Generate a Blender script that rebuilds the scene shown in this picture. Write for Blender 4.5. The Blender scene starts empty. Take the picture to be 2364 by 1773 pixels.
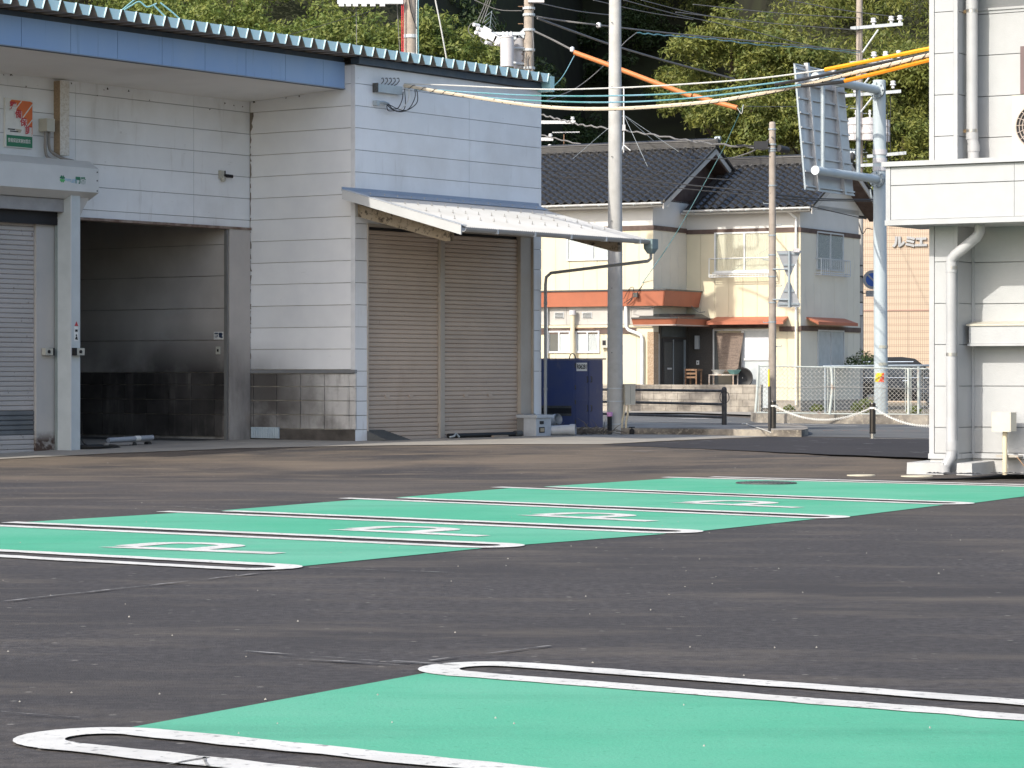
import bpy, bmesh, math, random
import numpy as np
from mathutils import Vector, Matrix
random.seed(7); RNG = np.random.default_rng(11)
SC = bpy.context.scene
COL = SC.collection

# ------------------------------------------------------------------ camera, sky, sun, exposure
EYE = 1.25                       # camera height in metres
FPX, CX, HY = 6500.0, 1182.0, 860.0   # focal length, principal column and eye line, in pixels of a 2364 wide frame
cam = bpy.data.cameras.new('camera'); camo = bpy.data.objects.new('camera', cam); COL.objects.link(camo)
camo.location = (0, 0, EYE); camo.rotation_euler = (math.pi/2, 0, 0)
cam.sensor_width = 36.0; cam.lens = 36.0*FPX/2364.0
cam.shift_y = -(886.5-HY)/2364.0
cam.clip_start = 0.5; cam.clip_end = 2000
SC.camera = camo
SUN_AZ, SUN_EL = math.radians(180+41), math.radians(36)
world = bpy.data.worlds.new('World'); SC.world = world; world.use_nodes = True
wn = world.node_tree
sky = wn.nodes.new('ShaderNodeTexSky'); sky.sky_type = 'NISHITA'; sky.sun_disc = False
sky.sun_elevation = SUN_EL; sky.sun_rotation = SUN_AZ; sky.air_density = .95; sky.dust_density = 2.2; sky.ozone_density = .9
wn.links.new(sky.outputs[0], wn.nodes['Background'].inputs[0]); wn.nodes['Background'].inputs[1].default_value = 0.15
sun = bpy.data.lights.new('sun', 'SUN'); sun.energy = 2.35; sun.angle = math.radians(0.5); sun.color = (1.0, 0.945, 0.85)
suno = bpy.data.objects.new('sun', sun); COL.objects.link(suno); suno.location = (-40, -40, 60)
to_sun = Vector((math.sin(SUN_AZ)*math.cos(SUN_EL), math.cos(SUN_AZ)*math.cos(SUN_EL), math.sin(SUN_EL)))
suno.rotation_euler = (-to_sun).to_track_quat('-Z', 'Y').to_euler()
SC.view_settings.view_transform = 'Standard'; SC.view_settings.look = 'None'
SC.view_settings.gamma = 1.0; SC.view_settings.exposure = 0.82
SC.cycles.max_bounces = 8; SC.cycles.diffuse_bounces = 4

# ------------------------------------------------------------------ measuring helpers
def PT(px, py, Y):                       # point at distance Y whose direction was measured in the photograph
    return Vector(((px-CX)/FPX*Y, Y, EYE+(HY-py)/FPX*Y))
def GR(px, py, z=0.0):                   # point on the level ground
    Y = FPX*(EYE-z)/(py-HY); return Vector(((px-CX)/FPX*Y, Y, z))
class Fr:                                # a facade: local x along it, local y inwards, z up
    def __init__(s, o, d):
        s.o = Vector(o).to_2d() if len(o) > 2 else Vector(o); s.d = Vector(d).normalized(); s.i = Vector((-s.d.y, s.d.x))
        s.ang = math.atan2(s.d.y, s.d.x)
    def _s(s, px, vec, val):
        a = Vector(((px-CX)/FPX, 1.0)); return (val + s.o.dot(vec))/a.dot(vec)
    def xt(s, px, y=0.0):
        k = s._s(px, s.i, y); return (Vector(((px-CX)/FPX*k, k))-s.o).dot(s.d)
    def yt(s, px, x=0.0):
        k = s._s(px, s.d, x); return (Vector(((px-CX)/FPX*k, k))-s.o).dot(s.i)
    def zt(s, px, py, y=0.0):
        return EYE+(HY-py)/FPX*s._s(px, s.i, y)
    def ztx(s, px, py, x=0.0):
        return EYE+(HY-py)/FPX*s._s(px, s.d, x)
    def w(s, x, y, z=0.0):
        p = s.o+s.d*x+s.i*y; return Vector((p.x, p.y, z))
    def loc(s, v):
        q = Vector((v[0], v[1]))-s.o; return Vector((q.dot(s.d), q.dot(s.i), v[2] if len(v) > 2 else 0.0))

# ------------------------------------------------------------------ mesh helpers
class MB:
    def __init__(s): s.v = []; s.f = []
    def add(s, vs, fs):
        b = len(s.v); s.v += [tuple(v) for v in vs]; s.f += [tuple(b+i for i in f) for f in fs]; return s
    def box(s, x0, x1, y0, y1, z0, z1):
        return s.add([(x0,y0,z0),(x1,y0,z0),(x1,y1,z0),(x0,y1,z0),(x0,y0,z1),(x1,y0,z1),(x1,y1,z1),(x0,y1,z1)],
                     [(0,3,2,1),(4,5,6,7),(0,1,5,4),(1,2,6,5),(2,3,7,6),(3,0,4,7)])
    def prism(s, poly, axis, a, b):
        n = len(poly)
        def m(p, q): return {'x': (q, p[0], p[1]), 'y': (p[0], q, p[1]), 'z': (p[0], p[1], q)}[axis]
        vs = [m(p, a) for p in poly]+[m(p, b) for p in poly]
        fs = [tuple(range(n)), tuple(range(2*n-1, n-1, -1))]+[(i, (i+1) % n, n+(i+1) % n, n+i) for i in range(n)]
        return s.add(vs, fs)
    def cyl(s, p0, p1, r0, r1=None, n=12, caps=True):
        r1 = r0 if r1 is None else r1; p0 = Vector(p0); p1 = Vector(p1); q = (p1-p0).to_track_quat('Z', 'Y')
        vs = []
        for p, r in ((p0, r0), (p1, r1)):
            for i in range(n):
                a = 2*math.pi*i/n; vs.append(p+q @ Vector((r*math.cos(a), r*math.sin(a), 0)))
        fs = [(i, (i+1) % n, n+(i+1) % n, n+i) for i in range(n)]
        if caps: fs += [tuple(range(n-1, -1, -1)), tuple(range(n, 2*n))]
        return s.add(vs, fs)
    def tube(s, pts, r, n=6, caps=True):
        pts = [Vector(p) for p in pts]; m = len(pts); vs = []
        up = None
        for k, p in enumerate(pts):
            t = (pts[min(k+1, m-1)]-pts[max(k-1, 0)]).normalized()
            if up is None: up = Vector((0, 0, 1)) if abs(t.z) < .9 else Vector((1, 0, 0))
            a = t.cross(up).normalized(); b = a.cross(t).normalized(); up = b
            rr = r[k] if isinstance(r, (list, tuple)) else r
            for i in range(n):
                an = 2*math.pi*i/n; vs.append(p+a*(rr*math.cos(an))+b*(rr*math.sin(an)))
        fs = [(k*n+i, k*n+(i+1) % n, (k+1)*n+(i+1) % n, (k+1)*n+i) for k in range(m-1) for i in range(n)]
        if caps: fs += [tuple(range(n-1, -1, -1)), tuple(range((m-1)*n, m*n))]
        return s.add(vs, fs)
    def lathe(s, prof, n=16, c=(0, 0, 0)):
        vs = [(c[0]+r*math.cos(2*math.pi*i/n), c[1]+r*math.sin(2*math.pi*i/n), c[2]+z) for r, z in prof for i in range(n)]
        fs = [(k*n+i, k*n+(i+1) % n, (k+1)*n+(i+1) % n, (k+1)*n+i) for k in range(len(prof)-1) for i in range(n)]
        return s.add(vs, fs)
    def quad(s, *p): return s.add(p, [tuple(range(len(p)))])
    def hexa(s, lo, hi):                 # two matching polygons joined into a solid
        n = len(lo); return s.add(list(lo)+list(hi), [tuple(range(n)), tuple(range(2*n-1, n-1, -1))]+[(i, (i+1) % n, n+(i+1) % n, n+i) for i in range(n)])
    def mesh(s, name, mat, smooth=False, fix=True):
        me = bpy.data.meshes.new(name); me.from_pydata(s.v, [], s.f)
        if fix:
            bm = bmesh.new(); bm.from_mesh(me); bmesh.ops.recalc_face_normals(bm, faces=bm.faces); bm.to_mesh(me); bm.free()
        if mat is not None: me.materials.append(mat)
        if smooth:
            me.polygons.foreach_set('use_smooth', [True]*len(me.polygons))
            try: me.set_sharp_from_angle(angle=math.radians(40))
            except Exception: pass
        me.update(); return me
    def build(s, name, mat, parent=None, smooth=False, fix=True, **k):
        return inst(name, s.mesh(name, mat, smooth, fix), parent, **k)
def inst(name, me, parent=None, loc=None, rot=None, scale=None, kind=None, label=None):
    o = bpy.data.objects.new(name, me); COL.objects.link(o)
    if parent is not None: o.parent = parent
    if loc is not None: o.location = loc
    if rot is not None: o.rotation_euler = rot
    if scale is not None: o.scale = scale
    if kind: o['kind'] = kind
    if label: o['label'] = label
    return o
def tag(o, label, cat, group=None, kind=None):
    o['label'] = label
    if cat: o['category'] = cat
    if group: o['group'] = group
    if kind: o['kind'] = kind
    return o
def thing(name, label, cat, loc=(0, 0, 0), rotz=0.0, group=None):
    o = bpy.data.objects.new(name, None); COL.objects.link(o); o.location = loc; o.rotation_euler = (0, 0, rotz)
    o.empty_display_size = .2
    return tag(o, label, cat, group)
def struct(o): o['kind'] = 'structure'; return o
def copy_tree(o, parent=None):
    c = o.copy(); COL.objects.link(c); c.parent = parent
    for ch in list(o.children): copy_tree(ch, c)
    return c
def catmull(pts, sub=6):
    pts = [Vector(p) for p in pts]
    if len(pts) < 3: return pts
    P = [pts[0]*2-pts[1]]+pts+[pts[-1]*2-pts[-2]]; out = []
    for i in range(1, len(P)-2):
        for k in range(sub):
            t = k/sub; a, b, c, d = P[i-1], P[i], P[i+1], P[i+2]
            out.append(.5*((2*b)+(c-a)*t+(2*a-5*b+4*c-d)*t*t+(3*b-a-3*c+d)*t**3))
    return out+[pts[-1]]
def text_mesh(name, body, size, mat, parent, loc, rot, extrude=0.0, bold=0.0, sx=1.0):
    c = bpy.data.curves.new(name, 'FONT'); c.body = body; c.size = size; c.extrude = extrude; c.offset = bold
    c.align_x = 'CENTER'; c.align_y = 'CENTER'
    t = bpy.data.objects.new(name+'_source', c); COL.objects.link(t); bpy.context.view_layer.update()
    me = bpy.data.meshes.new_from_object(t.evaluated_get(bpy.context.evaluated_depsgraph_get()))
    bpy.data.objects.remove(t); bpy.data.curves.remove(c)
    me.materials.clear(); me.materials.append(mat)
    return inst(name, me, parent, loc, rot, (sx, 1, 1))

# ------------------------------------------------------------------ materials
def srgb(r, g, b):
    f = lambda c: (c/12.92 if c <= .04045 else ((c+.055)/1.055)**2.4)
    return (f(r/255), f(g/255), f(b/255))
def pmat(name, c1, c2=None, scale=3.0, rough=.7, metal=0.0, spec=.4, bump=0.0, bscale=60.0, layers=(), coords='Object', lo=.35, hi=.65, detail=5, rand=0.0):
    """Principled surface. layers: (colour, (sx,sy,sz), lo, hi, amount[, zlo, zhi]) are stains laid over the base colour."""
    m = bpy.data.materials.new(name); m.use_nodes = True; nt = m.node_tree; N = nt.nodes; L = nt.links
    b = N['Principled BSDF']; b.inputs['Roughness'].default_value = rough; b.inputs['Metallic'].default_value = metal
    b.inputs['Specular IOR Level'].default_value = spec
    tc = N.new('ShaderNodeTexCoord').outputs[coords]
    def noise(sc, det=5, vec=None):
        n = N.new('ShaderNodeTexNoise'); n.inputs['Scale'].default_value = sc; n.inputs['Detail'].default_value = det; n.inputs['Roughness'].default_value = .6
        L.new(vec if vec is not None else tc, n.inputs['Vector']); return n.outputs[0]
    def ramp(v, a, c):
        r = N.new('ShaderNodeMapRange'); r.inputs[1].default_value = a; r.inputs[2].default_value = c; r.clamp = True; L.new(v, r.inputs[0]); return r.outputs[0]
    def mix(f, a, c):
        x = N.new('ShaderNodeMix'); x.data_type = 'RGBA'
        if isinstance(f, float): x.inputs[0].default_value = f
        else: L.new(f, x.inputs[0])
        for v, k in ((a, 6), (c, 7)):
            if isinstance(v, tuple): x.inputs[k].default_value = (*v, 1)
            else: L.new(v, x.inputs[k])
        return x.outputs[2]
    def mul(a, c):
        x = N.new('ShaderNodeMath'); x.operation = 'MULTIPLY'
        for v, k in ((a, 0), (c, 1)):
            if isinstance(v, float): x.inputs[k].default_value = v
            else: L.new(v, x.inputs[k])
        return x.outputs[0]
    c2 = c2 or tuple(x*.86 for x in c1)
    col = mix(ramp(noise(scale, detail), lo, hi), c1, c2)
    for ly in layers:
        mp = N.new('ShaderNodeMapping'); mp.inputs['Scale'].default_value = ly[1]; L.new(tc, mp.inputs[0])
        f = mul(ramp(noise(1.0, 6, mp.outputs[0]), ly[2], ly[3]), ly[4])
        if len(ly) > 5:
            sp = N.new('ShaderNodeSeparateXYZ'); L.new(tc, sp.inputs[0]); f = mul(f, ramp(sp.outputs[2], ly[5], ly[6]))
        if len(ly) > 7:
            f = mul(f, ramp(sp.outputs[ly[7]], ly[8], ly[9]))
        col = mix(f, col, ly[0])
    if rand:
        oi = N.new('ShaderNodeObjectInfo'); hs_ = N.new('ShaderNodeHueSaturation'); rr = N.new('ShaderNodeMapRange'); rr.inputs[3].default_value = 1-rand; rr.inputs[4].default_value = 1+rand
        L.new(oi.outputs['Random'], rr.inputs[0]); L.new(rr.outputs[0], hs_.inputs['Value']); L.new(col, hs_.inputs['Color']); col = hs_.outputs[0]
    L.new(col, b.inputs['Base Color'])
    if bump:
        bp = N.new('ShaderNodeBump'); bp.inputs['Strength'].default_value = bump; bp.inputs['Distance'].default_value = .01
        L.new(noise(bscale, 4), bp.inputs['Height']); L.new(bp.outputs[0], b.inputs['Normal'])
    return m
M = {}
dirtc = (.16, .14, .11)
M['siding'] = pmat('siding', (.80, .815, .82), (.75, .765, .77), 1.2, .55, bump=.08, bscale=90, rand=.035, layers=[((.48, .46, .42), (1.3, 1.3, .16), .52, .85, .25), ((.46, .43, .38), (.5, .5, .5), .5, .8, .45), ((.36, .33, .28), (7, 7, 1.1), .60, .80, .35), ((.18, .15, .12), (2.5, 2.5, 9), .69, .78, .6)])
M['siding_soot'] = pmat('siding_soot', (.80, .815, .82), (.74, .755, .77), 1.2, .55, bump=.08, bscale=90, rand=.03,
     layers=[((.05, .045, .04), (.5, .5, .35), .30, .62, .92, 1.85, .95, 1, .9, 2.3), ((.20, .17, .13), (1.5, 1.5, 6), .68, .8, .5)])
M['backing'] = pmat('backing', (.33, .33, .33), rough=.9)
M['soffit'] = pmat('soffit', (.80, .78, .74), (.75, .73, .69), .7, .7, layers=[((.3, .26, .2), (.6, .6, .6), .55, .9, .35)])
M['corner_trim'] = pmat('corner_trim', (.70, .72, .74), rough=.5)
M['blue_fascia'] = pmat('blue_fascia', (.255, .39, .62), (.29, .42, .62), 1.5, .45, layers=[((.30, .42, .62), (3, 3, .4), .55, .8, .45), ((.10, .16, .26), (9, 9, .5), .60, .8, .5)])
M['dark_trim'] = pmat('dark_trim', (.045, .07, .10), (.07, .09, .11), 4, .5)
M['cap_cyan'] = pmat('cap_cyan', (.60, .84, .83), (.66, .86, .85), 6, .38)
M['roof_cyan'] = pmat('roof_cyan', (.35, .62, .62), (.42, .66, .65), 6, .38, layers=[((.6, .66, .64), (6, 6, 6), .55, .8, .4)])
M['roof_beige'] = pmat('roof_beige', (.30, .26, .22), (.24, .21, .18), 5, .6)
M['shutter'] = pmat('shutter', (.52, .425, .345), (.46, .375, .305), 1.0, .5, rand=.05, layers=[((.14, .08, .05), (16, 16, 7), .68, .74, .7), ((.28, .17, .10), (1.2, 1.2, .5), .62, .85, .5)])
M['shutter_gray'] = pmat('shutter_gray', (.16, .17, .18), (.12, .13, .14), 1.5, .4, metal=.3)
M['shutter_light'] = pmat('shutter_light', (.45, .42, .40), (.40, .38, .36), 1.2, .5, layers=[((.12, .08, .06), (18, 18, 9), .64, .70, .8)])
M['beige_metal'] = pmat('beige_metal', (.42, .38, .33), (.37, .33, .28), 1.5, .5, layers=[((.12, .08, .05), (8, 8, 3), .66, .74, .6)])
M['pillar'] = pmat('pillar', (.50, .46, .42), (.44, .41, .38), 1.4, .6, layers=[((.05, .045, .04), (.9, .9, .35), .3, .6, .9, 2.0, 1.0), ((.3, .22, .15), (2, 2, 1), .6, .8, .4)])
M['pillar_clean'] = pmat('pillar_clean', (.52, .49, .45), (.44, .43, .41), 1.1, .6, layers=[((.22, .17, .13), (2, 2, 1), .62, .8, .5), ((.06, .03, .02), (7, 7, 7), .3, .5, .95, .26, .08)])
M['soot_wall'] = pmat('soot_wall', (.52, .49, .45), (.42, .39, .36), .9, .6, layers=[((.022, .02, .019), (.45, .45, .5), .28, .6, .96, 2.2, 1.2), ((.45, .46, .44), (.8, .8, 1.1), .63, .72, .5, 1.4, 1.7)])
M['soot_tile'] = pmat('soot_tile', (.055, .050, .047), (.10, .092, .084), 1.2, .35, rand=.15, layers=[((.30, .27, .24), (5, 5, .7), .54, .76, .6), ((.02, .02, .02), (.9, .9, .9), .45, .6, .6)])
M['tile_grey'] = pmat('tile_grey', (.60, .59, .57), (.50, .49, .47), 1.3, .4, rand=.05, layers=[((.045, .04, .036), (.55, .55, .55), .22, .56, .88, -5, -4, 1, .3, 1.9), ((.07, .06, .055), (2.2, 2.2, 2.2), .46, .72, .55), ((.10, .09, .08), (9, 9, 1.2), .55, .75, .4)])
M['grout'] = pmat('grout', (.40, .38, .35), (.28, .26, .24), 4, .8, layers=[((.06, .055, .05), (2, 2, 2), .4, .6, .4)])
M['grout_light'] = pmat('grout_light', (.55, .53, .49), (.42, .40, .37), 4, .8)
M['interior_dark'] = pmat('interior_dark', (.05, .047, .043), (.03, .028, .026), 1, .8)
M['steel_blue'] = pmat('steel_blue', (.48, .56, .60), (.42, .50, .55), 5, .45, layers=[((.2, .22, .22), (20, 20, 6), .62, .7, .6)])
M['steel_pale'] = pmat('steel_pale', (.56, .60, .60), (.50, .54, .54), 3, .45)
M['box_cream'] = pmat('box_cream', (.62, .63, .62), (.57, .58, .57), 2, .45)
M['bracket_beige'] = pmat('bracket_beige', (.50, .47, .43), rough=.5)  # dull beige for the gate post bracket
M['black'] = pmat('black', (.012, .012, .014), rough=.6)
M['rubber'] = pmat('rubber', (.02, .02, .02), rough=.5)
M['rough_conc'] = pmat('rough_conc', (.70, .68, .63), (.58, .54, .47), 30, .9, bump=.6, bscale=60, lo=.45, hi=.6)
M['rough_brown'] = pmat('rough_brown', (.40, .30, .20), (.28, .21, .14), 30, .9, bump=.6, bscale=60)
M['meter_box'] = pmat('meter_box', (.50, .49, .42), rough=.5)
M['conduit'] = pmat('conduit', (.27, .25, .23), rough=.5)
M['awning'] = pmat('awning', (.50, .50, .49), (.44, .44, .42), 1.2, .42, metal=.0, layers=[((.35, .28, .2), (.8, .8, .8), .6, .85, .3)])
M['awning_edge'] = pmat('awning_edge', (.52, .535, .535), (.47, .485, .485), 1.5, .45)
M['flashing'] = pmat('flashing', (.26, .31, .38), (.22, .27, .34), 2, .45)
M['rust_beam'] = pmat('rust_beam', (.33, .27, .19), (.40, .34, .26), 3, .85, bump=.4, bscale=30, layers=[((.04, .03, .022), (11, 11, 11), .52, .64, .85)])
M['gutter'] = pmat('gutter', (.40, .40, .39), (.34, .34, .33), 2, .5)
M['downpipe'] = pmat('downpipe', (.32, .34, .35), (.28, .30, .31), 2, .5)
M['outlet'] = pmat('outlet', (.20, .27, .28), rough=.5)
M['white_paint'] = pmat('white_paint', (.80, .80, .76), rough=.6)
M['red_print'] = pmat('red_print', (.55, .05, .06), rough=.5)
M['orange_print'] = pmat('orange_print', (.72, .17, .03), (.66, .14, .03), 3, .45)
M['green_print'] = pmat('green_print', (.015, .19, .09), rough=.45)
M['lime_print'] = pmat('lime_print', (.10, .50, .16), rough=.45)
M['sky_print'] = pmat('sky_print', (.38, .60, .78), rough=.45)
M['black_print'] = pmat('black_print', (.02, .02, .02), rough=.5)
M['navy_print'] = pmat('navy_print', (.03, .05, .10), rough=.5)
M['pole_conc'] = pmat('pole_conc', (.52, .51, .48), (.44, .43, .40), 5, .85, bump=.1, bscale=80, layers=[((.60, .58, .5), (3, 3, .3), .55, .75, .4)])
M['pole_old'] = pmat('pole_old', (.42, .36, .30), (.33, .28, .23), 5, .85, layers=[((.16, .13, .11), (5, 5, .5), .6, .75, .5)])
M['galv'] = pmat('galv', (.42, .47, .49), (.36, .41, .43), 8, .45, metal=.35)
M['galv_light'] = pmat('galv_light', (.60, .63, .64), (.52, .55, .56), 5, .45, metal=.2)
M['sign_back'] = pmat('sign_back', (.50, .51, .515), (.43, .435, .44), 2.5, .4, metal=.45, layers=[((.24, .22, .2), (2.5, 2.5, .6), .55, .8, .4)])
M['pole_paint'] = pmat('pole_paint', (.50, .56, .57), (.45, .51, .53), 2, .5, layers=[((.24, .26, .27), (7, 7, 1.2), .62, .72, .5)])
M['equip'] = pmat('equip', (.62, .60, .60), (.56, .54, .54), 3, .5)
M['porcelain'] = pmat('porcelain', (.80, .80, .80), rough=.25)
M['cable_black'] = pmat('cable_black', (.035, .035, .037), rough=.6)
M['cable_grey'] = pmat('cable_grey', (.20, .195, .19), rough=.6)
M['cable_white'] = pmat('cable_white', (.62, .62, .58), rough=.6)
M['cable_teal'] = pmat('cable_teal', (.10, .30, .30), (.20, .36, .45), 1.4, .5)
M['cable_cream'] = pmat('cable_cream', (.66, .57, .43), rough=.6)
M['orange_tube'] = pmat('orange_tube', (.62, .22, .07), (.55, .19, .06), 2, .5)
M['orange_vivid'] = pmat('orange_vivid', (.85, .30, .02), rough=.45)
M['amber_vivid'] = pmat('amber_vivid', (.85, .40, .02), rough=.45)
M['blue_tank'] = pmat('blue_tank', (.045, .065, .18), (.065, .08, .165), 1.5, .35, rand=.12, layers=[((.14, .14, .17), (7, 7, 2), .60, .70, .5), ((.10, .06, .04), (3, 3, 3), .66, .74, .6)])
M['blue_tank_side'] = M['blue_tank']
M['pvc'] = pmat('pvc', (.50, .54, .58), (.42, .45, .48), 4, .5)
M['twig'] = pmat('twig', (.16, .14, .115), (.10, .09, .075), 8, .9)
M['pink'] = pmat('pink', (.72, .35, .62), rough=.6)
M['block'] = pmat('block', (.40, .36, .30), (.30, .27, .23), 6, .95, bump=.3, bscale=60, rand=.08, layers=[((.12, .105, .09), (1.1, 1.1, 2.4), .44, .68, .75), ((.50, .46, .40), (3, 3, 3), .56, .75, .5), ((.08, .07, .06), (6, 6, .8), .58, .72, .5)])
M['block_grout'] = pmat('block_grout', (.26, .24, .21), rough=.95)
M['kerb'] = pmat('kerb', (.40, .36, .30), (.31, .28, .24), 5, .95, bump=.4, bscale=50, layers=[((.07, .06, .052), (.5, .5, .9), .46, .62, .85), ((.50, .44, .34), (14, 14, 14), .52, .66, .6), ((.15, .13, .11), (3, 3, 3), .52, .7, .5)])
M['concrete'] = pmat('concrete', (.36, .335, .29), (.28, .26, .23), .8, .95, bump=.2, bscale=40, layers=[((.46, .41, .33), (.5, .5, .5), .5, .8, .5), ((.2, .19, .17), (1.8, 1.8, 1.8), .58, .75, .45)])
M['foot_conc'] = pmat('foot_conc', (.48, .48, .47), (.42, .42, .41), 5, .9, bump=.3, bscale=30)
M['rail_black'] = pmat('rail_black', (.045, .043, .042), (.12, .11, .10), 6, .5, lo=.5, hi=.7)
M['bollard'] = pmat('bollard', (.10, .095, .09), (.08, .075, .07), 3, .28, metal=.85)
M['steel'] = pmat('steel', (.55, .55, .53), rough=.25, metal=.9)
M['fence'] = pmat('fence', (.58, .62, .58), (.50, .53, .48), 6, .5, layers=[((.40, .17, .07), (2.5, 2.5, 2.5), .56, .70, .75)])
M['fence_wire'] = pmat('fence_wire', (.46, .44, .40), rough=.5)
M['white_wall'] = pmat('white_wall', (.43, .44, .445), (.41, .42, .425), 6, .6, bump=.25, bscale=70, rand=.012, layers=[((.37, .37, .365), (4, 4, .22), .56, .85, .30), ((.30, .29, .27), (2.2, 2.2, 2.2), .38, .7, .45, .62, .2)])
M['white_trim'] = pmat('white_trim', (.45, .46, .465), rough=.5)
M['white_pvc'] = pmat('white_pvc', (.45, .455, .46), rough=.35)
M['cream_box'] = pmat('cream_box', (.58, .55, .46), rough=.45)
M['cream_post'] = pmat('cream_post', (.72, .62, .43), rough=.5)
M['clamp'] = pmat('clamp', (.5, .48, .45), rough=.35, metal=.8)
M['brass'] = pmat('brass', (.55, .38, .2), rough=.5, metal=.4)
M['brown_frame'] = pmat('brown_frame', (.17, .115, .115), rough=.5)
M['seam'] = pmat('seam', (.30, .32, .33), rough=.8)
M['cream_wall'] = pmat('cream_wall', (.70, .63, .455), (.665, .595, .425), .8, .8, bump=.08, bscale=80, layers=[((.5, .42, .28), (1.6, 1.6, .35), .58, .85, .3)])
M['house_white'] = pmat('house_white', (.68, .67, .64), (.62, .61, .58), 1, .8)
M['house_grey'] = pmat('house_grey', (.52, .50, .46), (.44, .42, .39), 1.2, .85, layers=[((.25, .25, .25), (1.8, 1.8, .5), .55, .8, .5)])
M['house_side'] = pmat('house_side', (.72, .68, .57), (.66, .62, .52), .8, .85, layers=[((.22, .23, .26), (1.2, 1.2, .35), .60, .8, .55)])
M['brown_trim'] = pmat('brown_trim', (.075, .045, .036), (.13, .09, .075), 3, .6)
M['orange_fascia'] = pmat('orange_fascia', (.46, .16, .09), (.40, .14, .08), 1.5, .6, layers=[((.32, .16, .1), (9, 9, .8), .55, .75, .4)])
M['kawara'] = pmat('kawara', (.027, .027, .028), (.048, .047, .046), 3, .22, spec=.6)
M['kawara_side'] = pmat('kawara_side', (.05, .05, .053), (.075, .073, .07), 4, .35)
M['house_glass'] = pmat('house_glass', (.10, .115, .12), rough=.06, spec=.6)
M['frost'] = pmat('frost', (.52, .56, .57), (.45, .49, .50), 4, .25)
M['curtain'] = pmat('curtain', (.70, .66, .55), (.62, .58, .47), 6, .9)
M['curtain_white'] = pmat('curtain_white', (.74, .76, .78), (.66, .68, .71), 6, .9)
M['alu'] = pmat('alu', (.60, .63, .65), rough=.4, metal=.3)
M['alu_white'] = pmat('alu_white', (.74, .75, .74), rough=.45)
M['dark_door'] = pmat('dark_door', (.035, .035, .036), rough=.4)
M['dark_render'] = pmat('dark_render', (.085, .078, .07), (.065, .06, .055), 20, .95, bump=.3, bscale=80)
M['stone_brown'] = pmat('stone_brown', (.30, .20, .12), (.46, .36, .26), 40, .9, bump=.4, bscale=60, lo=.4, hi=.6)
M['reed'] = pmat('reed', (.34, .265, .215), (.20, .155, .13), 30, .9, layers=[((.12, .09, .075), (3, 3, 45), .5, .62, .8)])
M['wood_old'] = pmat('wood_old', (.32, .20, .12), (.18, .10, .06), 9, .8)
M['basin'] = pmat('basin', (.66, .68, .66), rough=.5)
M['basin_teal'] = pmat('basin_teal', (.22, .45, .44), rough=.5)
M['tan_letters'] = pmat('tan_letters', (.40, .41, .42), rough=.35, metal=.5)
M['van'] = pmat('van', (.022, .022, .025), rough=.18, spec=.6)
M['chrome'] = pmat('chrome', (.7, .7, .7), rough=.15, metal=1)
M['tyre'] = pmat('tyre', (.02, .02, .02), rough=.8)
M['blue_sign'] = pmat('blue_sign', (.02, .10, .42), rough=.4)
M['grey_sign'] = pmat('grey_sign', (.36, .36, .36), rough=.5)
M['reflect_yellow'] = pmat('reflect_yellow', (.9, .68, .01), rough=.4)
M['reflect_red'] = pmat('reflect_red', (.85, .10, .04), rough=.4)
M['iron'] = pmat('iron', (.05, .055, .055), (.09, .09, .085), 30, .6)
M['cover_pale'] = pmat('cover_pale', (.55, .50, .38), (.48, .44, .34), 8, .85)
M['pebble'] = pmat('pebble', (.42, .39, .34), (.30, .28, .24), 5, .9)
M['grille'] = pmat('grille', (.50, .42, .36), rough=.5)

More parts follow.
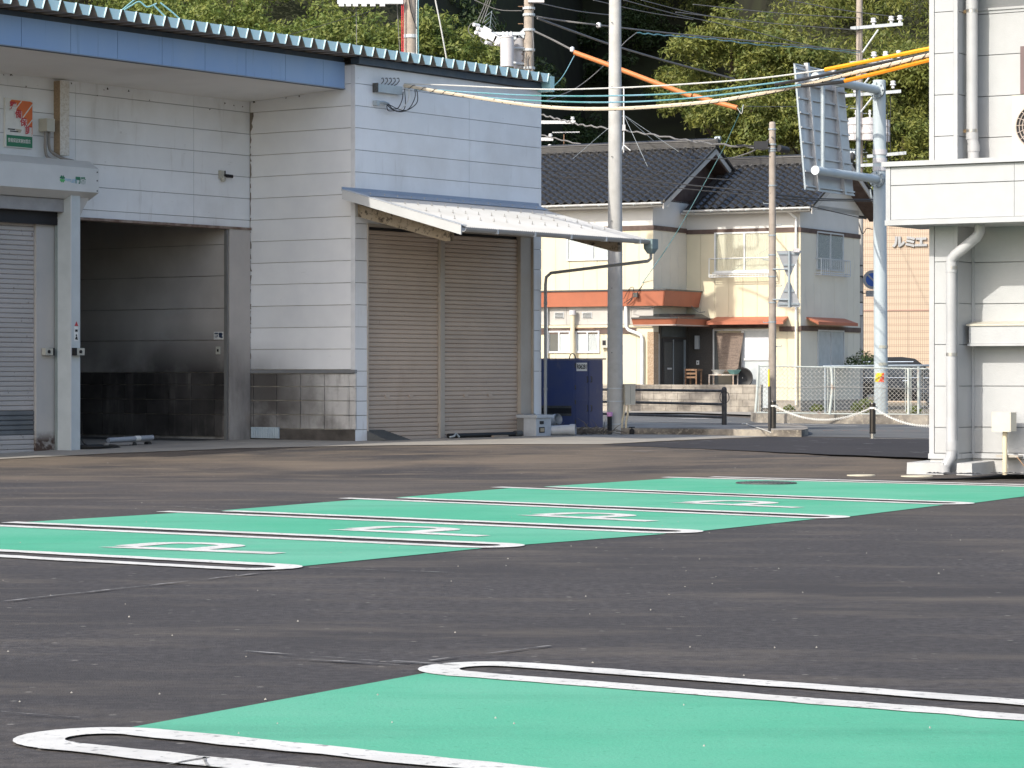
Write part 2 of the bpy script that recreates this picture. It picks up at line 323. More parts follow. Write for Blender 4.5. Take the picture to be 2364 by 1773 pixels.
# ------------------------------------------------------------------ ground materials
def asphalt_mat(name, base, dust, dust_far, speck=True, ylo=22.0, yhi=44.0):
    m = bpy.data.materials.new(name); m.use_nodes = True; nt = m.node_tree; N = nt.nodes; L = nt.links
    b = N['Principled BSDF']; b.inputs['Roughness'].default_value = .9; b.inputs['Specular IOR Level'].default_value = .25
    tc = N.new('ShaderNodeTexCoord').outputs['Object']
    def noise(sc, det, ro=.6, vec=None):
        n = N.new('ShaderNodeTexNoise'); n.inputs['Scale'].default_value = sc; n.inputs['Detail'].default_value = det; n.inputs['Roughness'].default_value = ro
        L.new(vec or tc, n.inputs['Vector']); return n.outputs[0]
    def ramp(v, a, c, d=0.0, e=1.0):
        r = N.new('ShaderNodeMapRange'); r.inputs[1].default_value = a; r.inputs[2].default_value = c; r.inputs[3].default_value = d; r.inputs[4].default_value = e
        L.new(v, r.inputs[0]); return r.outputs[0]
    def mix(f, a, c, mode='MIX'):
        x = N.new('ShaderNodeMix'); x.data_type = 'RGBA'; x.blend_type = mode
        if isinstance(f, float): x.inputs[0].default_value = f
        else: L.new(f, x.inputs[0])
        for v, k in ((a, 6), (c, 7)):
            if isinstance(v, tuple): x.inputs[k].default_value = (*v, 1)
            else: L.new(v, x.inputs[k])
        return x.outputs[2]
    def mul(a, c):
        x = N.new('ShaderNodeMath'); x.operation = 'MULTIPLY'
        for v, k in ((a, 0), (c, 1)):
            if isinstance(v, float): x.inputs[k].default_value = v
            else: L.new(v, x.inputs[k])
        return x.outputs[0]
    col = mix(ramp(noise(170, 3), .25, .75), tuple(x*.72 for x in base), tuple(x*1.28 for x in base))
    col = mix(ramp(noise(17, 6, .75), .42, .60), mix(.55, col, tuple(x*.55 for x in base)), mix(.6, col, tuple(x*1.75 for x in base)))
    col = mix(ramp(noise(.35, 4), .35, .7), col, tuple(x*.78 for x in base))
    sp = N.new('ShaderNodeSeparateXYZ'); L.new(tc, sp.inputs[0])
    far = ramp(sp.outputs[1], ylo, yhi)
    mp = N.new('ShaderNodeMapping'); mp.inputs['Rotation'].default_value = (0, 0, math.radians(36)); mp.inputs['Scale'].default_value = (.55, 1.5, 1); L.new(tc, mp.inputs[0])
    st = noise(1.0, 9, .68, mp.outputs[0])
    dc = mix(far, dust, dust_far)
    col = mix(mul(ramp(st, .50, .68), ramp(far, 0, 1, .62, .95)), col, dc)
    col = mix(mul(ramp(noise(.22, 5, .6), .40, .62), mul(far, .75)), col, dust_far)
    mp2 = N.new('ShaderNodeMapping'); mp2.inputs['Rotation'].default_value = (0, 0, math.radians(-20)); mp2.inputs['Scale'].default_value = (.5, 2.6, 1); L.new(tc, mp2.inputs[0])
    col = mix(mul(ramp(noise(1.7, 8, .7, mp2.outputs[0]), .58, .78), .35), col, tuple(x*1.5 for x in dust))
    col = mix(mul(ramp(noise(.8, 8, .7, mp2.outputs[0]), .56, .75), .5), col, tuple(x*.6 for x in base))
    if speck:
        v = N.new('ShaderNodeTexVoronoi'); v.inputs['Scale'].default_value = 9.0; L.new(tc, v.inputs['Vector'])
        sr = N.new('ShaderNodeSeparateColor'); L.new(v.outputs['Color'], sr.inputs[0])
        col = mix(mul(ramp(v.outputs['Distance'], .17, .09), mul(ramp(sr.outputs[0], .70, .95), .6)), col, (.30, .28, .245))
    L.new(col, b.inputs['Base Color'])
    bp = N.new('ShaderNodeBump'); bp.inputs['Strength'].default_value = .55; bp.inputs['Distance'].default_value = .012
    L.new(noise(95, 3), bp.inputs['Height']); L.new(bp.outputs[0], b.inputs['Normal'])
    return m
M['asphalt'] = asphalt_mat('asphalt', (.064, .0585, .057), (.140, .119, .097), (.195, .155, .115))
M['asphalt_dark'] = asphalt_mat('asphalt_dark', (.040, .039, .043), (.052, .049, .051), (.050, .047, .050), speck=False)
M['asphalt_road'] = asphalt_mat('asphalt_road', (.125, .130, .130), (.15, .15, .145), (.16, .16, .155), speck=False)
M['gap_asphalt'] = asphalt_mat('gap_asphalt', (.055, .056, .062), (.08, .078, .08), (.12, .10, .085), speck=False)
def paint_mat(name, c1, c2, wear_sheen, rough):
    return pmat(name, c1, c2, 1.1, rough, spec=.15, bump=.35, bscale=70, lo=.3, hi=.75, layers=[(wear_sheen, (.35, .35, 1), .40, .70, .85), ((.06, .23, .15), (.3, 1.6, 1), .52, .78, .5), ((.16, .30, .23), (2.2, .4, 1), .60, .78, .4), (tuple(x*1.3 for x in c1), (24, 24, 24), .55, .72, .45), (tuple(x*.55 for x in c1), (28, 28, 28), .60, .72, .5), ((.10, .11, .10), (60, 60, 60), .66, .72, .5)])  # first layer mixes worn patches with a pale sheen painted in
M['green_paint'] = paint_mat('green_paint', (.080, .365, .222), (.096, .39, .245), (.165, .43, .30), .75)
M['line_paint'] = pmat('line_paint', (.69, .67, .62), (.62, .60, .55), 2.5, .7, bump=.35, bscale=80, layers=[((.17, .16, .15), (20, 20, 20), .585, .68, .8), ((.36, .34, .31), (1.1, 1.1, 1.1), .52, .80, .65), ((.30, .28, .26), (.4, 4, 1), .58, .74, .4), ((.50, .48, .44), (6, 6, 6), .5, .75, .5)])

# ------------------------------------------------------------------ ground, apron, road
def sheet(name, pts, z, mat, jit=0.0, sub=1):
    out = []
    n = len(pts)
    for i in range(n):
        a = Vector(pts[i]); b = Vector(pts[(i+1) % n])
        for k in range(sub):
            p = a.lerp(b, k/sub)
            if jit and k: p += Vector((random.uniform(-jit, jit), random.uniform(-jit, jit), 0))
            out.append((p.x, p.y, z))
    mb = MB(); mb.add(out, [tuple(range(len(out)))]); me = mb.mesh(name, mat, fix=False)
    bm = bmesh.new(); bm.from_mesh(me); bmesh.ops.triangulate(bm, faces=bm.faces)
    for f in bm.faces:
        if f.normal.z < 0: f.normal_flip()
    bm.to_mesh(me); bm.free()
    return inst(name, me)
WF = Fr(GR(820, 1019), (.5858, .8105))          # frame of the warehouse front
def sst(t): t = min(1.0, max(0.0, t)); return t*t*(3-2*t)
def gz(x, y):                                   # the yard falls gently towards its far left corner
    q = WF.loc((x, y)); return -.17*sst(-q.x/10)*sst((y-30)/9)*(1-sst((y-62)/10))
def GZ(px, py):
    z = 0.0
    for _ in range(8): p = GR(px, py, z); z = gz(p.x, p.y)
    return GR(px, py, z)
xs = [-400, -120, -60]+[-40+k for k in range(56)]+[40, 120, 400]; ys = [-60, 0, 20]+[28+k for k in range(46)]+[90, 140, 700]
g = MB(); g.add([(x, y, gz(x, y)) for y in ys for x in xs], [(j*len(xs)+i, j*len(xs)+i+1, (j+1)*len(xs)+i+1, (j+1)*len(xs)+i) for j in range(len(ys)-1) for i in range(len(xs)-1)])
tag(struct(g.build('asphalt_ground', M['asphalt'], smooth=True, fix=False)), 'dusty dark asphalt of the car park', None)
fp = [GR(*p) for p in ((1386, 1027.5), (1600, 1016.5), (1800, 1009), (2000, 1012), (2420, 1017), (2420, 1066), (2146, 1058), (1900, 1049), (1650, 1038))]
tag(struct(sheet('dark_asphalt', fp, .004, M['asphalt_dark'], .05, 14)), 'darker asphalt strip by the road entrance', None)  # darker sheet laid over the yard asphalt
rd = [GR(*p) for p in ((1180, 1000), (1400, 1001), (1860, 1008.5), (2450, 1017.5), (2450, 984), (2146, 981.5), (1792, 975), (1730, 966), (1600, 957), (1180, 955))]
tag(struct(sheet('road', rd, .006, M['asphalt_road'], .02, 4)), 'grey road running between the car park and the houses', None)
pv = [GR(*p) for p in ((1180, 955), (1600, 957), (1740, 962), (1770, 950), (1740, 946), (1180, 944))]
tag(struct(sheet('pavement', pv, .05, M['concrete'], 0, 1)), 'narrow concrete footway in front of the block wall', None)
dirt = pmat('yard_soil', (.26, .22, .16), (.18, .16, .11), 1.5, .95, bump=.4, bscale=20)
sd = sheet('yard_ground', [(-30, 99, 0), (4, 96, 0), (11, 86, 0), (9.2, 69, 0), (16, 69, 0), (60, 80, 0), (70, 240, 0), (-40, 240, 0)], .012, dirt)
tag(struct(sd), 'bare soil around the houses', None)
apo = [(-150, 1071), (0, 1061), (260, 1047), (560, 1035), (900, 1029), (1180, 1026), (1390, 1026.3), (1600, 1015.5), (1800, 1007.8)]
api = [(-150, 1020), (0, 1016), (260, 1012), (560, 1008), (900, 1004.5), (1180, 1003), (1390, 1003), (1600, 1004.5), (1800, 1006.8)]
def along(pts, n):
    out = []
    for a, b in zip(pts, pts[1:]):
        for k in range(n): out.append(tuple(a[i]+(b[i]-a[i])*k/n for i in range(2)))
    return out+[pts[-1]]
ao, ai = [GZ(*p) for p in along(apo, 8)], [GZ(*p) for p in along(api, 8)]
ao = [p+Vector((random.uniform(-.03, .03), random.uniform(-.05, .05), 0)) for p in ao]
vs = []; na = 12
for a, b in zip(ao, ai):
    for k in range(na+1): p = a.lerp(b, k/na); vs.append((p.x, p.y, gz(p.x, p.y)+.007))
m_ = MB(); m_.add(vs, [(i*(na+1)+k, (i+1)*(na+1)+k, (i+1)*(na+1)+k+1, i*(na+1)+k+1) for i in range(len(ao)-1) for k in range(na)])
tag(struct(m_.build('concrete_apron', M['concrete'], fix=False)), 'worn concrete apron along the foot of the warehouse', None)
ape = MB(); ap = ao
for a, b in zip(ap, ap[1:]):
    t = (b-a); t.z = 0; t.normalize(); s = Vector((-t.y, t.x, 0))*.03
    ape.quad(*[(p.x, p.y, gz(p.x, p.y)+.011) for p in (a-s, b-s, b+s, a+s)])
M['joint_pale'] = pmat('joint_pale', (.42, .37, .29), (.34, .30, .25), 4, .9)
struct(ape.build('apron_joint', M['joint_pale'], fix=False))

# ------------------------------------------------------------------ parking bays
RT = [GR(*p).to_2d() for p in ((674, 1315), (1194, 1264), (1609, 1231), (1948, 1197), (2238, 1165))]
LD = Vector((-.812, .584)).normalized()
LT = [RT[0]+LD*5.3, RT[1]+LD*5.35, GR(452, 1181.5).to_2d(), GR(862, 1151).to_2d(), GR(1208, 1125.5).to_2d(), GR(1588, 1102.3).to_2d()]
RT.append(LT[5]-LD*5.35)
NT = [GR(90, 1694).to_2d(), GR(998, 1538).to_2d()]
LW, DW = .175, .60
def strip(mb, a, b, w, z, h=0.0):
    t = (b-a).normalized(); s = Vector((-t.y, t.x))*w/2
    n = max(2, int((b-a).length/.14)); L_ = []; R_ = []
    for k in range(n+1):
        p = a.lerp(b, k/n); j1 = random.gauss(0, .007); j2 = random.gauss(0, .007); u = s.normalized()
        L_.append((p+s+u*j1)); R_.append((p-s-u*j2))
    vs = [(p.x, p.y, z) for p in L_+R_]
    mb.add(vs, [(k, k+1, n+1+k+1, n+1+k) for k in range(n)])
def bay_line(closed, opened, label, stagger=0.0):
    d = (opened-closed).normalized(); s = Vector((-d.y, d.x)); r = (DW-LW)/2; z = .0078
    mb = MB(); c = closed+d*(DW/2)
    for sg in (-1, 1):
        e = opened+d*(stagger*sg)
        strip(mb, c+s*sg*r, e+s*sg*r, LW, z)
    n = 14
    vs = []
    for k in range(n+1):
        a = math.pi*k/n+math.pi/2
        for rr in (r-LW/2, r+LW/2):
            vs.append((*(c+d*(rr*math.cos(a))*-(-1)+s*(rr*math.sin(a))), z))
    mb.add(vs, [(2*k, 2*k+1, 2*k+3, 2*k+2) for k in range(n)])
    o = mb.build('bay_line', M['line_paint'], fix=False)
    return tag(struct(o), label, None)
ordn = ['first', 'second', 'third', 'fourth', 'fifth', 'sixth']
for k in range(6):
    bay_line(RT[k], LT[k], 'white double bay line, %s from the left of the far row' % ordn[k], .2 if k in (2, 3, 4, 5) else 0)
NR = [p-LD*5.4 for p in NT]
bay_line(NT[0], NR[0], 'white double bay line along the bottom edge of the near green bay')
bay_line(NT[1], NR[1], 'white double bay line along the top edge of the near green bay')
def bay(a0, a1, b0, b1, label, trim0=.0, trim1=.0, inset=0.0):
    # between line a (a0 closed end, a1 open end) and line b
    da = (a1-a0).normalized(); db = (b1-b0).normalized(); sa = Vector((-da.y, da.x))*(-1); ha = DW/2-.05
    if (b0-a0).dot(sa) < 0: sa = -sa
    P = [a0+da*trim0+sa*ha, a1-da*trim1+sa*ha, b1-db*trim1-sa*ha, b0+db*trim0-sa*ha]
    mb = MB(); n = 24; m = 10; vs = []
    for j in range(m+1):
        for i in range(n+1):
            p = P[0].lerp(P[1], i/n).lerp(P[3].lerp(P[2], i/n), j/m); vs.append((p.x, p.y, .004))
    mb.add(vs, [(j*(n+1)+i, j*(n+1)+i+1, (j+1)*(n+1)+i+1, (j+1)*(n+1)+i) for j in range(m) for i in range(n)])
    o = mb.build('parking_bay', M['green_paint'], fix=False); return tag(struct(o), label, None)
for k in range(5):
    bay(RT[k], LT[k], RT[k+1], LT[k+1], 'green painted parking bay, %s of the far row' % ordn[k], .12, .06)
bay(NT[0], NR[0], NT[1], NR[1], 'near green painted parking bay in the foreground', .16, 0)
def letter_p(c, up, right, label):
    w, h, t = .82, 1.52, .185; z = .0082; mb = MB()
    def pt(x, y): q = c+right*(x-w/2)+up*(y-h/2); return (q.x, q.y, z)
    mb.quad(pt(0, 0), pt(t, 0), pt(t, h-t), pt(0, h)); 
    y0, y1 = h*.44, h; ym = (y0+y1)/2; ro, ri = (y1-y0)/2, (y1-y0)/2-t*1.15; xs = w-ro*.62
    vs = []; n = 14
    for (yy, yi) in ((y1, y1-t*1.15),):
        vs += [pt(t, yy), pt(t, yi)]
    for k in range(n+1):
        a = math.pi/2-math.pi*k/n
        vs.append(pt(xs+ro*.62*math.cos(a), ym+ro*math.sin(a))); vs.append(pt(xs+ri*.5*math.cos(a), ym+ri*math.sin(a)))
    vs += [pt(t, y0), pt(t, y0+t*1.15)]
    m = len(vs)//2
    mb.add(vs, [(2*k, 2*k+1, 2*k+3, 2*k+2) for k in range(m-1)])
    return tag(struct(mb.build('parking_letter', M['line_paint'], fix=False)), label, None)
RD = Vector((.575, .818)).normalized()
PL = [((252, 1265), (617, 1280)), ((770, 1224), (1104, 1240)), ((1193, 1190), (1507, 1206)), ((1546, 1161), (1842, 1174))]
for k, (a, b) in enumerate(PL):
    A, B = GR(*a).to_2d(), GR(*b).to_2d(); up = (A-B).normalized(); right = Vector((up.y, -up.x))
    letter_p((A+B)/2+right*.36, up, right, 'white letter P painted on the %s green bay of the far row' % ordn[k])
# chalk setting-out lines and scraps of paint on the asphalt
ch = MB()
for a, b in (((0, 1392), (640, 1322)), ((712, 1313), (1050, 1325)), ((560, 1507), (975, 1538)), ((990, 1529), (1270, 1495)), ((0, 1648), (180, 1662)),
             ((380, 1772), (478, 1754)), ((476, 1754), (480, 1774)), ((905, 1530), (1060, 1540)), ((640, 1522), (940, 1541)), ((395, 1170), (560, 1184))):
    strip(ch, GR(*a).to_2d(), GR(*b).to_2d(), .010, .010)
struct(ch.build('chalk_marks', pmat('chalk', (.32, .31, .29), (.10, .095, .09), 9, .9, lo=.4, hi=.6), fix=False))
fl = MB()
for k in range(26):
    p = GR(random.uniform(1420, 2130), random.uniform(1014, 1046)).to_2d(); strip(fl, p, p+Vector((random.uniform(.1, .3), random.uniform(-.35, .1))), .04, .011)
struct(fl.build('paint_scraps', pmat('scrap', (.30, .30, .31), (.12, .12, .13), 8, .9), fix=False))
# loose stones
st = MB()
for k in range(130):
    Y = 9+38*random.random()**1.3; p = Vector((random.uniform(-.19, .19)*Y, Y, 0)); r = random.uniform(.003, .0065)
    a = random.uniform(0, 6.3); vs = []
    for j in range(5):
        an = a+j*1.257; rr = r*random.uniform(.7, 1.2); vs.append((p.x+rr*math.cos(an), p.y+rr*math.sin(an), .004))
    vs.append((p.x, p.y, .008+r*random.uniform(.3, .7)))
    st.add(vs, [(j, (j+1) % 5, 5) for j in range(5)])
tag(st.build('loose_stones', M['pebble'], kind='stuff'), 'pale loose stones scattered over the asphalt', None)
def manhole(name, px, py, r, mat, label, ribs):
    c = GR(px, py); t = thing(name, label, 'manhole cover', (c.x, c.y, 0))
    b = MB(); b.lathe([(0, .016), (r*.9, .016), (r*.93, .010)], 32); b.build('lid', mat, t)
    b = MB(); b.lathe([(r*.95, .010), (r*.96, .018), (r, .018), (r*1.01, .006)], 32); b.build('rim', mat, t)
    if ribs:
        b = MB()
        for k in range(-5, 6):
            x = k*r*.15; h = math.sqrt(max(.01, (r*.84)**2-x*x)); b.box(x-.012, x+.012, -h, h, .016, .022)
        b.build('tread', mat, t)
manhole('drain_cover', 1769, 1117, .34, M['iron'], 'dark round iron drain cover set in the last green bay', True)
manhole('inspection_cover', 1988, 1099.5, .17, M['cover_pale'], 'pale round inspection cover left of the white building footing', False)
manhole('inspection_cover', 2117, 1101.5, .19, M['cover_pale'], 'pale round inspection cover right in front of the footing block', False)
# road markings
rm = MB()
for a, b, w in (((1792, 978.5), (1980, 984.5), .14), ((1792, 985), (2400, 991), .10), ((1570, 967), (1640, 966.6), .5), ((1440, 984), (1780, 988.5), .12), ((2010, 1013.4), (2420, 1018.2), .10), ((1440, 958.5), (1560, 958.5), .2)):
    strip(rm, GR(*a).to_2d(), GR(*b).to_2d(), w, .012)
struct(rm.build('road_lines', M['line_paint'], fix=False))
ro = MB()
for k in range(8):
    a = 1900+k*40; strip(ro, GR(a, 994.8+k*.25).to_2d(), GR(a+26, 994.9+k*.25).to_2d(), .10, .012)
struct(ro.build('orange_road_dashes', pmat('orange_line', (.55, .22, .12), (.3, .16, .1), 6, .9), fix=False))

# ------------------------------------------------------------------ warehouse on the left
WH = thing('warehouse', 'long white warehouse with blue fascia, corrugated roof and roller shutters', 'warehouse', WF.w(0, 0), WF.ang)
WX, WY, XL = 5.85, 2.53, -15.5
ZS = [6.10-.402*k for k in range(13)]            # horizontal joints, down to 1.276
LINT = 3.94
def panel_run(part, axis, fix, a0, a1, z0, z1, splits, mat, zs=None, t=.03, gap=.0105):
    """siding boards between a0..a1 (x when axis 'y', y when axis 'x') and z0..z1, cut at the joints"""
    cuts = sorted({z0, z1} | {z for z in (zs or ([6.502]+ZS)) if z0+.03 < z < z1-.03})
    ax = [a0]+sorted(s for s in splits if a0+.05 < s < a1-.05)+[a1]
    for zb, zt_ in zip(cuts, cuts[1:]):
        for p, q in zip(ax, ax[1:]):
            b = MB(); d = random.uniform(0, .0025); g2 = gap/2
            if axis == 'y': b.box(p+g2*.5, q-g2*.5, fix-d, fix+t, zb+g2, zt_-g2)
            elif axis == 'x': b.box(fix-d, fix+t, p+g2*.5, q-g2*.5, zb+g2, zt_-g2)
            else: b.box(fix-t, fix+d, p+g2*.5, q-g2*.5, zb+g2, zt_-g2)
            b.build('panel', mat, part, fix=False)
xg0, xg1 = WF.xt(150, WY), WF.xt(527, WY)       # garage opening
xs0, xs1, xm0, xm1, xj = (WF.xt(p) for p in (850, 1229, 1021, 1031, 1204))
# facade above the bays
w = MB(); w.box(XL, 0, WY+.03, WY+.25, LINT, 6.5); wall = w.build('facade_wall', M['backing'], WH)
panel_run(wall, 'y', WY, XL, 0, LINT, 6.45, [WF.xt(447, WY)-3.03*k for k in range(5)], M['siding'])
# return wall
w = MB(); w.box(.03, .22, .03, WY+.2, 0, 6.86); wall = w.build('return_wall', M['grout_light'], WH)
panel_run(wall, 'x', 0, 0.0, WY-.01, ZS[12]+.03, 6.84, [], M['siding_soot'])
b = MB(); b.box(-.006, -.002, 0, .10, 1.3, 6.84); b.build('corner_trim', M['corner_trim'], wall, fix=False)
b = MB(); b.box(-.03, .03, -.02, WY-.01, 1.235, 1.30); b.build('sill_rail', pmat('sill_rail', (.28, .29, .30), rough=.4, metal=.3), wall, fix=False)
ty = [WF.yt(p, 0) for p in (822, 806, 749, 694, 639, 585.5)]+[WY-.01]
tz = [1.23, .992, .733, .472, .212]
for za, zb in zip(tz, tz[1:]):
    for a, c in zip(ty, ty[1:]):
        if c-a < .05: continue
        b = MB(); b.box(-random.uniform(0, .004), .025, a+.007, c-.007, zb+.008, za-.008); b.build('tile', M['tile_grey'], wall, fix=False)
b = MB(); b.box(-.008, .03, .0, WY-.01, -.2, .205); b.build('plinth', pmat('plinth', (.11, .10, .09), (.05, .045, .04), 2.5, .9, bump=.4, bscale=20), wall, fix=False)
# front wall with the two shutters
w = MB(); w.box(.03, xs0-.02, .03, .3, 0, LINT); w.box(xs1+.02, WX-.03, .03, .3, 0, LINT); w.box(.03, WX-.03, .03, .3, LINT, 6.86)
wall = w.build('front_wall', M['backing'], WH)
panel_run(wall, 'y', 0, 0, WX, LINT+.02, 6.84, [WF.xt(1083)], M['siding'])
panel_run(wall, 'y', 0, 0, xs0-.03, -.05, LINT+.02, [], M['siding'], zs=ZS+[1.0, .73, .47, .21])
panel_run(wall, 'y', 0, xs1+.03, WX, -.05, LINT+.02, [], M['siding'], zs=ZS)
b = MB(); b.box(xs0-.03, xs0, -.02, .2, -.05, LINT+.03); b.box(xs1, xs1+.03, -.02, .2, -.05, LINT+.03); b.box(xs0, xs1, -.02, .2, LINT-.02, LINT+.03)
b.build('door_frame', M['beige_metal'], WH, fix=False)
# right end, back and inside of the warehouse
w = MB(); w.box(WX-.02, WX+.0, .02, 12.9, -.05, 6.86); w.build('end_wall', M['siding'], WH, fix=False)
w = MB(); w.box(XL, WX, 12.9, 13.1, -.05, 6.9); w.build('back_wall', M['siding'], WH, fix=False)
def slat_mesh(x0, x1, y, z, mat, pitch=.0826, d=.014):
    b = MB(); b.prism([(y, z), (y-d, z+pitch*.17), (y-d, z+pitch*.77), (y, z+pitch*.95), (y+.012, z+pitch*.95), (y+.012, z)], 'x', x0, x1); return b
def shutter(x0, x1, y, z0, z1, mat, label=None, matfn=None):
    b = MB(); b.box(x0, x1, y+.014, y+.03, z0, z1); s = b.build('shutter', M['black'], WH, fix=False)
    n = int((z1-z0)/.0826)
    for k in range(n):
        z = z0+.06+k*.0826
        if z+.08 > z1: break
        slat_mesh(x0+.008, x1-.008, y+random.uniform(-.002, .002), z, matfn(k) if matfn else mat).build('slat', matfn(k) if matfn else mat, s, fix=False)
    b = MB(); b.box(x0+.005, x1-.005, y-.02, y+.02, z0, z0+.055); b.build('bottom_rail', mat, s, fix=False)
    return s
sh1 = shutter(xs0, xm0, .11, .01, LINT-.02, M['shutter'])
sh2 = shutter(xm1, xj, .11, .01, LINT-.02, M['shutter'])
for s, x0, x1 in ((sh1, xs0, xm0), (sh2, xm1, xj)):
    for f in (.3, .62):
        b = MB(); xx = x0+(x1-x0)*f; b.box(xx-.06, xx+.06, .08, .1, .78, .84); b.build('pull', M['shutter'], s, fix=False)
b = MB(); b.box(xm0, xm1, .04, .16, -.02, LINT-.02); b.build('mullion', M['beige_metal'], WH, fix=False)
b = MB(); b.box(xj, xs1, .02, .2, .42, LINT-.02); b.build('jamb', M['beige_metal'], WH, fix=False)
b = MB(); b.box(xj-.02, xs1+.02, -.06, .2, -.02, .44); b.build('jamb_guard', pmat('jamb_guard', (.22, .215, .205), rough=.5), WH, fix=False)
# garage bay
b = MB(); b.box(xg1, -.02, WY-.03, WY+.06, -.25, LINT-.03); b.build('pillar', M['pillar'], WH, fix=False)
b = MB(); b.box(xg0-.6, -.01, WY-.05, WY+.25, LINT-.035, LINT+.01); b.build('lintel', pmat('lintel', (.30, .24, .20), (.14, .085, .06), 5, .7), WH, fix=False)
b = MB(); b.box(xg1, xg1+.12, WY+.06, 8.6, -.25, LINT+.2); side = b.build('bay_side_wall', M['grout'], WH, fix=False)
gseam = [3.62, 3.04, 2.44, 1.85, 1.25]
panel_run(side, 'x', xg1-.03, WY+.07, 8.6, 1.25, LINT+.2, [], M['soot_wall'], zs=gseam, gap=.012)
ty = [WY+.07]+[WF.yt(px, xg1-.03) for px in (494.5, 442, 390, 339, 288, 236, 190, 142)]
for za, zb in zip([1.25, 1.02, .745, .47, .06], [1.02, .745, .47, .06, .06]):
    if za == zb: continue
    for a, c in zip(ty, ty[1:]):
        b = MB(); b.box(xg1-.028-random.uniform(0, .004), xg1-.002, a+.006, c-.006, zb+.006, za-.006); b.build('tile', M['soot_tile'], side, fix=False)
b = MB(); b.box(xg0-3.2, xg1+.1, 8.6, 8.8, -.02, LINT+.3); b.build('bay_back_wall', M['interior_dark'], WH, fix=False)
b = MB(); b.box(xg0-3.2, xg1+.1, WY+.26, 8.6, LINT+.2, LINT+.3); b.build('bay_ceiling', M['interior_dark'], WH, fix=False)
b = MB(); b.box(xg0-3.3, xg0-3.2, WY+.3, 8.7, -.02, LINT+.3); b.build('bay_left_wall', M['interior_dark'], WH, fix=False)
b = MB(); b.quad(*[(x, y, gz(*WF.w(x, y).to_2d())+.016) for x, y in ((xg0-3.2, WY+.1), (xg1, WY+.1), (xg1, 8.6), (xg0-3.2, 8.6))]); b.build('bay_floor', pmat('bay_floor', (.10, .095, .085), (.06, .055, .05), 1.5, .8), WH, fix=False)
b = MB(); b.box(xg1-.06, xg1-.035, WY-.02, WY+.05, -.2, LINT-.05); b.build('shutter_guide', pmat('guide_dark', (.20, .20, .19), rough=.4), WH, fix=False)
# left bay: old shutter, pillar, steel posts, roll box
xa, xb, xc, xd = WF.xt(80, WY), WF.xt(134, WY), WF.xt(150, WY), WF.xt(162, WY)
shutter(XL, xa, WY+.02, -.20, LINT-.05, M['shutter_light'], matfn=lambda k: M['shutter_gray'] if 3 < k < 9 else M['shutter_light'])
b = MB(); b.box(xa, xb, WY-.04, WY+.4, -.25, LINT-.06); b.build('pillar', M['pillar_clean'], WH, fix=False)
YP = WY-.42
xp0, xp1 = WF.xt(162, YP), WF.xt(185, YP)
b = MB(); b.box(xb, xb+.16, WY-.22, WY-.05, -.25, LINT-.05); b.build('steel_post', M['steel_blue'], WH, fix=False)
b = MB(); b.box(xb+.16, xp0-.01, WY-.12, WY-.06, -.25, LINT+.1); b.build('guide_rail', pmat('guide', (.34, .39, .38), rough=.4, metal=.4), WH, fix=False)
b = MB(); b.box(xp0, xp1, YP, YP+.34, -.25, LINT+.5); post = b.build('gate_post', M['steel_pale'], WH, fix=False)
b = MB(); b.box(xp0+.005, xp0+.03, YP-.012, YP, -.25, LINT+.45); b.build('guide_lip', M['box_cream'], post, fix=False)
b = MB(); b.prism([(xp1, LINT+.46), (xp1+.35, LINT+.46), (xp1+.3, LINT+.36), (xp1+.12, LINT+.12), (xp1, LINT-.1)], 'y', YP+.05, YP+.3); b.build('post_bracket', M['bracket_beige'], post, fix=False)
YB = 1.98
zft, zfb = WF.zt(215, 389, YB), WF.zt(225, 445, YB); ztb, zbb = WF.zt(220, 374, YB+.22), WF.zt(222, 464, YB+.24)
xbr = WF.xt(228.5, YB)
b = MB(); b.prism([(WY-.01, ztb+.01), (YB+.22, ztb), (YB, zft), (YB, zfb), (YB+.24, zbb), (WY-.01, zbb)], 'x', XL, xbr)
rbx = b.build('roll_box', M['box_cream'], WH)
for zz in (zft-.06, (zft+zfb)/2, zfb+.03):
    b = MB(); b.cyl((xbr-.045, YB-.008, zz), (xbr-.045, YB+.01, zz), .012, n=8); b.build('screw', M['black'], rbx, fix=False)
b = MB(); b.box(XL, xp0, YB+.28, WY-.03, WF.zt(80, 487, WY-.1), zbb-.01); b.build('roll_box_cover', pmat('cover', (.33, .325, .32), (.28, .275, .27), 4, .6), WH, fix=False)
b = MB(); b.box(XL, xp0, WY-.12, WY-.06, LINT-.16, WF.zt(80, 487, WY-.1)-.003); b.build('dark_header', M['black'], WH, fix=False)
# logo on the roll box
def on_box(px, py): return (WF.xt(px, YB-.004), YB-.004, WF.zt(px, py, YB-.004))
cx, _, cz = on_box(144, 413)
for k in range(4):
    a = math.pi/4+k*math.pi/2; b = MB(); pts = []
    for j in range(16):
        t = 2*math.pi*j/16; hx = .036*(.9*math.sin(t)**3); hz = .036*(.8*math.cos(t)-.3*math.cos(2*t)-.1*math.cos(3*t))+.038
        pts.append((cx+hx*math.cos(a-math.pi/2)*1.0+hz*math.cos(a), cz+hz*math.sin(a)+hx*math.sin(a-math.pi/2)))
    b.prism(pts, 'y', YB-.006, YB-.002); b.build('clover_leaf', M['green_print'] if k < 2 else M['lime_print'], rbx)
x, y, z = on_box(163.5, 414.5); text_mesh('logo_text', 'happy gate', .075, M['sky_print'], rbx, (x, y, z), (math.pi/2, 0, 0), .001, sx=.95)
x, y, z = on_box(171, 421); text_mesh('logo_small_text', 'SHUTTER', .035, M['sky_print'], rbx, (x, y, z), (math.pi/2, 0, 0), .001)
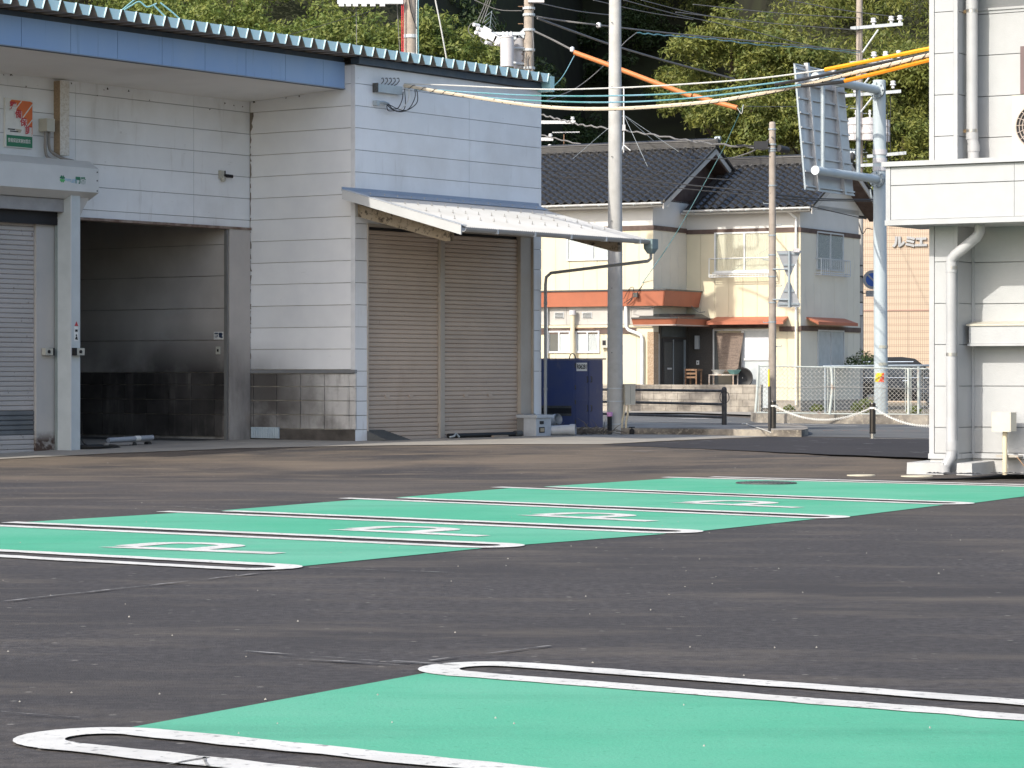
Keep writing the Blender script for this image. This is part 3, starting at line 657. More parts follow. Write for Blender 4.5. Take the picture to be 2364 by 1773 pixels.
x, y, z = on_box(186, 417.5); text_mesh('logo_text', '門番', .125, M['green_print'], rbx, (x, y, z), (math.pi/2, 0, 0), .001, .004)
# fascia, soffit
fx = [WF.xt(p, .24) for p in (-80, 49, 163, 271, 374, 473, 567.5, 658.5, 746)]
st_ = fx[2]-fx[1]; fx = [fx[1]-st_*k for k in range(7, 0, -1)]+fx[1:]+[-.005]
b = MB(); b.box(XL, -.004, .27, .34, 6.40, 6.98); fas = b.build('fascia', M['dark_trim'], WH, fix=False)
for a, c in zip(fx, fx[1:]):
    if c < XL: continue
    b = MB(); b.box(max(a, XL)+.005, c-.005, .24-random.uniform(0, .004), .27, 6.42, 6.89); b.build('fascia_panel', M['blue_fascia'], fas, fix=False)
b = MB(); b.box(XL, -.004, .225, .275, 6.405, 6.42); b.build('fascia_edge', M['flashing'], fas, fix=False)
b = MB(); b.prism([(.28, 6.415), (WY+.0, 6.30), (WY, 6.36), (.28, 6.48)], 'x', XL, -.004); b.build('soffit', M['soffit'], WH)
# roof
pit = .345; n0 = -46; n1 = 16
prof = []
for k in range(n0, n1+1):
    x = k*pit+.03; prof += [(x-.06, 6.985), (x+.06, 6.985), (x+.15, 7.15), (x+.195, 7.15)]
prof.append((n1*pit+.03+pit-.06, 6.985))
vs = []
for x, z in prof: vs += [(x, -.30, z), (x, 13.2, z+.27)]
fs = [(2*i, 2*i+1, 2*i+3, 2*i+2) for i in range(len(prof)-1)]
b = MB(); b.add(vs, fs); roof = b.build('roof', M['roof_cyan'], WH, fix=False)
b = MB(); b.add([(x, y+.01, z-.006) for x, y, z in vs], fs); b.build('roof_underside', M['roof_beige'], roof, fix=False)
b = MB()
b.add([(-.058, -.305, -.012), (.058, -.305, -.012), (.135, -.285, .16), (-.135, -.285, .16), (-.058, -.29, -.008), (.058, -.29, -.008), (.135, -.27, .16), (-.135, -.27, .16)],
      [(0, 1, 2, 3), (4, 7, 6, 5), (0, 4, 5, 1), (1, 5, 6, 2), (2, 6, 7, 3), (3, 7, 4, 0)])
b.add([(.050, -.31, -.014), (.066, -.325, -.014), (.150, -.305, .166), (.13, -.288, .166)], [(0, 1, 2, 3)])
cap = b.mesh('end_cap', M['cap_cyan'])
for k in range(n0, n1+1): inst('end_cap', cap, roof, (k*pit+.03, random.uniform(-.004, .004), 6.985))
b = MB(); b.box(n1*pit+.2, n1*pit+.34, -.31, 13, 6.8, 7.10); b.build('roof_end_trim', M['roof_cyan'], roof, fix=False)
b = MB(); b.box(-.004, WX+.08, -.10, .1, 6.855, 6.972); b.build('roof_trim', M['dark_trim'], WH, fix=False)
# awning over the front shutters
AX0, AX1, AO, ZA, ZB = -.35, 5.72, 2.67, 4.50, 3.80
AW = bpy.data.objects.new('awning', None); COL.objects.link(AW); AW.parent = WH
def az(y): return ZA+(ZB-ZA)*(-y/AO)
nc = 97; cp = (AX1-AX0)/nc; vs = []; nn = nc*4
for i in range(nn+1):
    x = AX0+(AX1-AX0)*i/nn; dz = .011*math.sin(i*math.pi/2)
    for y in (-.03, -AO): vs.append((x, y, az(y)+dz))
b = MB(); b.add(vs, [(2*i, 2*i+1, 2*i+3, 2*i+2) for i in range(nn)]); b.add([(x, y, z-.004) for x, y, z in vs], [(2*i, 2*i+2, 2*i+3, 2*i+1) for i in range(nn)])
b.build('sheet', M['awning'], AW, smooth=False, fix=False)
b = MB()
b.prism([(-.02, az(0)+.05), (-AO-.03, az(-AO)+.03), (-AO-.03, az(-AO)-.14), (-.02, az(0)-.12)], 'x', AX0-.05, AX0-.02)
b.prism([(-.02, az(0)+.055), (-AO-.03, az(-AO)+.035), (-AO-.03, az(-AO)+.022), (-.02, az(0)+.042)], 'x', AX0-.05, AX0+.12)
b.build('verge_board', M['awning_edge'], AW)
b = MB(); b.prism([(0, az(0)+.10), (-.012, az(0)+.10), (-.03, az(0)+.045), (-.26, az(-.26)+.03), (-.26, az(-.26)+.018), (0, az(0)+.02)], 'x', AX0-.04, AX1+.02); b.build('wall_flashing', M['flashing'], AW)
bolt = MB(); bolt.cyl((0, 0, -.01), (0, 0, .055), .007, n=5); bolt.cyl((0, 0, .0), (0, 0, .01), .018, n=6); bolt = bolt.mesh('hook_bolt', M['clamp'])
for yy, ph in ((-.75, .2), (-1.35, .45), (-1.95, .1), (-.2, .3)):
    for k in range(14): inst('hook_bolt', bolt, AW, (AX0+.25+ph+k*.40, yy+random.uniform(-.01, .01), az(yy)+.011))
def bracket(x):
    b = MB(); b.prism([(-.02, az(0)-.20), (-2.12, az(-2.12)-.16), (-2.12, az(-2.12)-.36), (-2.02, az(-2.02)-.39), (-.02, az(0)-.42)], 'x', x, x+.12); b.build('bracket', M['rust_beam'], AW)
for x in (.05, 5.42): bracket(x)
for yy in (-.7, -1.35, -2.0, -2.55):
    b = MB(); b.box(AX0+.05, AX1-.05, yy-.03, yy+.03, az(yy)-.075, az(yy)-.02); b.build('purlin', M['beige_metal'], AW, fix=False)
gu = MB(); gp = []
for k in range(9):
    a = math.pi+math.pi*k/8; gp.append((-AO-.06+.065*math.cos(a), ZB-.015+.075*math.sin(a)))
gp2 = [(-AO-.06+.058*math.cos(math.pi+math.pi*k/8), ZB-.015+.068*math.sin(math.pi+math.pi*k/8)) for k in range(8, -1, -1)]
gu.prism(gp+gp2, 'x', AX0-.02, AX1+.06); gut = gu.build('gutter', M['gutter'], AW)
for k in range(5):
    x = AX0+.9+k*1.15; b = MB(); b.box(x, x+.04, -AO-.128, -AO-.0, ZB-.095, ZB-.012); b.build('gutter_strap', M['galv_light'], gut, fix=False)
ox = AX1-.10
b = MB(); b.box(ox-.10, ox+.10, -AO-.17, -AO+.03, ZB-.17, ZB+.01); b.hexa([(ox-.1, -AO-.17, ZB-.17), (ox+.1, -AO-.17, ZB-.17), (ox+.1, -AO+.03, ZB-.17), (ox-.1, -AO+.03, ZB-.17)], [(ox-.05, -AO-.12, ZB-.27), (ox+.05, -AO-.12, ZB-.27), (ox+.05, -AO-.02, ZB-.27), (ox-.05, -AO-.02, ZB-.27)])
b.build('gutter_outlet', M['outlet'], gut, fix=False)
dp = [(ox, -AO-.07, ZB-.25), (ox, -AO-.07, ZB-.36), (ox, -AO+.0, ZB-.41), (WX+.02, -.22, 3.22), (WX+.03, -.10, 3.14), (WX+.03, -.08, 3.0), (WX+.03, -.08, .42)]
b = MB(); b.tube(dp, .031, 10); dpo = b.build('downpipe', M['downpipe'], AW, smooth=True, fix=False)
for zz in (2.6, 1.5, .9):
    b = MB(); b.cyl((WX+.03, -.08, zz), (WX+.03, -.08, zz+.05), .039, n=10); b.build('pipe_clip', M['downpipe'], dpo, fix=False)
# cable bracket on the front wall
tb = WF.w(WF.xt(905), 0); cb = thing('cable_bracket', 'grey steel cable bracket with hooks and slack black wires on the warehouse gable', 'bracket', WF.w(0, 0), WF.ang)
def onf(px, py, y=-.06): return Vector((WF.xt(px, y), y, WF.zt(px, py, y)))
p, q = onf(868, 204), onf(925, 208)
b = MB(); b.box(p.x, q.x, -.10, -.004, q.z-.09, q.z+.06); b.build('bracket_bar', M['galv'], cb, fix=False)
b = MB(); b.box(p.x-.03, p.x-.004, -.12, -.004, q.z-.10, q.z+.07); b.build('end_plate', M['iron'], cb, fix=False)
for k in range(5):
    c = onf(880+k*9, 194); b = MB(); b.tube([c+Vector((-.05, .02, -.03)), c, c+Vector((.05, -.02, .06)), c+Vector((.02, -.03, .11)), c+Vector((-.03, -.03, .10))], .009, 5); b.build('hook', M['iron'], cb, fix=False)
c = onf(871, 236); b = MB(); b.box(c.x-.06, c.x+.02, -.10, -.004, c.z-.06, c.z+.03); b.tube([c, onf(885, 236), onf(897, 241)], .03, 6); b.build('lower_clamp', M['galv'], cb, fix=False)
for pts in (((897, 241), (912, 256), (930, 255), (936, 240), (934, 205)), ((895, 243), (905, 252), (925, 258), (945, 250), (958, 225), (958, 206)), ((893, 242), (903, 250), (918, 250), (928, 232), (931, 212)), ((895, 240), (920, 252), (940, 254), (962, 238), (964, 218), (961, 206)), ((893, 244), (896, 255), (910, 256))):
    b = MB(); b.tube(catmull([onf(x, y, -.12) for x, y in pts], 6), .009, 5); b.build('loop_wire', M['cable_black'], cb, fix=False)
b = MB(); b.tube(catmull([onf(x, y, -.14) for x, y in ((925, 252), (938, 240), (944, 225), (945, 205))], 6), .011, 5); b.build('loop_wire', M['cable_white'], cb, fix=False)

# ---- things fixed to the warehouse
sgp = thing('sign_board', 'white enamel sign with orange corner, red characters and a green band', 'sign', WF.w(0, 0), WF.ang)
x0, x1 = WF.xt(12, WY-.04), WF.xt(75, WY-.04); z1, z0 = WF.zt(43, 228.5, WY-.04), WF.zt(43, 341, WY-.04); yb = WY-.045
b = MB(); b.box(x0, x1, yb, WY-.004, z0, z1); b.build('board', M['white_paint'], sgp, fix=False)
def uv(u, v, k=1): return (x0+(x1-x0)*u, yb-.003*k, z1+(z0-z1)*v)
def decal(name, poly, mat, k=1):
    b = MB(); b.prism([(uv(u, v)[0], uv(u, v)[2]) for u, v in poly], 'y', yb-.003*k, yb-.003*k+.0025); return b.build(name, mat, sgp)
decal('orange_field', [(.22, .03), (.17, .07), (.19, .13), (.40, .13), (.42, .29), (.60, .30), (.62, .45), (.78, .46), (.80, .60), (.95, .61), (.95, .74), (.985, .69), (.985, .05), (.9, .03)], M['orange_print'])
for a, c in (((.36, .20), (.56, .04)), ((.58, .40), (.97, .08)), ((.74, .57), (.985, .385))):
    decal('white_stripe', [a, (a[0]+.035, a[1]+.005), (c[0]+.035, c[1]+.005), c], M['white_paint'], 2)
decal('green_band', [(.04, .755), (.985, .755), (.985, .985), (.04, .985)], M['green_print'])
for (u, v), t_ in zip(((.26, .165), (.46, .325), (.645, .48), (.825, .635)), '整備保証'):
    decal('character_ground', [(u-.13, v-.075), (u+.13, v-.075), (u+.13, v+.085), (u-.13, v+.085)], M['white_paint'], 3)
    text_mesh('character', t_, .155, M['red_print'], sgp, uv(u, v, 4), (math.pi/2, 0, 0), .0012, .004)
text_mesh('band_text', '整備保証実施加盟店', .075, M['white_paint'], sgp, uv(.5, .865, 2), (math.pi/2, 0, 0), .0012, .0005, .78)
for v, a, c in ((.635, .08, .34), (.675, .16, .46)):
    decal('small_bar', [(a, v-.012), (c, v-.012), (c, v+.012), (a, v+.012)], M['black_print'], 2)
decal('small_panel', [(.34, .62), (.60, .625), (.55, .69), (.46, .69)], pmat('sand', (.5, .46, .36)), 1)
sp_ = thing('wall_stub', 'rough beige concrete stub pillar hanging below the eave', 'pillar', WF.w(0, 0), WF.ang)
xa_, xb_ = WF.xt(139, WY-.15), WF.xt(160, WY-.15)
b = MB(); b.box(xa_, xb_, WY-.15, WY-.002, WF.zt(150, 359, WY-.15), 6.27); b.build('stub', M['rough_conc'], sp_, fix=False)
b = MB(); b.box(xa_-.006, xa_-.001, WY-.145, WY-.002, WF.zt(150, 359, WY-.2), 6.26); b.build('stub_side', M['rough_brown'], sp_, fix=False)
jb = thing('junction_box', 'small grey junction box with two conduits left of the beige stub pillar', 'junction box', WF.w(0, 0), WF.ang)
c = (WF.xt(115, WY-.15), WY-.08, WF.zt(115, 290, WY-.1))
b = MB(); b.box(c[0]-.12, c[0]+.07, WY-.2, WY-.004, c[2]-.11, c[2]+.11); b.build('box', M['meter_box'], jb, fix=False)
for dx, e in ((-.05, 0), (.03, .1)):
    b = MB(); b.tube(catmull([(c[0]+dx, WY-.1, c[2]-.1), (c[0]+dx, WY-.1, c[2]-.45+e), (c[0]+dx+.06, WY-.12, c[2]-.56+e), (c[0]+dx+.2, WY-.24, c[2]-.60+e*.4), (c[0]+dx+.45, WY-.26, c[2]-.64+e*.4), (c[0]+.62, WY-.15, c[2]-.72)], 6), .026, 8); b.build('conduit', M['conduit'], jb, smooth=True, fix=False)
lm = thing('security_camera', 'small grey security camera on the white siding near the inner corner', 'camera', WF.w(0, 0), WF.ang)
c = (WF.xt(517, WY-.05), WY, WF.zt(517, 406, WY))
b = MB(); b.box(c[0]-.10, c[0]+.0, WY-.06, WY-.004, c[2]-.05, c[2]+.09); b.lathe([(.001, -.1), (.04, -.09), (.05, -.05), (.04, -.0)], 12, (c[0]-.03, WY-.06, c[2]-.02)); b.build('mount', M['meter_box'], lm)
b = MB(); b.cyl((c[0], WY-.06, c[2]+.0), (c[0]+.17, WY-.11, c[2]-.01), .032, n=10); b.cyl((c[0]+.02, WY-.06, c[2]), (c[0]+.02, WY-.06, c[2]+.09), .012, n=6); b.build('barrel', M['black'], lm)
for k, (px, py, lab, yy, flip) in enumerate(((108, 812, 'black and grey push button switch on the painted pillar', WY-.05, 1), (181, 812, 'black and grey push button switch on the pale gate post', YP-.01, -1))):
    s = thing('push_button_switch', lab, 'switch', WF.w(0, 0), WF.ang, 'shutter switches'); c = (WF.xt(px, yy), yy, WF.zt(px, py, yy))
    b = MB(); b.box(c[0]-.12, c[0]+.06, yy-.09, yy-.001, c[2]-.06, c[2]+.06); b.build('case', M['meter_box'], s, fix=False)
    b = MB(); b.box(c[0]+.061, c[0]+.10, yy-.09, yy-.001, c[2]-.065, c[2]+.065) if flip > 0 else b.box(c[0]-.16, c[0]-.121, yy-.09, yy-.001, c[2]-.065, c[2]+.065); b.build('back', M['black'], s, fix=False)
    b = MB(); b.cyl((c[0]-.04, yy-.09, c[2]), (c[0]-.04, yy-.105, c[2]), .03, n=12); b.build('button', M['black'], s)
ws = thing('warning_sticker', 'white and red warning sticker on the pale gate post', 'sticker', WF.w(0, 0), WF.ang)
c = (WF.xt(176, YP), YP-.003, WF.zt(176, 770, YP)); b = MB(); b.box(c[0]-.05, c[0]+.05, YP-.003, YP-.001, c[2]-.13, c[2]+.12); b.build('paper', M['white_paint'], ws, fix=False)
b = MB(); b.prism([(c[0]-.045, c[2]+.13), (c[0]+.045, c[2]+.13), (c[0], c[2]+.21)], 'y', YP-.0055, YP-.0035); b.build('warning_triangle', M['red_print'], ws)
b = MB(); b.box(c[0]-.03, c[0]+.03, YP-.0055, YP-.0035, c[2]+.03, c[2]+.07); b.cyl((c[0], YP-.0035, c[2]-.03), (c[0], YP-.0055, c[2]-.03), .018, n=8); b.prism([(c[0]-.01, c[2]-.05), (c[0]+.02, c[2]-.05), (c[0]+.035, c[2]-.11), (c[0]-.035, c[2]-.10)], 'y', YP-.0055, YP-.0035); b.build('pictogram', M['black_print'], ws)
sn = thing('notice', 'small white notice reading 節電 on the sooty garage wall', 'notice', WF.w(0, 0), WF.ang)
xx = xg1-.035; ya, yb_ = WF.yt(516, xx), WF.yt(494, xx); za, zb = WF.ztx(505, 784, xx), WF.ztx(505, 766, xx)
b = MB(); b.box(xx-.006, xx, ya, yb_, za, zb); b.build('paper', M['white_paint'], sn, fix=False)
text_mesh('notice_text', '節電', .105, M['navy_print'], sn, (xx-.009, (ya+yb_)/2, (za+zb)/2), (math.pi/2, 0, -math.pi/2), .001, .003)
sw = thing('wall_switch', 'pale wall switch below the white notice in the garage', 'switch', WF.w(0, 0), WF.ang)
ya, yb_ = WF.yt(509, xx), WF.yt(499, xx); za, zb = WF.ztx(504, 818, xx), WF.ztx(504, 800, xx)
b = MB(); b.box(xx-.012, xx, ya, yb_, za, zb); b.build('plate', M['meter_box'], sw, fix=False)
ym, zm = (ya+yb_)/2, (za+zb)/2; b = MB(); b.box(xx-.018, xx-.012, ym-.02, ym+.02, zm-.025, zm+.025); b.build('rocker', M['black'], sw, fix=False)
lv = thing('vent_plate', 'pale blue ribbed vent plate at the foot of the grey tiled return wall', 'vent', WF.w(0, 0), WF.ang)
ya, yb_ = WF.yt(644, -.03), WF.yt(580, -.03); b = MB(); b.box(-.04, -.012, ya, yb_, .03, .235); b.build('plate', M['steel_blue'], lv, fix=False)
n = 16
for k in range(n):
    yy = ya+(yb_-ya)*(k+.5)/n; b = MB(); b.box(-.052, -.04, yy-.011, yy+.011, .04, .225); b.build('rib', M['steel_blue'], lv, fix=False)
rp = thing('ramp_plate', 'dark grey ribbed ramp plate leaning at the left shutter foot', 'ramp', WF.w(0, 0), WF.ang)
xr0, xr1 = WF.xt(857, -.1), WF.xt(936, -.4)
b = MB(); b.hexa([(xr0, -.45, .01), (xr1+.1, -.45, .01), (xr1-.1, .04, .01), (xr0, .04, .01)], [(xr0, -.42, .03), (xr1+.08, -.42, .03), (xr1-.12, .04, .20), (xr0, .04, .20)]); b.build('plate', pmat('ramp', (.10, .105, .105), rough=.6), rp)
for k in range(9):
    f = k/9; y = -.42+.46*f; z = .03+.17*f; b = MB(); b.box(xr0+.02, xr1+.05-.18*f, y, y+.018, z-.01, z+.012); b.build('rib', M['iron'], rp, fix=False)
pp = thing('black_pipe', 'black pipe lying along the foot of the right shutter', 'pipe', WF.w(0, 0), WF.ang)
xa_, xb_ = WF.xt(1034, -.15), WF.xt(1196, -.15)
b = MB(); b.cyl((xa_, -.16, .055), (xb_, -.2, .055), .045, n=10); b.build('pipe', M['black'], pp, smooth=True)
b = MB(); b.cyl((xb_-.18, -.2, .06), (xb_+.02, -.2, .06), .062, n=12); b.build('socket', M['iron'], pp, smooth=True)
b = MB(); b.tube([(xa_-.02, -.2, .03), (xa_+.05, -.26, .05), (xa_+.13, -.24, .1), (xa_+.2, -.27, .03)], .02, 6); b.build('end_clip', M['galv'], pp, fix=False)
wd = MB(); wd.box(WF.xt(1135, -.3), WF.xt(1168, -.3), -.36, -.3, .01, .045); o = wd.build('timber_offcut', pmat('offcut', (.34, .28, .22)), None, fix=False, loc=WF.w(0, 0), rot=(0, 0, WF.ang)); tag(o, 'pale timber offcut lying before the black pipe', 'timber')
# hose and tube on the garage floor
hs = thing('hose', 'black rubber hose coiled on the ground beside the gate post', 'hose', WF.w(0, 0, gz(*WF.w(-5.6, YP).to_2d())+.006), WF.ang)
cx_, cy_ = WF.xt(225, YP+.1), YP+.1; pts = [(xp1+.03, YP+.15, .62), (xp1+.05, YP+.1, .3), (xp1+.2, YP-.02, .06)]
for k in range(56):
    a = k*.42-1.2; r = .40+.05*math.sin(k*.8); pts.append((cx_+r*math.cos(a)*1.0, cy_+.30*r/.4*math.sin(a), .03+.012*(k/14)))
b = MB(); b.tube(catmull(pts, 3), .017, 6); b.build('coil', M['rubber'], hs, smooth=True, fix=False)
tr = thing('tube_trolley', 'grey tube with white tape on a low trolley on the garage floor', 'tube', WF.w(0, 0, gz(*WF.w(-4.6, YP).to_2d())+.008), WF.ang)
y_ = YP+.25; xa_, xb_ = WF.xt(250, y_), WF.xt(352, y_)
b = MB(); b.cyl((xa_, y_, .13), (xb_, y_, .16), .045, n=12); b.build('tube', pmat('tube', (.33, .36, .40), rough=.5), tr, smooth=True)
b = MB(); b.cyl((xa_*.35+xb_*.65-.06, y_, .149), (xa_*.35+xb_*.65+.06, y_, .152), .048, n=12); b.build('tape', M['white_paint'], tr, smooth=True)
b = MB(); b.box(xa_-.1, xb_-.25, y_-.03, y_+.03, .045, .085); b.build('bar', M['conduit'], tr, fix=False)
for xx_ in (xb_-.12, xb_-.5):
    b = MB(); b.cyl((xx_, y_-.05, .045), (xx_, y_+.05, .045), .045, n=12); b.build('wheel', M['rubber'], tr, smooth=True)

# grime: ragged stain down the inner corner, tufts of cobweb along the soffit
gm = pmat('grime', (.17, .145, .12), (.30, .27, .23), 12, .95)
b = MB(); z = 1.5; prev = None
while z < 6.28:
    wq = max(.004, random.gauss(.014, .014)+(.05 if 5.75 < z < 6.2 else 0)); c = (-.0045, WY-.012-wq, z); d_ = (-.0045, WY-.012, z)
    if prev and random.random() > .25: b.quad(prev[0], prev[1], d_, c)
    prev = (c, d_); z += random.uniform(.03, .09)
b.build('corner_stain', gm, WH, fix=False)
b = MB()
for px, py, r_ in ((25, 172, .03), (8, 172, .02), (165, 192, .025), (248, 204, .035), (297, 209, .025), (240, 208, .018), (520, 238, .03), (585, 234, .045), (560, 246, .02), (540, 243, .018), (690, 222, .03), (660, 226, .02), (345, 231, .015), (485, 252, .02), (225, 220, .02), (60, 200, .02)):
    onret = px > 577; yy = WY-.03
    c = Vector((-.03, WF.yt(px, -.03), WF.ztx(px, py, -.03))) if onret else Vector((WF.xt(px, yy), yy, WF.zt(px, py, yy)))
    for k in range(5):
        q = c+Vector((random.uniform(-1, 1)*r_, random.uniform(-.5, .5)*r_, random.uniform(-1, .6)*r_)); b.tube([c, (c+q)/2+Vector((0, 0, random.uniform(-.01, .01))), q], [r_*.3, r_*.22, r_*.05], 4)
b.build('cobweb_tufts', pmat('cobweb', (.06, .05, .04), rough=.95), WH, fix=False, kind='stuff')

# ------------------------------------------------------------------ corner of the warehouse: cabinet, pipes, twigs, tank
cbn = thing('meter_cabinet', 'white concrete meter cabinet with two small windows at the warehouse corner', 'cabinet', WF.w(0, 0), WF.ang)
xa_, xb_ = WF.xt(1232, -.3), WF.xt(1266, -.3)
b = MB(); b.box(xa_, xb_, -.36, .1, 0, .36); b.build('body', M['pvc'], cbn, fix=False)
b = MB(); b.box(xa_-.03, xb_+.05, -.40, .12, .362, .42); b.build('lid', M['pvc'], cbn, fix=False)
b = MB(); b.box(xa_+.12, xa_+.24, -.375, -.361, .24, .30); b.build('slot', M['black'], cbn, fix=False)
b = MB(); b.box(xa_+.1, xa_+.27, -.375, -.361, .07, .18); f_ = b.build('window', M['black'], cbn, fix=False)
b = MB(); b.box(xa_+.12, xa_+.25, -.38, -.376, .09, .16); b.build('pane', pmat('pane_tan', (.45, .38, .26)), f_, fix=False)
for px0, px1, py, r, lab, tl in ((1262, 1284, 984, .10, 'upper grey plastic pipe stub behind the meter cabinet', .3), (1264, 1322, 992, .095, 'longer grey plastic pipe lying below the stub', .0)):
    a_ = PT(px0, py, 56.4 if tl else 55.6); c_ = PT(px1, py+(-4 if tl else -3), 56.2 if tl else 55.5); a_.z = r+.01+(.16 if tl else 0); c_.z = r+.02+(.19 if tl else .01)
    t = thing('plastic_pipe', lab, 'pipe', (a_.x, a_.y, 0)); o = Vector((a_.x, a_.y, 0))
    b = MB(); b.cyl(a_-o, c_-o, r, n=16, caps=False); b.cyl(a_-o, c_-o, r*.88, n=16, caps=False); b.build('pipe', M['pvc'], t, smooth=True)
    dr = (c_-a_).normalized(); b = MB(); b.cyl(c_-o-dr*.05, c_-o+dr*.06, r*1.14, n=16, caps=False); b.cyl(c_-o-dr*.05, c_-o+dr*.06, r*.95, n=16, caps=False); b.build('collar', M['pvc'], t, smooth=True)
tw = MB(); c0 = GR(1330, 1004)
for k in range(130):
    p = Vector((c0.x+random.gauss(0, .33), c0.y+random.gauss(0, .25), random.uniform(.01, .08))); d = Vector((random.gauss(0, 1), random.gauss(0, .6), random.uniform(-.1, .35))).normalized()
    L_ = random.uniform(.15, .5); q = p+d*L_*.5+Vector((0, 0, random.uniform(0, .07))); r_ = p+d*L_; r_.z = max(.01, r_.z)
    tw.tube([p, q, r_], [.009, .007, .003], 4)
tag(tw.build('brushwood', M['twig'], kind='stuff', fix=False), 'dry grey twigs piled at the foot of the blue tank', None)
K = PT(1324, 1001, 57.6); K.z = 0; tk = thing('blue_tank', 'dark blue steel waste tank with white plate R06281', 'tank', K, 0)
e1 = Vector((.95, -.30, 0)).normalized(); e2 = Vector((-.80, .60, 0)).normalized(); hgt = 1.54
def tkp(a, c, z): return e1*a+e2*c+Vector((0, 0, z))
def tbox(mb, a0, a1, c0, c1, z0, z1):
    mb.hexa([tkp(a0, c0, z0), tkp(a1, c0, z0), tkp(a1, c1, z0), tkp(a0, c1, z0)], [tkp(a0, c0, z1), tkp(a1, c0, z1), tkp(a1, c1, z1), tkp(a0, c1, z1)])
b = MB(); tbox(b, 0, .62, 0, 1.5, .01, hgt-.03); b.build('body', M['blue_tank'], tk)
b = MB(); tbox(b, -.03, .67, -.03, 1.53, hgt-.028, hgt); b.build('rim', M['blue_tank'], tk)
for a0, a1, z0, z1 in ((.02, .28, .02, .68), (.31, .60, .02, .70), (.02, .28, .72, hgt-.06), (.31, .60, .74, hgt-.06)):
    b = MB(); tbox(b, a0, a1, -.026, -.001, z0, z1); b.build('door_panel', M['blue_tank'], tk)
for z in (.36, .52):
    b = MB(); tbox(b, -.05, -.001, .05, 1.45, z, z+.05); b.build('side_rail', M['iron'], tk)
b = MB(); tbox(b, -.035, -.001, .05, 1.45, .41, .52); b.build('side_channel', M['black'], tk)
for c_ in (.05, 1.0):
    b = MB(); b.tube([tkp(.02, c_, hgt)+Vector((.06*math.cos(a), .02, .10*math.sin(a))) for a in [k*math.pi/8 for k in range(9)]], .012, 6); b.build('lifting_eye', M['iron'], tk, fix=False)
b = MB(); tbox(b, .04, .26, -.034, -.0265, hgt-.26, hgt-.09); pl = b.build('number_plate', M['white_paint'], tk)
text_mesh('plate_text', 'R06281', .125, M['black_print'], tk, tkp(.15, -.037, hgt-.175), (math.pi/2, 0, math.atan2(e1.y, e1.x)), .001, .004, .56)

for a_, z_ in ((.255, .46), (.34, .46), (.255, 1.05), (.34, 1.05)):
    b = MB(); b.tube([tkp(a_, -.028, z_), tkp(a_, -.055, z_+.01), tkp(a_, -.055, z_+.11), tkp(a_, -.028, z_+.12)], .010, 6); b.build('handle', M['iron'], tk, fix=False)
for z_ in (.2, .6, .9, 1.35):
    b = MB(); b.cyl(tkp(.015, -.03, z_), tkp(.015, -.03, z_+.09), .014, n=8); b.build('hinge', M['iron'], tk)

# ------------------------------------------------------------------ big concrete pole by the road
pA = GR(1420, 1003); pA.z = 0
PA = thing('concrete_pole', 'tall pale concrete utility pole with a meter box in front of the cream house', 'utility pole', pA)
b = MB(); b.cyl((0, 0, -.3), (0, 0, 13.5), .166, .098, 28); b.build('shaft', M['pole_conc'], PA, smooth=True)
for z in (1.05+.0, 2.35, 3.7, 5.0, 6.4, 7.7):
    b = MB(); b.cyl((-.07, -.16, z+.6), (-.07, -.11, z+.6), .010, n=6); b.build('step_hole', M['black'], PA)
for z in (.66, .92, .2):
    b = MB(); r = .167-.005*z; b.lathe([(r, z), (r+.007, z), (r+.007, z+.022), (r, z+.022)], 20); b.build('strap', M['galv_light'], PA)
b = MB(); b.box(.14, .36, -.20, .0, .60, 1.0); bx_ = b.build('meter_box', M['cream_box'], PA, fix=False, rot=(0, 0, .35))
b = MB(); b.box(.13, .37, -.21, .01, 1.0, 1.02); b.build('box_lid', M['cream_box'], bx_, fix=False)
b = MB(); b.box(.2505, .2545, -.202, -.2, .62, .98); b.build('box_seam', M['black'], bx_, fix=False)
for dx in (.19, .27):
    b = MB(); b.tube(catmull([(dx, -.1, .6), (dx-.02, -.1, .4), (dx-.05, -.1, .25), (dx-.05, -.1, 0)], 4), .022, 8); b.build('conduit', M['cream_post'], PA, smooth=True, fix=False)
t = thing('conduit_stub', 'black corrugated conduit stub with a pink cap at the pole foot', 'conduit', (pA.x-.12, pA.y-.30, 0))
prof = []
for k in range(17): prof += [(.05, .03*k*.78), (.043, .03*k*.78+.012)]
b = MB(); b.lathe([(0, 0)]+prof+[(.045, .40)], 14); b.build('conduit', M['rubber'], t)
b = MB(); b.lathe([(.054, .37), (.06, .42), (.058, .455), (.0, .46)], 14); b.build('cap', M['pink'], t, smooth=True)
t = thing('valve', 'small black drain valve beside the pole foot', 'valve', (pA.x+.33, pA.y-.2, 0)); b = MB(); b.cyl((0, 0, .0), (0, 0, .1), .05, n=10); b.cyl((0, -.06, .08), (0, .06, .08), .045, n=10); b.build('body', M['black'], t); b = MB(); b.cyl((-.06, 0, .15), (.06, 0, .15), .012, n=6); b.cyl((0, 0, .1), (0, 0, .15), .01, n=6); b.build('handle', M['black'], t)

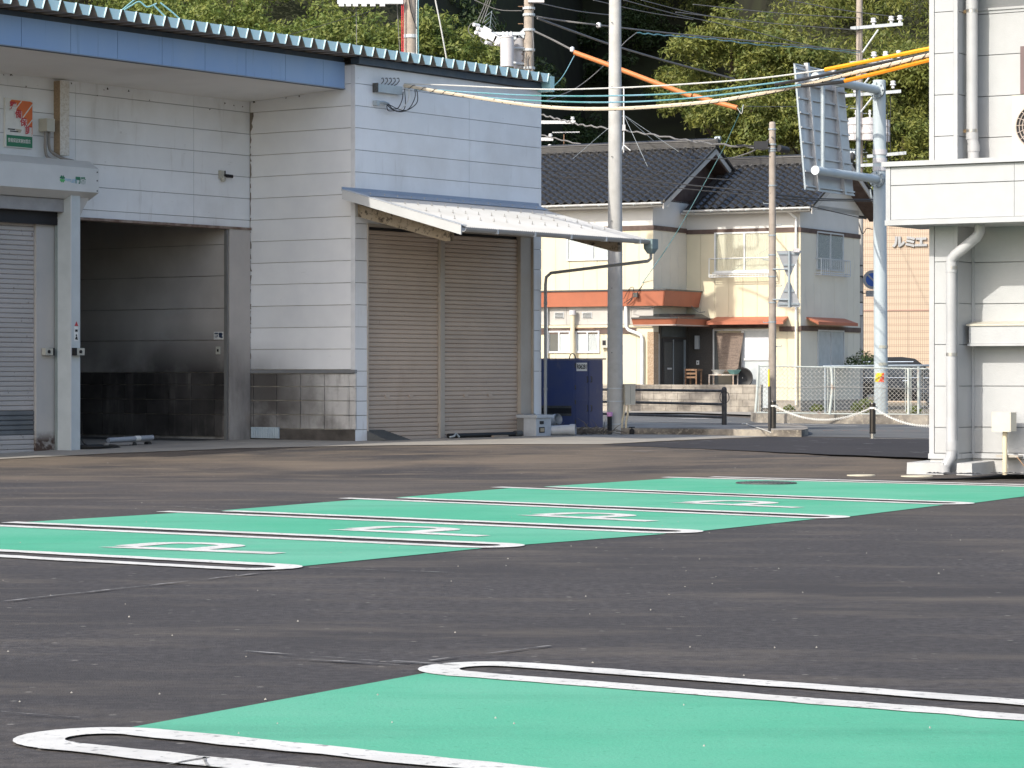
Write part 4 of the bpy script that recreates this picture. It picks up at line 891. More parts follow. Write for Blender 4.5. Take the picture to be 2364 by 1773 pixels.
# ------------------------------------------------------------------ kerb island, guard rail, bollards
isl = [GR(*p) for p in ((1180, 1001), (1392, 1003), (1600, 1004.5), (1780, 1008))]+[GR(*p, .0) for p in ((1850, 1008.5), (1866, 1004), (1862, 999), (1845, 994), (1790, 991.5), (1600, 989), (1392, 986), (1180, 985))]
b = MB(); b.hexa([(p.x, p.y, 0) for p in isl], [(p.x, p.y, .13) for p in isl]); ki = b.build('kerb_island', M['kerb']); tag(struct(ki), 'low concrete kerb island between car park and road', None)
gl, gr_ = GR(1672, 994.8), Vector((2.11, 66.0, 0)); gd = (gr_-gl); gd.z = 0; gd.normalize()
GRL = thing('guard_rail', 'black three-rail pipe guard rail beside the road', 'guard rail', (gl.x, gl.y, 0))
for k in range(3):
    p = gd*(5.35*k); b = MB(); b.cyl((p.x, p.y, 0), (p.x, p.y, .90), .055, n=14); b.lathe([(.055, .9), (.04, .93), (0, .94)], 14, (p.x, p.y, 0)); b.build('post', M['rail_black'], GRL, smooth=True)
for z in (.855, .57, .29):
    a_ = gd*-.02; c_ = gd*11; b = MB(); b.cyl((a_.x, a_.y, z), (c_.x, c_.y, z-.005), .03, n=10); b.build('rail', M['rail_black'], GRL, smooth=True)
b = MB(); b.tube([(.0+.10*math.cos(a), -.06, .72+.13*math.sin(a)) for a in [k*math.pi/8 for k in range(17)]], .009, 5); b.build('wire_loop', M['cable_black'], GRL, fix=False)
def bollard(px, py, lab):
    c = GR(px, py); t = thing('bollard', lab, 'bollard', (c.x, c.y, 0), 0, 'chain bollards')
    b = MB(); b.cyl((0, 0, .10), (0, 0, .66), .058, n=18); b.lathe([(.058, .66), (.05, .68), (0, .685)], 18); b.build('tube', M['bollard'], t, smooth=True)
    b = MB(); b.cyl((0, 0, 0), (0, 0, .11), .052, n=18); b.build('sleeve', M['steel'], t, smooth=True)
    b = MB(); b.cyl((0, 0, .565), (0, 0, .60), .0595, n=18); b.build('band', M['white_paint'], t, smooth=True)
    b = MB(); b.cyl((0, 0, .10), (0, 0, .125), .062, n=18); b.build('ring', M['black'], t, smooth=True)
    b = MB(); b.tube([(.058, 0, .60), (.085, 0, .61), (.09, 0, .585), (.06, 0, .575)], .007, 5); b.build('eye', M['steel'], t, fix=False)
    return Vector((c.x, c.y, 0))
B1 = bollard(1785, 1004, 'dark steel bollard with white band standing on the kerb island')
B2 = bollard(2014.5, 1013, 'dark steel bollard with white band nearest the white building')
B3 = GR(2260, 1022); B3 = bollard(2262, 1022, 'dark steel bollard with white band mostly hidden by the white building')
def chain(a, c, sag, lab):
    pts = [a.lerp(c, k/90)+Vector((0, 0, .60-sag*4*(k/90)*(1-k/90))) for k in range(91)]
    t = thing('chain', lab, 'chain', (a.x, a.y, 0), 0, 'white plastic chains'); mb = MB()
    for k, (p, q) in enumerate(zip(pts, pts[1:])):
        d = (q-p).normalized(); L_ = (q-p).length*.62; s = d.cross(Vector((0, 0, 1))).normalized(); u = s.cross(d); s = s if k % 2 else u; m_ = (p+q)/2-a
        ring = [m_+d*L_*math.cos(an)+s*.020*math.sin(an) for an in [j*math.pi/4 for j in range(9)]]
        mb.tube(ring, .006, 4)
    mb.build('links', M['white_paint'], t, fix=False)
    return t
chain(B1, B2, .27, 'white plastic chain hanging between the two visible bollards')
chain(B2, B3, .33, 'white plastic chain running behind the white building')
a_, c_ = GR(1722, 981, .13), GR(1779, 1000.5, .13)
b = MB(); o_ = a_.copy(); pts = [a_+Vector((.04*math.cos(an)-.04, .1*math.sin(an), .03)) for an in [k*math.pi/6 for k in range(13)]]+[a_.lerp(c_, k/6)+Vector((0, 0, .02+.02*(k/6)*(1-k/6))) for k in range(1, 7)]
b.tube([p-o_ for p in pts], .012, 5); rope = b.build('rope', M['cable_white'], None, fix=False, loc=o_); tag(rope, 'white rope with a loop lying on the kerb island', 'rope')
gw = GR(1776.5, 997, .13); t = thing('guy_marker', 'thin dark post with yellow sleeve behind the island bollard', 'post', gw)
b = MB(); b.cyl((0, 0, 0), (0, 0, .86), .028, n=8); b.build('post', M['rail_black'], t, smooth=True)
b = MB(); b.cyl((-.012, 0, .86), (-.012, 0, 1.18), .016, n=8); b.build('yellow_sleeve', M['reflect_yellow'], t, smooth=True)

# ------------------------------------------------------------------ far kerb, chain-link fence
YF = 68.2
kb = MB(); kp = [GR(*p) for p in ((1733, 972), (1745, 976), (1800, 977.5), (2146, 981), (2450, 985))]
kp2 = [p+Vector((.05, 1.1, 0)) for p in kp[::-1]]; kp2[-1] = kp[0]+Vector((.1, .9, 0))
kb.hexa([(p.x, p.y, 0) for p in kp+kp2], [(p.x, p.y, .235) for p in kp+kp2]); o = kb.build('fence_kerb', M['kerb']); tag(struct(o), 'stained concrete kerb under the chain link fence', None)
FN = thing('chain_link_fence', 'pale rusty chain link fence with leaning posts on the concrete kerb', 'fence', (0, YF, 0))
def fx_(px): return (px-CX)/FPX*YF
fz = lambda y: EYE+(HY-y)/FPX*YF
def fpost(pts, r=.032):
    b = MB(); b.tube(catmull([(fx_(x), 0, fz(y)) for x, y in pts], 5), r, 8); b.build('post', M['fence'], FN, smooth=True, fix=False)
fpost([(1751, 843), (1748, 900), (1744, 953)]); fpost([(1919, 847), (1921, 895), (1915, 957)]); fpost([(2097, 850), (2097, 958)]); fpost([(2120, 846), (2120, 958)], .026)
for p in ([(1751, 845), (1919, 848), (2097, 851), (2250, 853)], [(1744, 952), (1915, 955), (2097, 957), (2250, 958)]):
    b = MB(); b.tube([(fx_(x), 0, fz(y)) for x, y in p], .02, 6); b.build('rail', M['fence'], FN, fix=False)
b = MB(); b.tube([(fx_(x), -.03, fz(y)) for x, y in ((1747, 893), (1830, 896), (1915, 893), (2097, 897), (2250, 897))], .007, 4); b.build('tension_wire', M['fence_wire'], FN, fix=False)
for x in (1754, 1911, 1927, 2090, 2103):
    b = MB(); b.tube([(fx_(x-(3 if x < 1760 else 0)), -.01, fz(950)), (fx_(x), -.01, fz(850))], .010, 5); b.build('stretcher_bar', M['fence'], FN, fix=False)
xl, xr, zl, zh = fx_(1749), fx_(2160), fz(953), fz(848); s_ = .052; mb = MB(); h_ = zh-zl; nseg = int(h_/(s_/1.0))
def zig(x, ph):
    pts = []
    for k in range(nseg+1):
        z = zl+h_*k/nseg; xx = x+(s_/2 if (k+ph) % 2 else -s_/2)*1.02
        wob = .012*math.sin(z*7+x*3); pts.append((min(max(xx+wob, xl), xr), .012*((k % 2)*2-1), z))
    return pts
x = xl; ph = 0
while x < xr:
    p = zig(x, ph); vs = []; fs = []; wd_ = .0040
    for k in range(len(p)-1):
        a_, c_ = Vector(p[k]), Vector(p[k+1]); d = (c_-a_).normalized(); nrm = Vector((-d.z, 0, d.x))*wd_; bb = len(vs)
        vs += [a_-nrm, a_+nrm, c_+nrm, c_-nrm]; vs += [v+Vector((0, .006, 0)) for v in (a_, c_)]
        fs += [(bb, bb+3, bb+2, bb+1), (bb, bb+4, bb+5, bb+3), (bb+1, bb+2, bb+5, bb+4)]
    mb.add(vs, fs); x += s_; ph ^= 1
mb.build('wire_mesh', M['fence_wire'], FN, fix=False)
# second run of fence going back beside the van
F2 = thing('side_fence', 'blue-green wire fence panel in front of the dark van', 'fence', (0, YF+2.2, 0)); Y2 = YF+2.2
b = MB(); b.tube([((1900-CX)/FPX*Y2, 0, EYE+(HY-846)/FPX*Y2), ((2260-CX)/FPX*Y2, 0, EYE+(HY-843)/FPX*Y2)], .03, 8); b.build('rail', M['galv'], F2, fix=False)
for px in (1905, 2122, 2240):
    b = MB(); xx = (px-CX)/FPX*Y2; b.cyl((xx, 0, 0), (xx, 0, EYE+(HY-844)/FPX*Y2), .03, n=8); b.build('post', M['galv'], F2, smooth=True)
mb = MB(); xx = (2122-CX)/FPX*Y2
for k in range(22): mb.box(xx+.05+k*.055, xx+.056+k*.055, -.004, .004, .15, 1.38)
for k in range(11): mb.box(xx+.03, xx+1.3, -.008, -.005, .18+k*.115, .186+k*.115)
mb.build('wire_mesh', M['galv'], F2, fix=False)

# ------------------------------------------------------------------ overhead sign gantry seen from behind
pF = PT(2034, 960, 68.6); SGN = thing('sign_gantry', 'tall pale blue-grey steel pole carrying a large road sign seen from behind', 'road sign', (pF.x, pF.y, .2))
zt_ = 8.35-.2
b = MB(); b.cyl((0, 0, 0), (-.045, 0, zt_), .168, .156, 28); b.lathe([(.157, zt_), (.15, zt_+.02), (0, zt_+.03)], 28, (-.045, 0, 0)); b.build('shaft', M['pole_paint'], SGN, smooth=True)
for z in (1.22, 1.64):
    b = MB(); b.lathe([(.168, z), (.1695, z), (.1695, z+.07), (.168, z+.07)], 24); b.build('tape_band', pmat('tape_band', (.50, .50, .42), rough=.6), SGN)
ad = Vector((-.52, -.86, 0)).normalized(); sn_ = Vector((-.86, .52, 0)).normalized()
def lz(py, Y=66.0): return EYE+(HY-py)/FPX*Y-.2
zlo, zhi = EYE+(HY-413)/FPX*68.3-.2, EYE+(HY-207)/FPX*68.3-.2
AL = 3.75
for z in (zlo, zhi):
    a_ = ad*.1+Vector((0, 0, z)); c_ = ad*AL+Vector((0, 0, z))
    b = MB(); b.cyl(a_, c_, .105, .10, 20); ar = b.build('arm', M['pole_paint'], SGN, smooth=True)
    b = MB(); b.cyl(c_, c_+ad*.03, .108, n=20); b.build('end_cap', M['galv_light'], ar, smooth=True)
    b = MB(); b.cyl(ad*.19+Vector((0, 0, z)), ad*.22+Vector((0, 0, z)), .20, n=20); b.cyl(ad*.25+Vector((0, 0, z)), ad*.28+Vector((0, 0, z)), .20, n=20)
    for k in range(8):
        an = k*math.pi/4; u = Vector((ad.y, -ad.x, 0))*math.cos(an)*.165+Vector((0, 0, math.sin(an)*.165)); b.cyl(ad*.15+u+Vector((0, 0, z)), ad*.33+u+Vector((0, 0, z)), .02, n=6)
    b.build('flange', M['galv'], ar)
for L_ in (3.35, 1.35):
    b = MB(); p = ad*L_-sn_*.0; b.cyl((p.x, p.y, zlo), (p.x, p.y, zhi), .055, n=12); b.build('hanger', M['galv'], SGN, smooth=True)
# board: hung on the far side of the arms, leaning forward at the top
bz0, bz1 = EYE+(HY-437)/FPX*65.4-.2, EYE+(HY-143)/FPX*65.4-.2; BL_ = 2.76; off = .36; lean = .28
def bp_(u, v, dpt=0.0):           # u 0..1 from the near end, v 0..1 upward, dpt towards the camera side
    p = ad*(AL-BL_*u)+sn_*(off+lean*(v-.3)-dpt); return Vector((p.x, p.y, bz0+(bz1-bz0)*v))
b = MB(); b.hexa([bp_(0, 0, 0), bp_(1, 0, 0), bp_(1, 1, 0), bp_(0, 1, 0)], [bp_(0, 0, -.012), bp_(1, 0, -.012), bp_(1, 1, -.012), bp_(0, 1, -.012)]); brd = b.build('sign_board', M['sign_back'], SGN)
def rib(u0, u1, v0, v1, d):
    b = MB(); b.hexa([bp_(u0, v0, .001), bp_(u1, v0, .001), bp_(u1, v1, .001), bp_(u0, v1, .001)], [bp_(u0, v0, d), bp_(u1, v0, d), bp_(u1, v1, d), bp_(u0, v1, d)]); b.build('stiffener', M['sign_back'], brd)
for k in range(9):
    v = .005+.118*k*.985+.02; rib(.01, .99, v, v+.012, .055)
for u in (.20, .74): rib(u, u+.035, .0, 1.02, .10)
for v in (0, .988): rib(0, 1, v, v+.012, .03)
b = MB(); b.hexa([bp_(.0, 0, .03), bp_(.012, 0, .03), bp_(.012, 1, .03), bp_(.0, 1, .03)], [bp_(.0, 0, -.015), bp_(.012, 0, -.015), bp_(.012, 1, -.015), bp_(.0, 1, -.015)]); b.build('edge_rail', M['galv'], brd)
for z in (zlo, zhi):
    for u in (.22, .755):
        p = bp_(u, (z-bz0)/(bz1-bz0), .06); q = p-sn_*.30; q.z = z; p.z = z; b = MB(); b.cyl(p, q, .04, n=8); b.build('clamp', M['galv'], SGN)
for z0, h in ((6.35, .13), (6.15, .12), (5.96, .1)):
    b = MB(); b.lathe([(.163, z0), (.175, z0), (.175, z0+h), (.163, z0+h)], 24, (-.03, 0, 0)); b.build('band', M['equip'], SGN)
pc_ = PT(2024, 0, 68.6).x-pF.x
# yellow and red reflective wrap
zr0, zr1 = EYE+(HY-882)/FPX*68.6-.2, EYE+(HY-861)/FPX*68.6-.2
n = 20; a0, a1 = -1.35, .30
gp_y = MB(); gp_r = MB()
for k in range(n):
    for j in range(16):
        f0, f1 = a0+(a1-a0)*k/n, a0+(a1-a0)*(k+1)/n; h0, h1 = zr0+(zr1-zr0)*j/16, zr0+(zr1-zr0)*(j+1)/16
        s = math.sin(f0)-math.sin(a0)-((j+.5)/16)*.62
        tgt = gp_y if -.42 < s < .42 else gp_r
        tgt.quad(*[(.1705*math.sin(a), -.1705*math.cos(a), z) for a, z in ((f0, h0), (f1, h0), (f1, h1), (f0, h1))])
gp_y.build('reflector', M['reflect_yellow'], SGN, fix=False); gp_r.build('reflector', M['reflect_red'], SGN, fix=False)
b = MB(); p = PT(1995, 0, 70); b.cyl((-.25, .1, lz(420)), (-.22, .1, lz(440)), .02); b.build('stub', M['galv'], SGN)

# ------------------------------------------------------------------ slender pole with two triangular signs
pD = GR(1783, 990.5); PD = thing('slender_pole', 'slender weathered concrete pole carrying two triangular sign backs', 'utility pole', pD); Yd = pD.y
b = MB(); b.cyl((0, 0, -.2), (-.0, 0, 6.75), .088, .072, 18); b.lathe([(.072, 6.75), (.06, 6.79), (0, 6.80)], 18); b.build('shaft', M['pole_old'], PD, smooth=True)
def dz_(py): return EYE+(HY-py)/FPX*Yd
def dx_(px): return (px-1783)/FPX*Yd
for py in (300, 335, 345, 350, 430, 545, 590, 640, 700, 745):
    b = MB(); b.lathe([(.08, 0), (.09, 0), (.09, .03), (.08, .03)], 14, (0, 0, dz_(py))); b.build('strap', M['galv'], PD)
for k, py in enumerate((470, 520, 600, 660, 745, 800)):
    b = MB(); sgn = 1 if k % 2 else -1; b.tube([(sgn*.07, 0, dz_(py)), (sgn*.20, -.02, dz_(py)), (sgn*.20, -.02, dz_(py)+.03)], .010, 5); b.build('step', M['galv'], PD, fix=False)
b = MB(); b.box(dx_(1740), dx_(1772), -.14, .02, dz_(345), dz_(327)); b.cyl((dx_(1740), -.06, dz_(338)), (dx_(1700), -.06, dz_(336)), .02, n=6); b.build('cable_closure', M['cable_black'], PD)
b = MB(); b.cyl((dx_(1797), -.02, dz_(342)), (dx_(1820), .3, dz_(344)), .075, n=10); b.build('cable_closure', M['cable_black'], PD, smooth=True)
RS = thing('road_signs', 'pair of grey triangular sign backs on a thin post beside the slender pole', 'road sign', pD)
b = MB(); b.cyl((dx_(1820.5), -.12, dz_(710)), (dx_(1820.5), -.12, dz_(580)), .03, n=10); b.build('post', M['galv'], RS, smooth=True)
def tri(pts, name):
    b = MB(); b.prism([(dx_(x), dz_(y)) for x, y in pts], 'y', -.075, -.06); o = b.build(name, M['sign_back'], RS)
    return o
u1 = tri([(1791, 579), (1851, 579), (1847, 584), (1824, 637), (1820, 640), (1816, 637), (1795, 586)], 'sign_panel'); u2 = tri([(1820, 648), (1823, 650), (1847, 702), (1846, 709), (1794, 709), (1793, 703), (1817, 651)], 'sign_panel')
for o, py in ((u1, 586), (u1, 612), (u2, 672), (u2, 702)):
    w_ = 23 if py in (586, 702) else 12; b = MB(); b.box(dx_(1820-w_), dx_(1820+w_), -.10, -.076, dz_(py+2), dz_(py-2)); b.build('channel', M['galv'], o, fix=False)
for py in (622, 692):
    b = MB(); b.cyl((0, -.08, dz_(py)), (dx_(1820), -.12, dz_(py)), .02, n=6); b.build('bracket_arm', M['galv'], RS)
b = MB(); b.box(dx_(1831), dx_(1844), -.16, -.02, dz_(583), dz_(574)); b.build('lamp', M['equip'], RS, fix=False)

# ------------------------------------------------------------------ poles behind: transformer pole, thick pole, far pole
def insulator(parent, c, r, h):
    b = MB(); b.lathe([(r*.5, 0), (r*.5, h*.3), (r, h*.4), (r*.95, h*.55), (r*.6, h*.6), (r*.85, h*.75), (r*.8, h*.92), (0, h)], 10, c); b.build('insulator', M['porcelain'], parent, smooth=True)
YC = 84.0; pC = PT(1221, 0, YC); PC = thing('transformer_pole', 'concrete pole with grey transformer can and white switchgear above the roof', 'utility pole', (pC.x, YC, 0))
def cx_l(px): return (px-1221)/FPX*YC
def cz_l(py): return EYE+(HY-py)/FPX*YC
b = MB(); b.cyl((0, 0, 0), (0, 0, 15), .19, .135, 18); b.build('shaft', M['pole_old'], PC, smooth=True)
for py in (22, 37, 72, 118, 160):
    b = MB(); b.lathe([(.16, 0), (.185, 0), (.185, .07), (.16, .07)], 16, (0, 0, cz_l(py))); b.build('strap', M['galv_light'], PC)
b = MB(); b.box(cx_l(1105), cx_l(1212), -.12, -.0, cz_l(82), cz_l(75)); b.prism([(cx_l(1200), cz_l(82)), (cx_l(1210), cz_l(90)), (cx_l(1210), cz_l(66)), (cx_l(1200), cz_l(75))], 'y', -.11, -.05); b.build('crossarm', M['galv_light'], PC)
for px, r, dpt in ((1171, .205, -.35), (1199, .17, .15)):
    t_ = MB(); t_.lathe([(0, cz_l(158)), (r, cz_l(157)), (r, cz_l(92)), (r*1.06, cz_l(91)), (r*1.06, cz_l(88)), (r*.9, cz_l(86.5)), (0, cz_l(86))], 20, (cx_l(px), dpt, 0)); can = t_.build('transformer', M['equip'], PC, smooth=True)
    for k in range(3):
        insulator(can, (cx_l(px)+(-.12+.12*k), dpt-.05, cz_l(87)), .04, .14)
    b = MB(); b.box(cx_l(px)+r*.6, cx_l(px)+r*1.3, dpt-.1, dpt+.1, cz_l(95), cz_l(89)); b.box(cx_l(px)+r*.6, cx_l(px)+r*1.3, dpt-.1, dpt+.1, cz_l(150), cz_l(146)); b.build('lug', M['galv_light'], can, fix=False)
b = MB(); b.cyl((0, 0, cz_l(112)), (cx_l(1180), -.15, cz_l(112)), .04, n=6); b.cyl((0, 0, cz_l(148)), (cx_l(1180), -.15, cz_l(148)), .04, n=6); b.build('transformer_bracket', M['galv_light'], PC)
for (px, py, w_, h_, an) in ((1120, 78, .26, .34, .5), (1137, 88, .24, .22, .5), (1148, 95, .2, .2, .4)):
    b = MB(); b.box(-w_/2, w_/2, -.12, .12, -h_/2, h_/2); b.build('switch_box', M['porcelain'], PC, fix=False, loc=(cx_l(px), -.15, cz_l(py)), rot=(0, an, 0))
for (px, py) in ((1100, 59), (1108, 68), (1104, 77), (1140, 80), (1152, 88), (1128, 100), (1150, 103)):
    b = MB(); b.cyl((cx_l(px)-.08, -.25, cz_l(py)), (cx_l(px)+.08, -.1, cz_l(py)-.02), .055, n=10); b.build('bushing', M['porcelain'], PC, smooth=True)
for pts in (((1100, 50), (1085, 60), (1082, 75), (1095, 88)), ((1120, 100), (1135, 107), (1150, 105)), ((1115, 85), (1110, 95), (1120, 104))):
    b = MB(); b.tube(catmull([(cx_l(x), -.2, cz_l(y)) for x, y in pts], 5), .012, 5); b.build('jumper', M['cable_grey'], PC, fix=False)
b = MB(); b.cyl((cx_l(1130), .3, cz_l(66)), (cx_l(1135), .3, cz_l(22)), .012, n=5)
for k in range(4):
    z = cz_l(24+k*11); b.cyl((cx_l(1134-k), .3, z), (cx_l(1118-k*1.5), .1, z-.2), .008, n=4); b.cyl((cx_l(1134-k), .3, z), (cx_l(1146-k), .5, z-.22), .008, n=4)
b.build('antenna', M['galv'], PC)
b = MB(); b.box(cx_l(1219), cx_l(1256), -.3, -.1, cz_l(8), cz_l(-14)); b.build('control_box', M['equip'], PC, fix=False)
for k, py in enumerate((15, 55, 125, 140)):
    b = MB(); b.cyl((-.17, 0, cz_l(py)), (-.32, 0, cz_l(py)), .014, n=5); b.build('step', M['wood_old'], PC)
for pts in (((1211, 165), (1214, 150), (1211, 128), (1213, 120)), ((1229, 165), (1226, 140), (1232, 110), (1228, 70)), ((1222, 170), (1217, 140), (1220, 130))):
    b = MB(); b.tube(catmull([(cx_l(x), -.19, cz_l(y)) for x, y in pts], 4), .014, 5); b.build('riser_wire', M['cable_grey'], PC, fix=False)
YB_ = 76.0; pB = PT(948, 0, YB_); PB = thing('thick_pole', 'thick brown concrete pole rising behind the warehouse roof', 'utility pole', (pB.x, YB_, 0))
def bx_l(px): return (px-948)/FPX*YB_
def bz_l(py): return EYE+(HY-py)/FPX*YB_
b = MB(); b.cyl((0, 0, 0), (0, 0, 15.5), .225, .16, 20); b.build('shaft', M['pole_old'], PB, smooth=True)
for py in (88, 131):
    b = MB(); b.lathe([(.19, 0), (.205, 0), (.205, .09), (.19, .09)], 18, (0, 0, bz_l(py))); st__ = b.build('strap', M['galv_light'], PB)
b = MB(); b.box(bx_l(915), bx_l(973), -.26, -.2, bz_l(134), bz_l(127)); b.build('step_bracket', M['galv_light'], PB, fix=False)
b = MB(); b.box(bx_l(780), bx_l(932), -.3, -.16, bz_l(12), bz_l(2)); b.build('crossarm', M['galv_light'], PB, fix=False)
for px in (790, 806, 822, 842, 862, 884):
    insulator(PB, (bx_l(px), -.23, bz_l(3)), .07, .22)
    b = MB(); b.box(bx_l(px)-.07, bx_l(px)+.07, -.34, -.2, bz_l(18), bz_l(11)); b.build('hanger', M['porcelain'], PB, fix=False)
for px, m_ in ((929, 'red_print'), (932.5, 'red_print'), (967, 'cable_teal'), (963, 'cable_white')):
    b = MB(); b.tube([(bx_l(px), -.24, bz_l(150)), (bx_l(px-1), -.24, bz_l(60)), (bx_l(px), -.24, bz_l(-40))], .015, 5); b.build('riser_wire', M[m_], PB, fix=False)
b = MB(); b.tube([(bx_l(941), -.24, bz_l(-20)), (bx_l(950), -.24, bz_l(30)), (bx_l(963), -.24, bz_l(70))], .018, 5); b.build('riser_wire', M['cable_black'], PB, fix=False)
YE = 108.0; pE = PT(1984, 0, YE); PE = thing('far_pole', 'far concrete pole with white crossarms and insulators before the wooded slope', 'utility pole', (pE.x, YE, 0))
def ex_l(px): return (px-1984)/FPX*YE
def ez_l(py): return EYE+(HY-py)/FPX*YE
b = MB(); b.cyl((0, 0, 0), (0, 0, 19), .165, .11, 16); b.build('shaft', M['pole_old'], PE, smooth=True)
for x0, y0, x1, y1 in ((1962, 67, 2082, 57), (1960, 147, 2080, 140), (1940, 223, 2078, 212), (2000, 362, 2090, 354), (1985, 383, 2020, 381), (1990, 437, 2010, 436)):
    b = MB(); c0, c1 = (ex_l(x0), -.2, ez_l(y0)), (ex_l(x1), -.2, ez_l(y1)); b.add([(c0[0], -.26, c0[2]-.06), (c1[0], -.26, c1[2]-.06), (c1[0], -.26, c1[2]+.06), (c0[0], -.26, c0[2]+.06), (c0[0], -.14, c0[2]-.06), (c1[0], -.14, c1[2]-.06), (c1[0], -.14, c1[2]+.06), (c0[0], -.14, c0[2]+.06)], [(0, 1, 2, 3), (4, 7, 6, 5), (0, 4, 5, 1), (1, 5, 6, 2), (2, 6, 7, 3), (3, 7, 4, 0)]); b.build('crossarm', M['galv_light'], PE)
for px, py in ((2015, 60), (2056, 56), (2076, 54), (2016, 138), (2043, 137), (2073, 135), (2060, 205), (1972, 215)):
    insulator(PE, (ex_l(px), -.2, ez_l(py)), .12, .30)
for px in range(1995, 2080, 9):
    b = MB(); b.cyl((ex_l(px), -.3, ez_l(141)), (ex_l(px), -.1, ez_l(139)), .055, n=8); b.build('spool', M['porcelain'], PE)
for a_, c_ in (((2026, 70), (1990, 122)), ((2012, 226), (1984, 262)), ((2005, 180), (1986, 205))):
    b = MB(); b.cyl((ex_l(a_[0]), -.2, ez_l(a_[1])), (ex_l(c_[0]), -.1, ez_l(c_[1])), .035, n=6); b.build('brace', M['galv_light'], PE)
for px, dpt in ((1970, -.5), (2001, -.55), (2040, .3)):
    b = MB(); r = .27; b.lathe([(0, ez_l(328)), (r, ez_l(326)), (r, ez_l(312)), (r*1.1, ez_l(311)), (r*1.1, ez_l(306)), (r, ez_l(305)), (r, ez_l(292)), (r*1.1, ez_l(291)), (r*1.1, ez_l(286)), (r, ez_l(285)), (r, ez_l(276)), (0, ez_l(273))], 18, (ex_l(px), dpt, 0)); can = b.build('transformer', M['equip'], PE, smooth=True)
    insulator(can, (ex_l(px)+.05, dpt, ez_l(274)), .06, .3)
for k, py in enumerate((160, 170, 250, 262, 345, 352, 362, 372, 390)):
    b = MB(); b.cyl((-.2-.08*(k % 3), 0, ez_l(py)), (.2+.1*(k % 2), 0, ez_l(py)), .02, n=5); b.build('step', M['galv'], PE)
for pts in (((1998, 330), (1995, 360), (2000, 380)), ((2046, 225), (2048, 300), (2047, 380)), ((2055, 222), (2054, 320), (2056, 390))):
    b = MB(); b.tube([(ex_l(x), -.15, ez_l(y)) for x, y in pts], .014, 4); b.build('riser_wire', M['cable_black'], PE, fix=False)
# pole hidden behind the house: only its white arms show
YG = 100.0
HP = thing('crossarm_pole', 'concrete pole with two white crossarms half hidden behind the warehouse', 'utility pole', PT(1205, 860, YG).to_2d().to_3d())
gx = lambda px: (px-1205)/FPX*YG
gz_ = lambda py: EYE+(HY-py)/FPX*YG
b = MB(); b.cyl((0, 0, 0), (0, 0, gz_(200)), .18, .13, 14); b.build('shaft', M['pole_old'], HP, smooth=True)
for x1, ya, yb2 in ((1328, 286, 279), (1277, 325, 318), (1275, 348, 343)):
    b = MB(); b.box(gx(1195), gx(x1), -.1, .05, gz_(ya), gz_(yb2)); b.build('crossarm', M['porcelain'], HP, fix=False); insulator(HP, (gx(x1-6), -.02, gz_(yb2)), .08, .15)

# ------------------------------------------------------------------ overhead cables
def cable(name, pts, r, mat, label, cat='cable', wob=0.0, group=None, n=6):
    P = catmull([PT(*p) for p in pts], 10)
    if wob: P = [p+Vector((0, 0, wob*math.sin(i*1.9))) for i, p in enumerate(P)]
    o0 = P[0].copy(); b = MB(); b.tube([p-o0 for p in P], r, n)
    return tag(b.build(name, M[mat], None, smooth=True, fix=False, loc=o0), label, cat, group)
W0 = WF.w(WF.xt(940), -.12).y
cable('service_cable', [(930, 193, W0), (1040, 197, W0), (1250, 206, 51.5), (1420, 203, 50), (1600, 193, 49), (1760, 180, 47.5), (1905, 161, 46.5)], .014, 'cable_white', 'thin white service cable, topmost of the bundle from the warehouse gable')
cable('cable_sleeve', [(1905, 161, 46.5), (2020, 138, 45.8), (2175, 106, 45.0), (2480, 42, 45.1), (2790, -24, 45.3)], .036, 'amber_vivid', 'upper amber protective cable sleeve beside the white building', 'cable sleeve')
cable('service_cable', [(960, 204, W0), (1100, 214, 52), (1250, 221, 51.3), (1420, 221, 50), (1600, 213, 48.8), (1830, 186, 47)], .015, 'cable_teal', 'upper teal twisted cable of the bundle')
cable('service_cable', [(960, 206, W0), (1100, 223, 52), (1250, 233, 51.2), (1420, 236, 49.9), (1600, 226, 48.7), (1850, 196, 46.8)], .015, 'cable_teal', 'lower teal twisted cable of the bundle')
cc = [(896, 238, W0), (905, 220, W0), (918, 202, W0), (935, 198, W0), (1040, 216, W0-.2), (1250, 246, 51.1), (1420, 251, 49.8), (1600, 239, 48.6), (1720, 223, 47.8), (1850, 197, 46.9), (1960, 171, 46.1), (2060, 148, 45.4), (2175, 120, 45.0), (2480, 50, 45.1), (2790, -20, 45.3)]
cable('service_cable', cc, .034, 'cable_cream', 'thick cream cable wrapped with a black spiral tie')
P = catmull([PT(*p) for p in cc], 24); o0 = P[0].copy(); b = MB(); acc = 0; sp_pts = []
for i, p in enumerate(P):
    if i: acc += (p-P[i-1]).length
    a = acc*2*math.pi/.21; sp_pts.append(p-o0+Vector((0, -math.cos(a)*.037, math.sin(a)*.037)))
tag(MB().tube(catmull(sp_pts[40:], 3), .0075, 4).build('spiral_tie', M['cable_black'], None, fix=False, loc=o0), 'thin black spiral tie around the thick cream cable', 'cable tie')
cable('service_cable', [(1790, 195, 47.2), (1880, 178, 46.6), (1990, 155, 45.9), (2175, 116, 45.0), (2480, 46, 45.1), (2790, -22, 45.3)], .028, 'cable_black', 'black joint cable between the two orange sleeves')
cable('service_cable', [(1850, 199, 46.8), (1930, 191, 46.4), (1953, 187, 46.2)], .030, 'cable_black', 'short black cable end feeding the lower orange sleeve')
cable('cable_sleeve', [(1951, 187, 46.2), (2050, 163, 45.5), (2175, 132, 45.0), (2480, 60, 45.1), (2790, -14, 45.3)], .036, 'orange_vivid', 'lower orange protective cable sleeve beside the white building', 'cable sleeve')
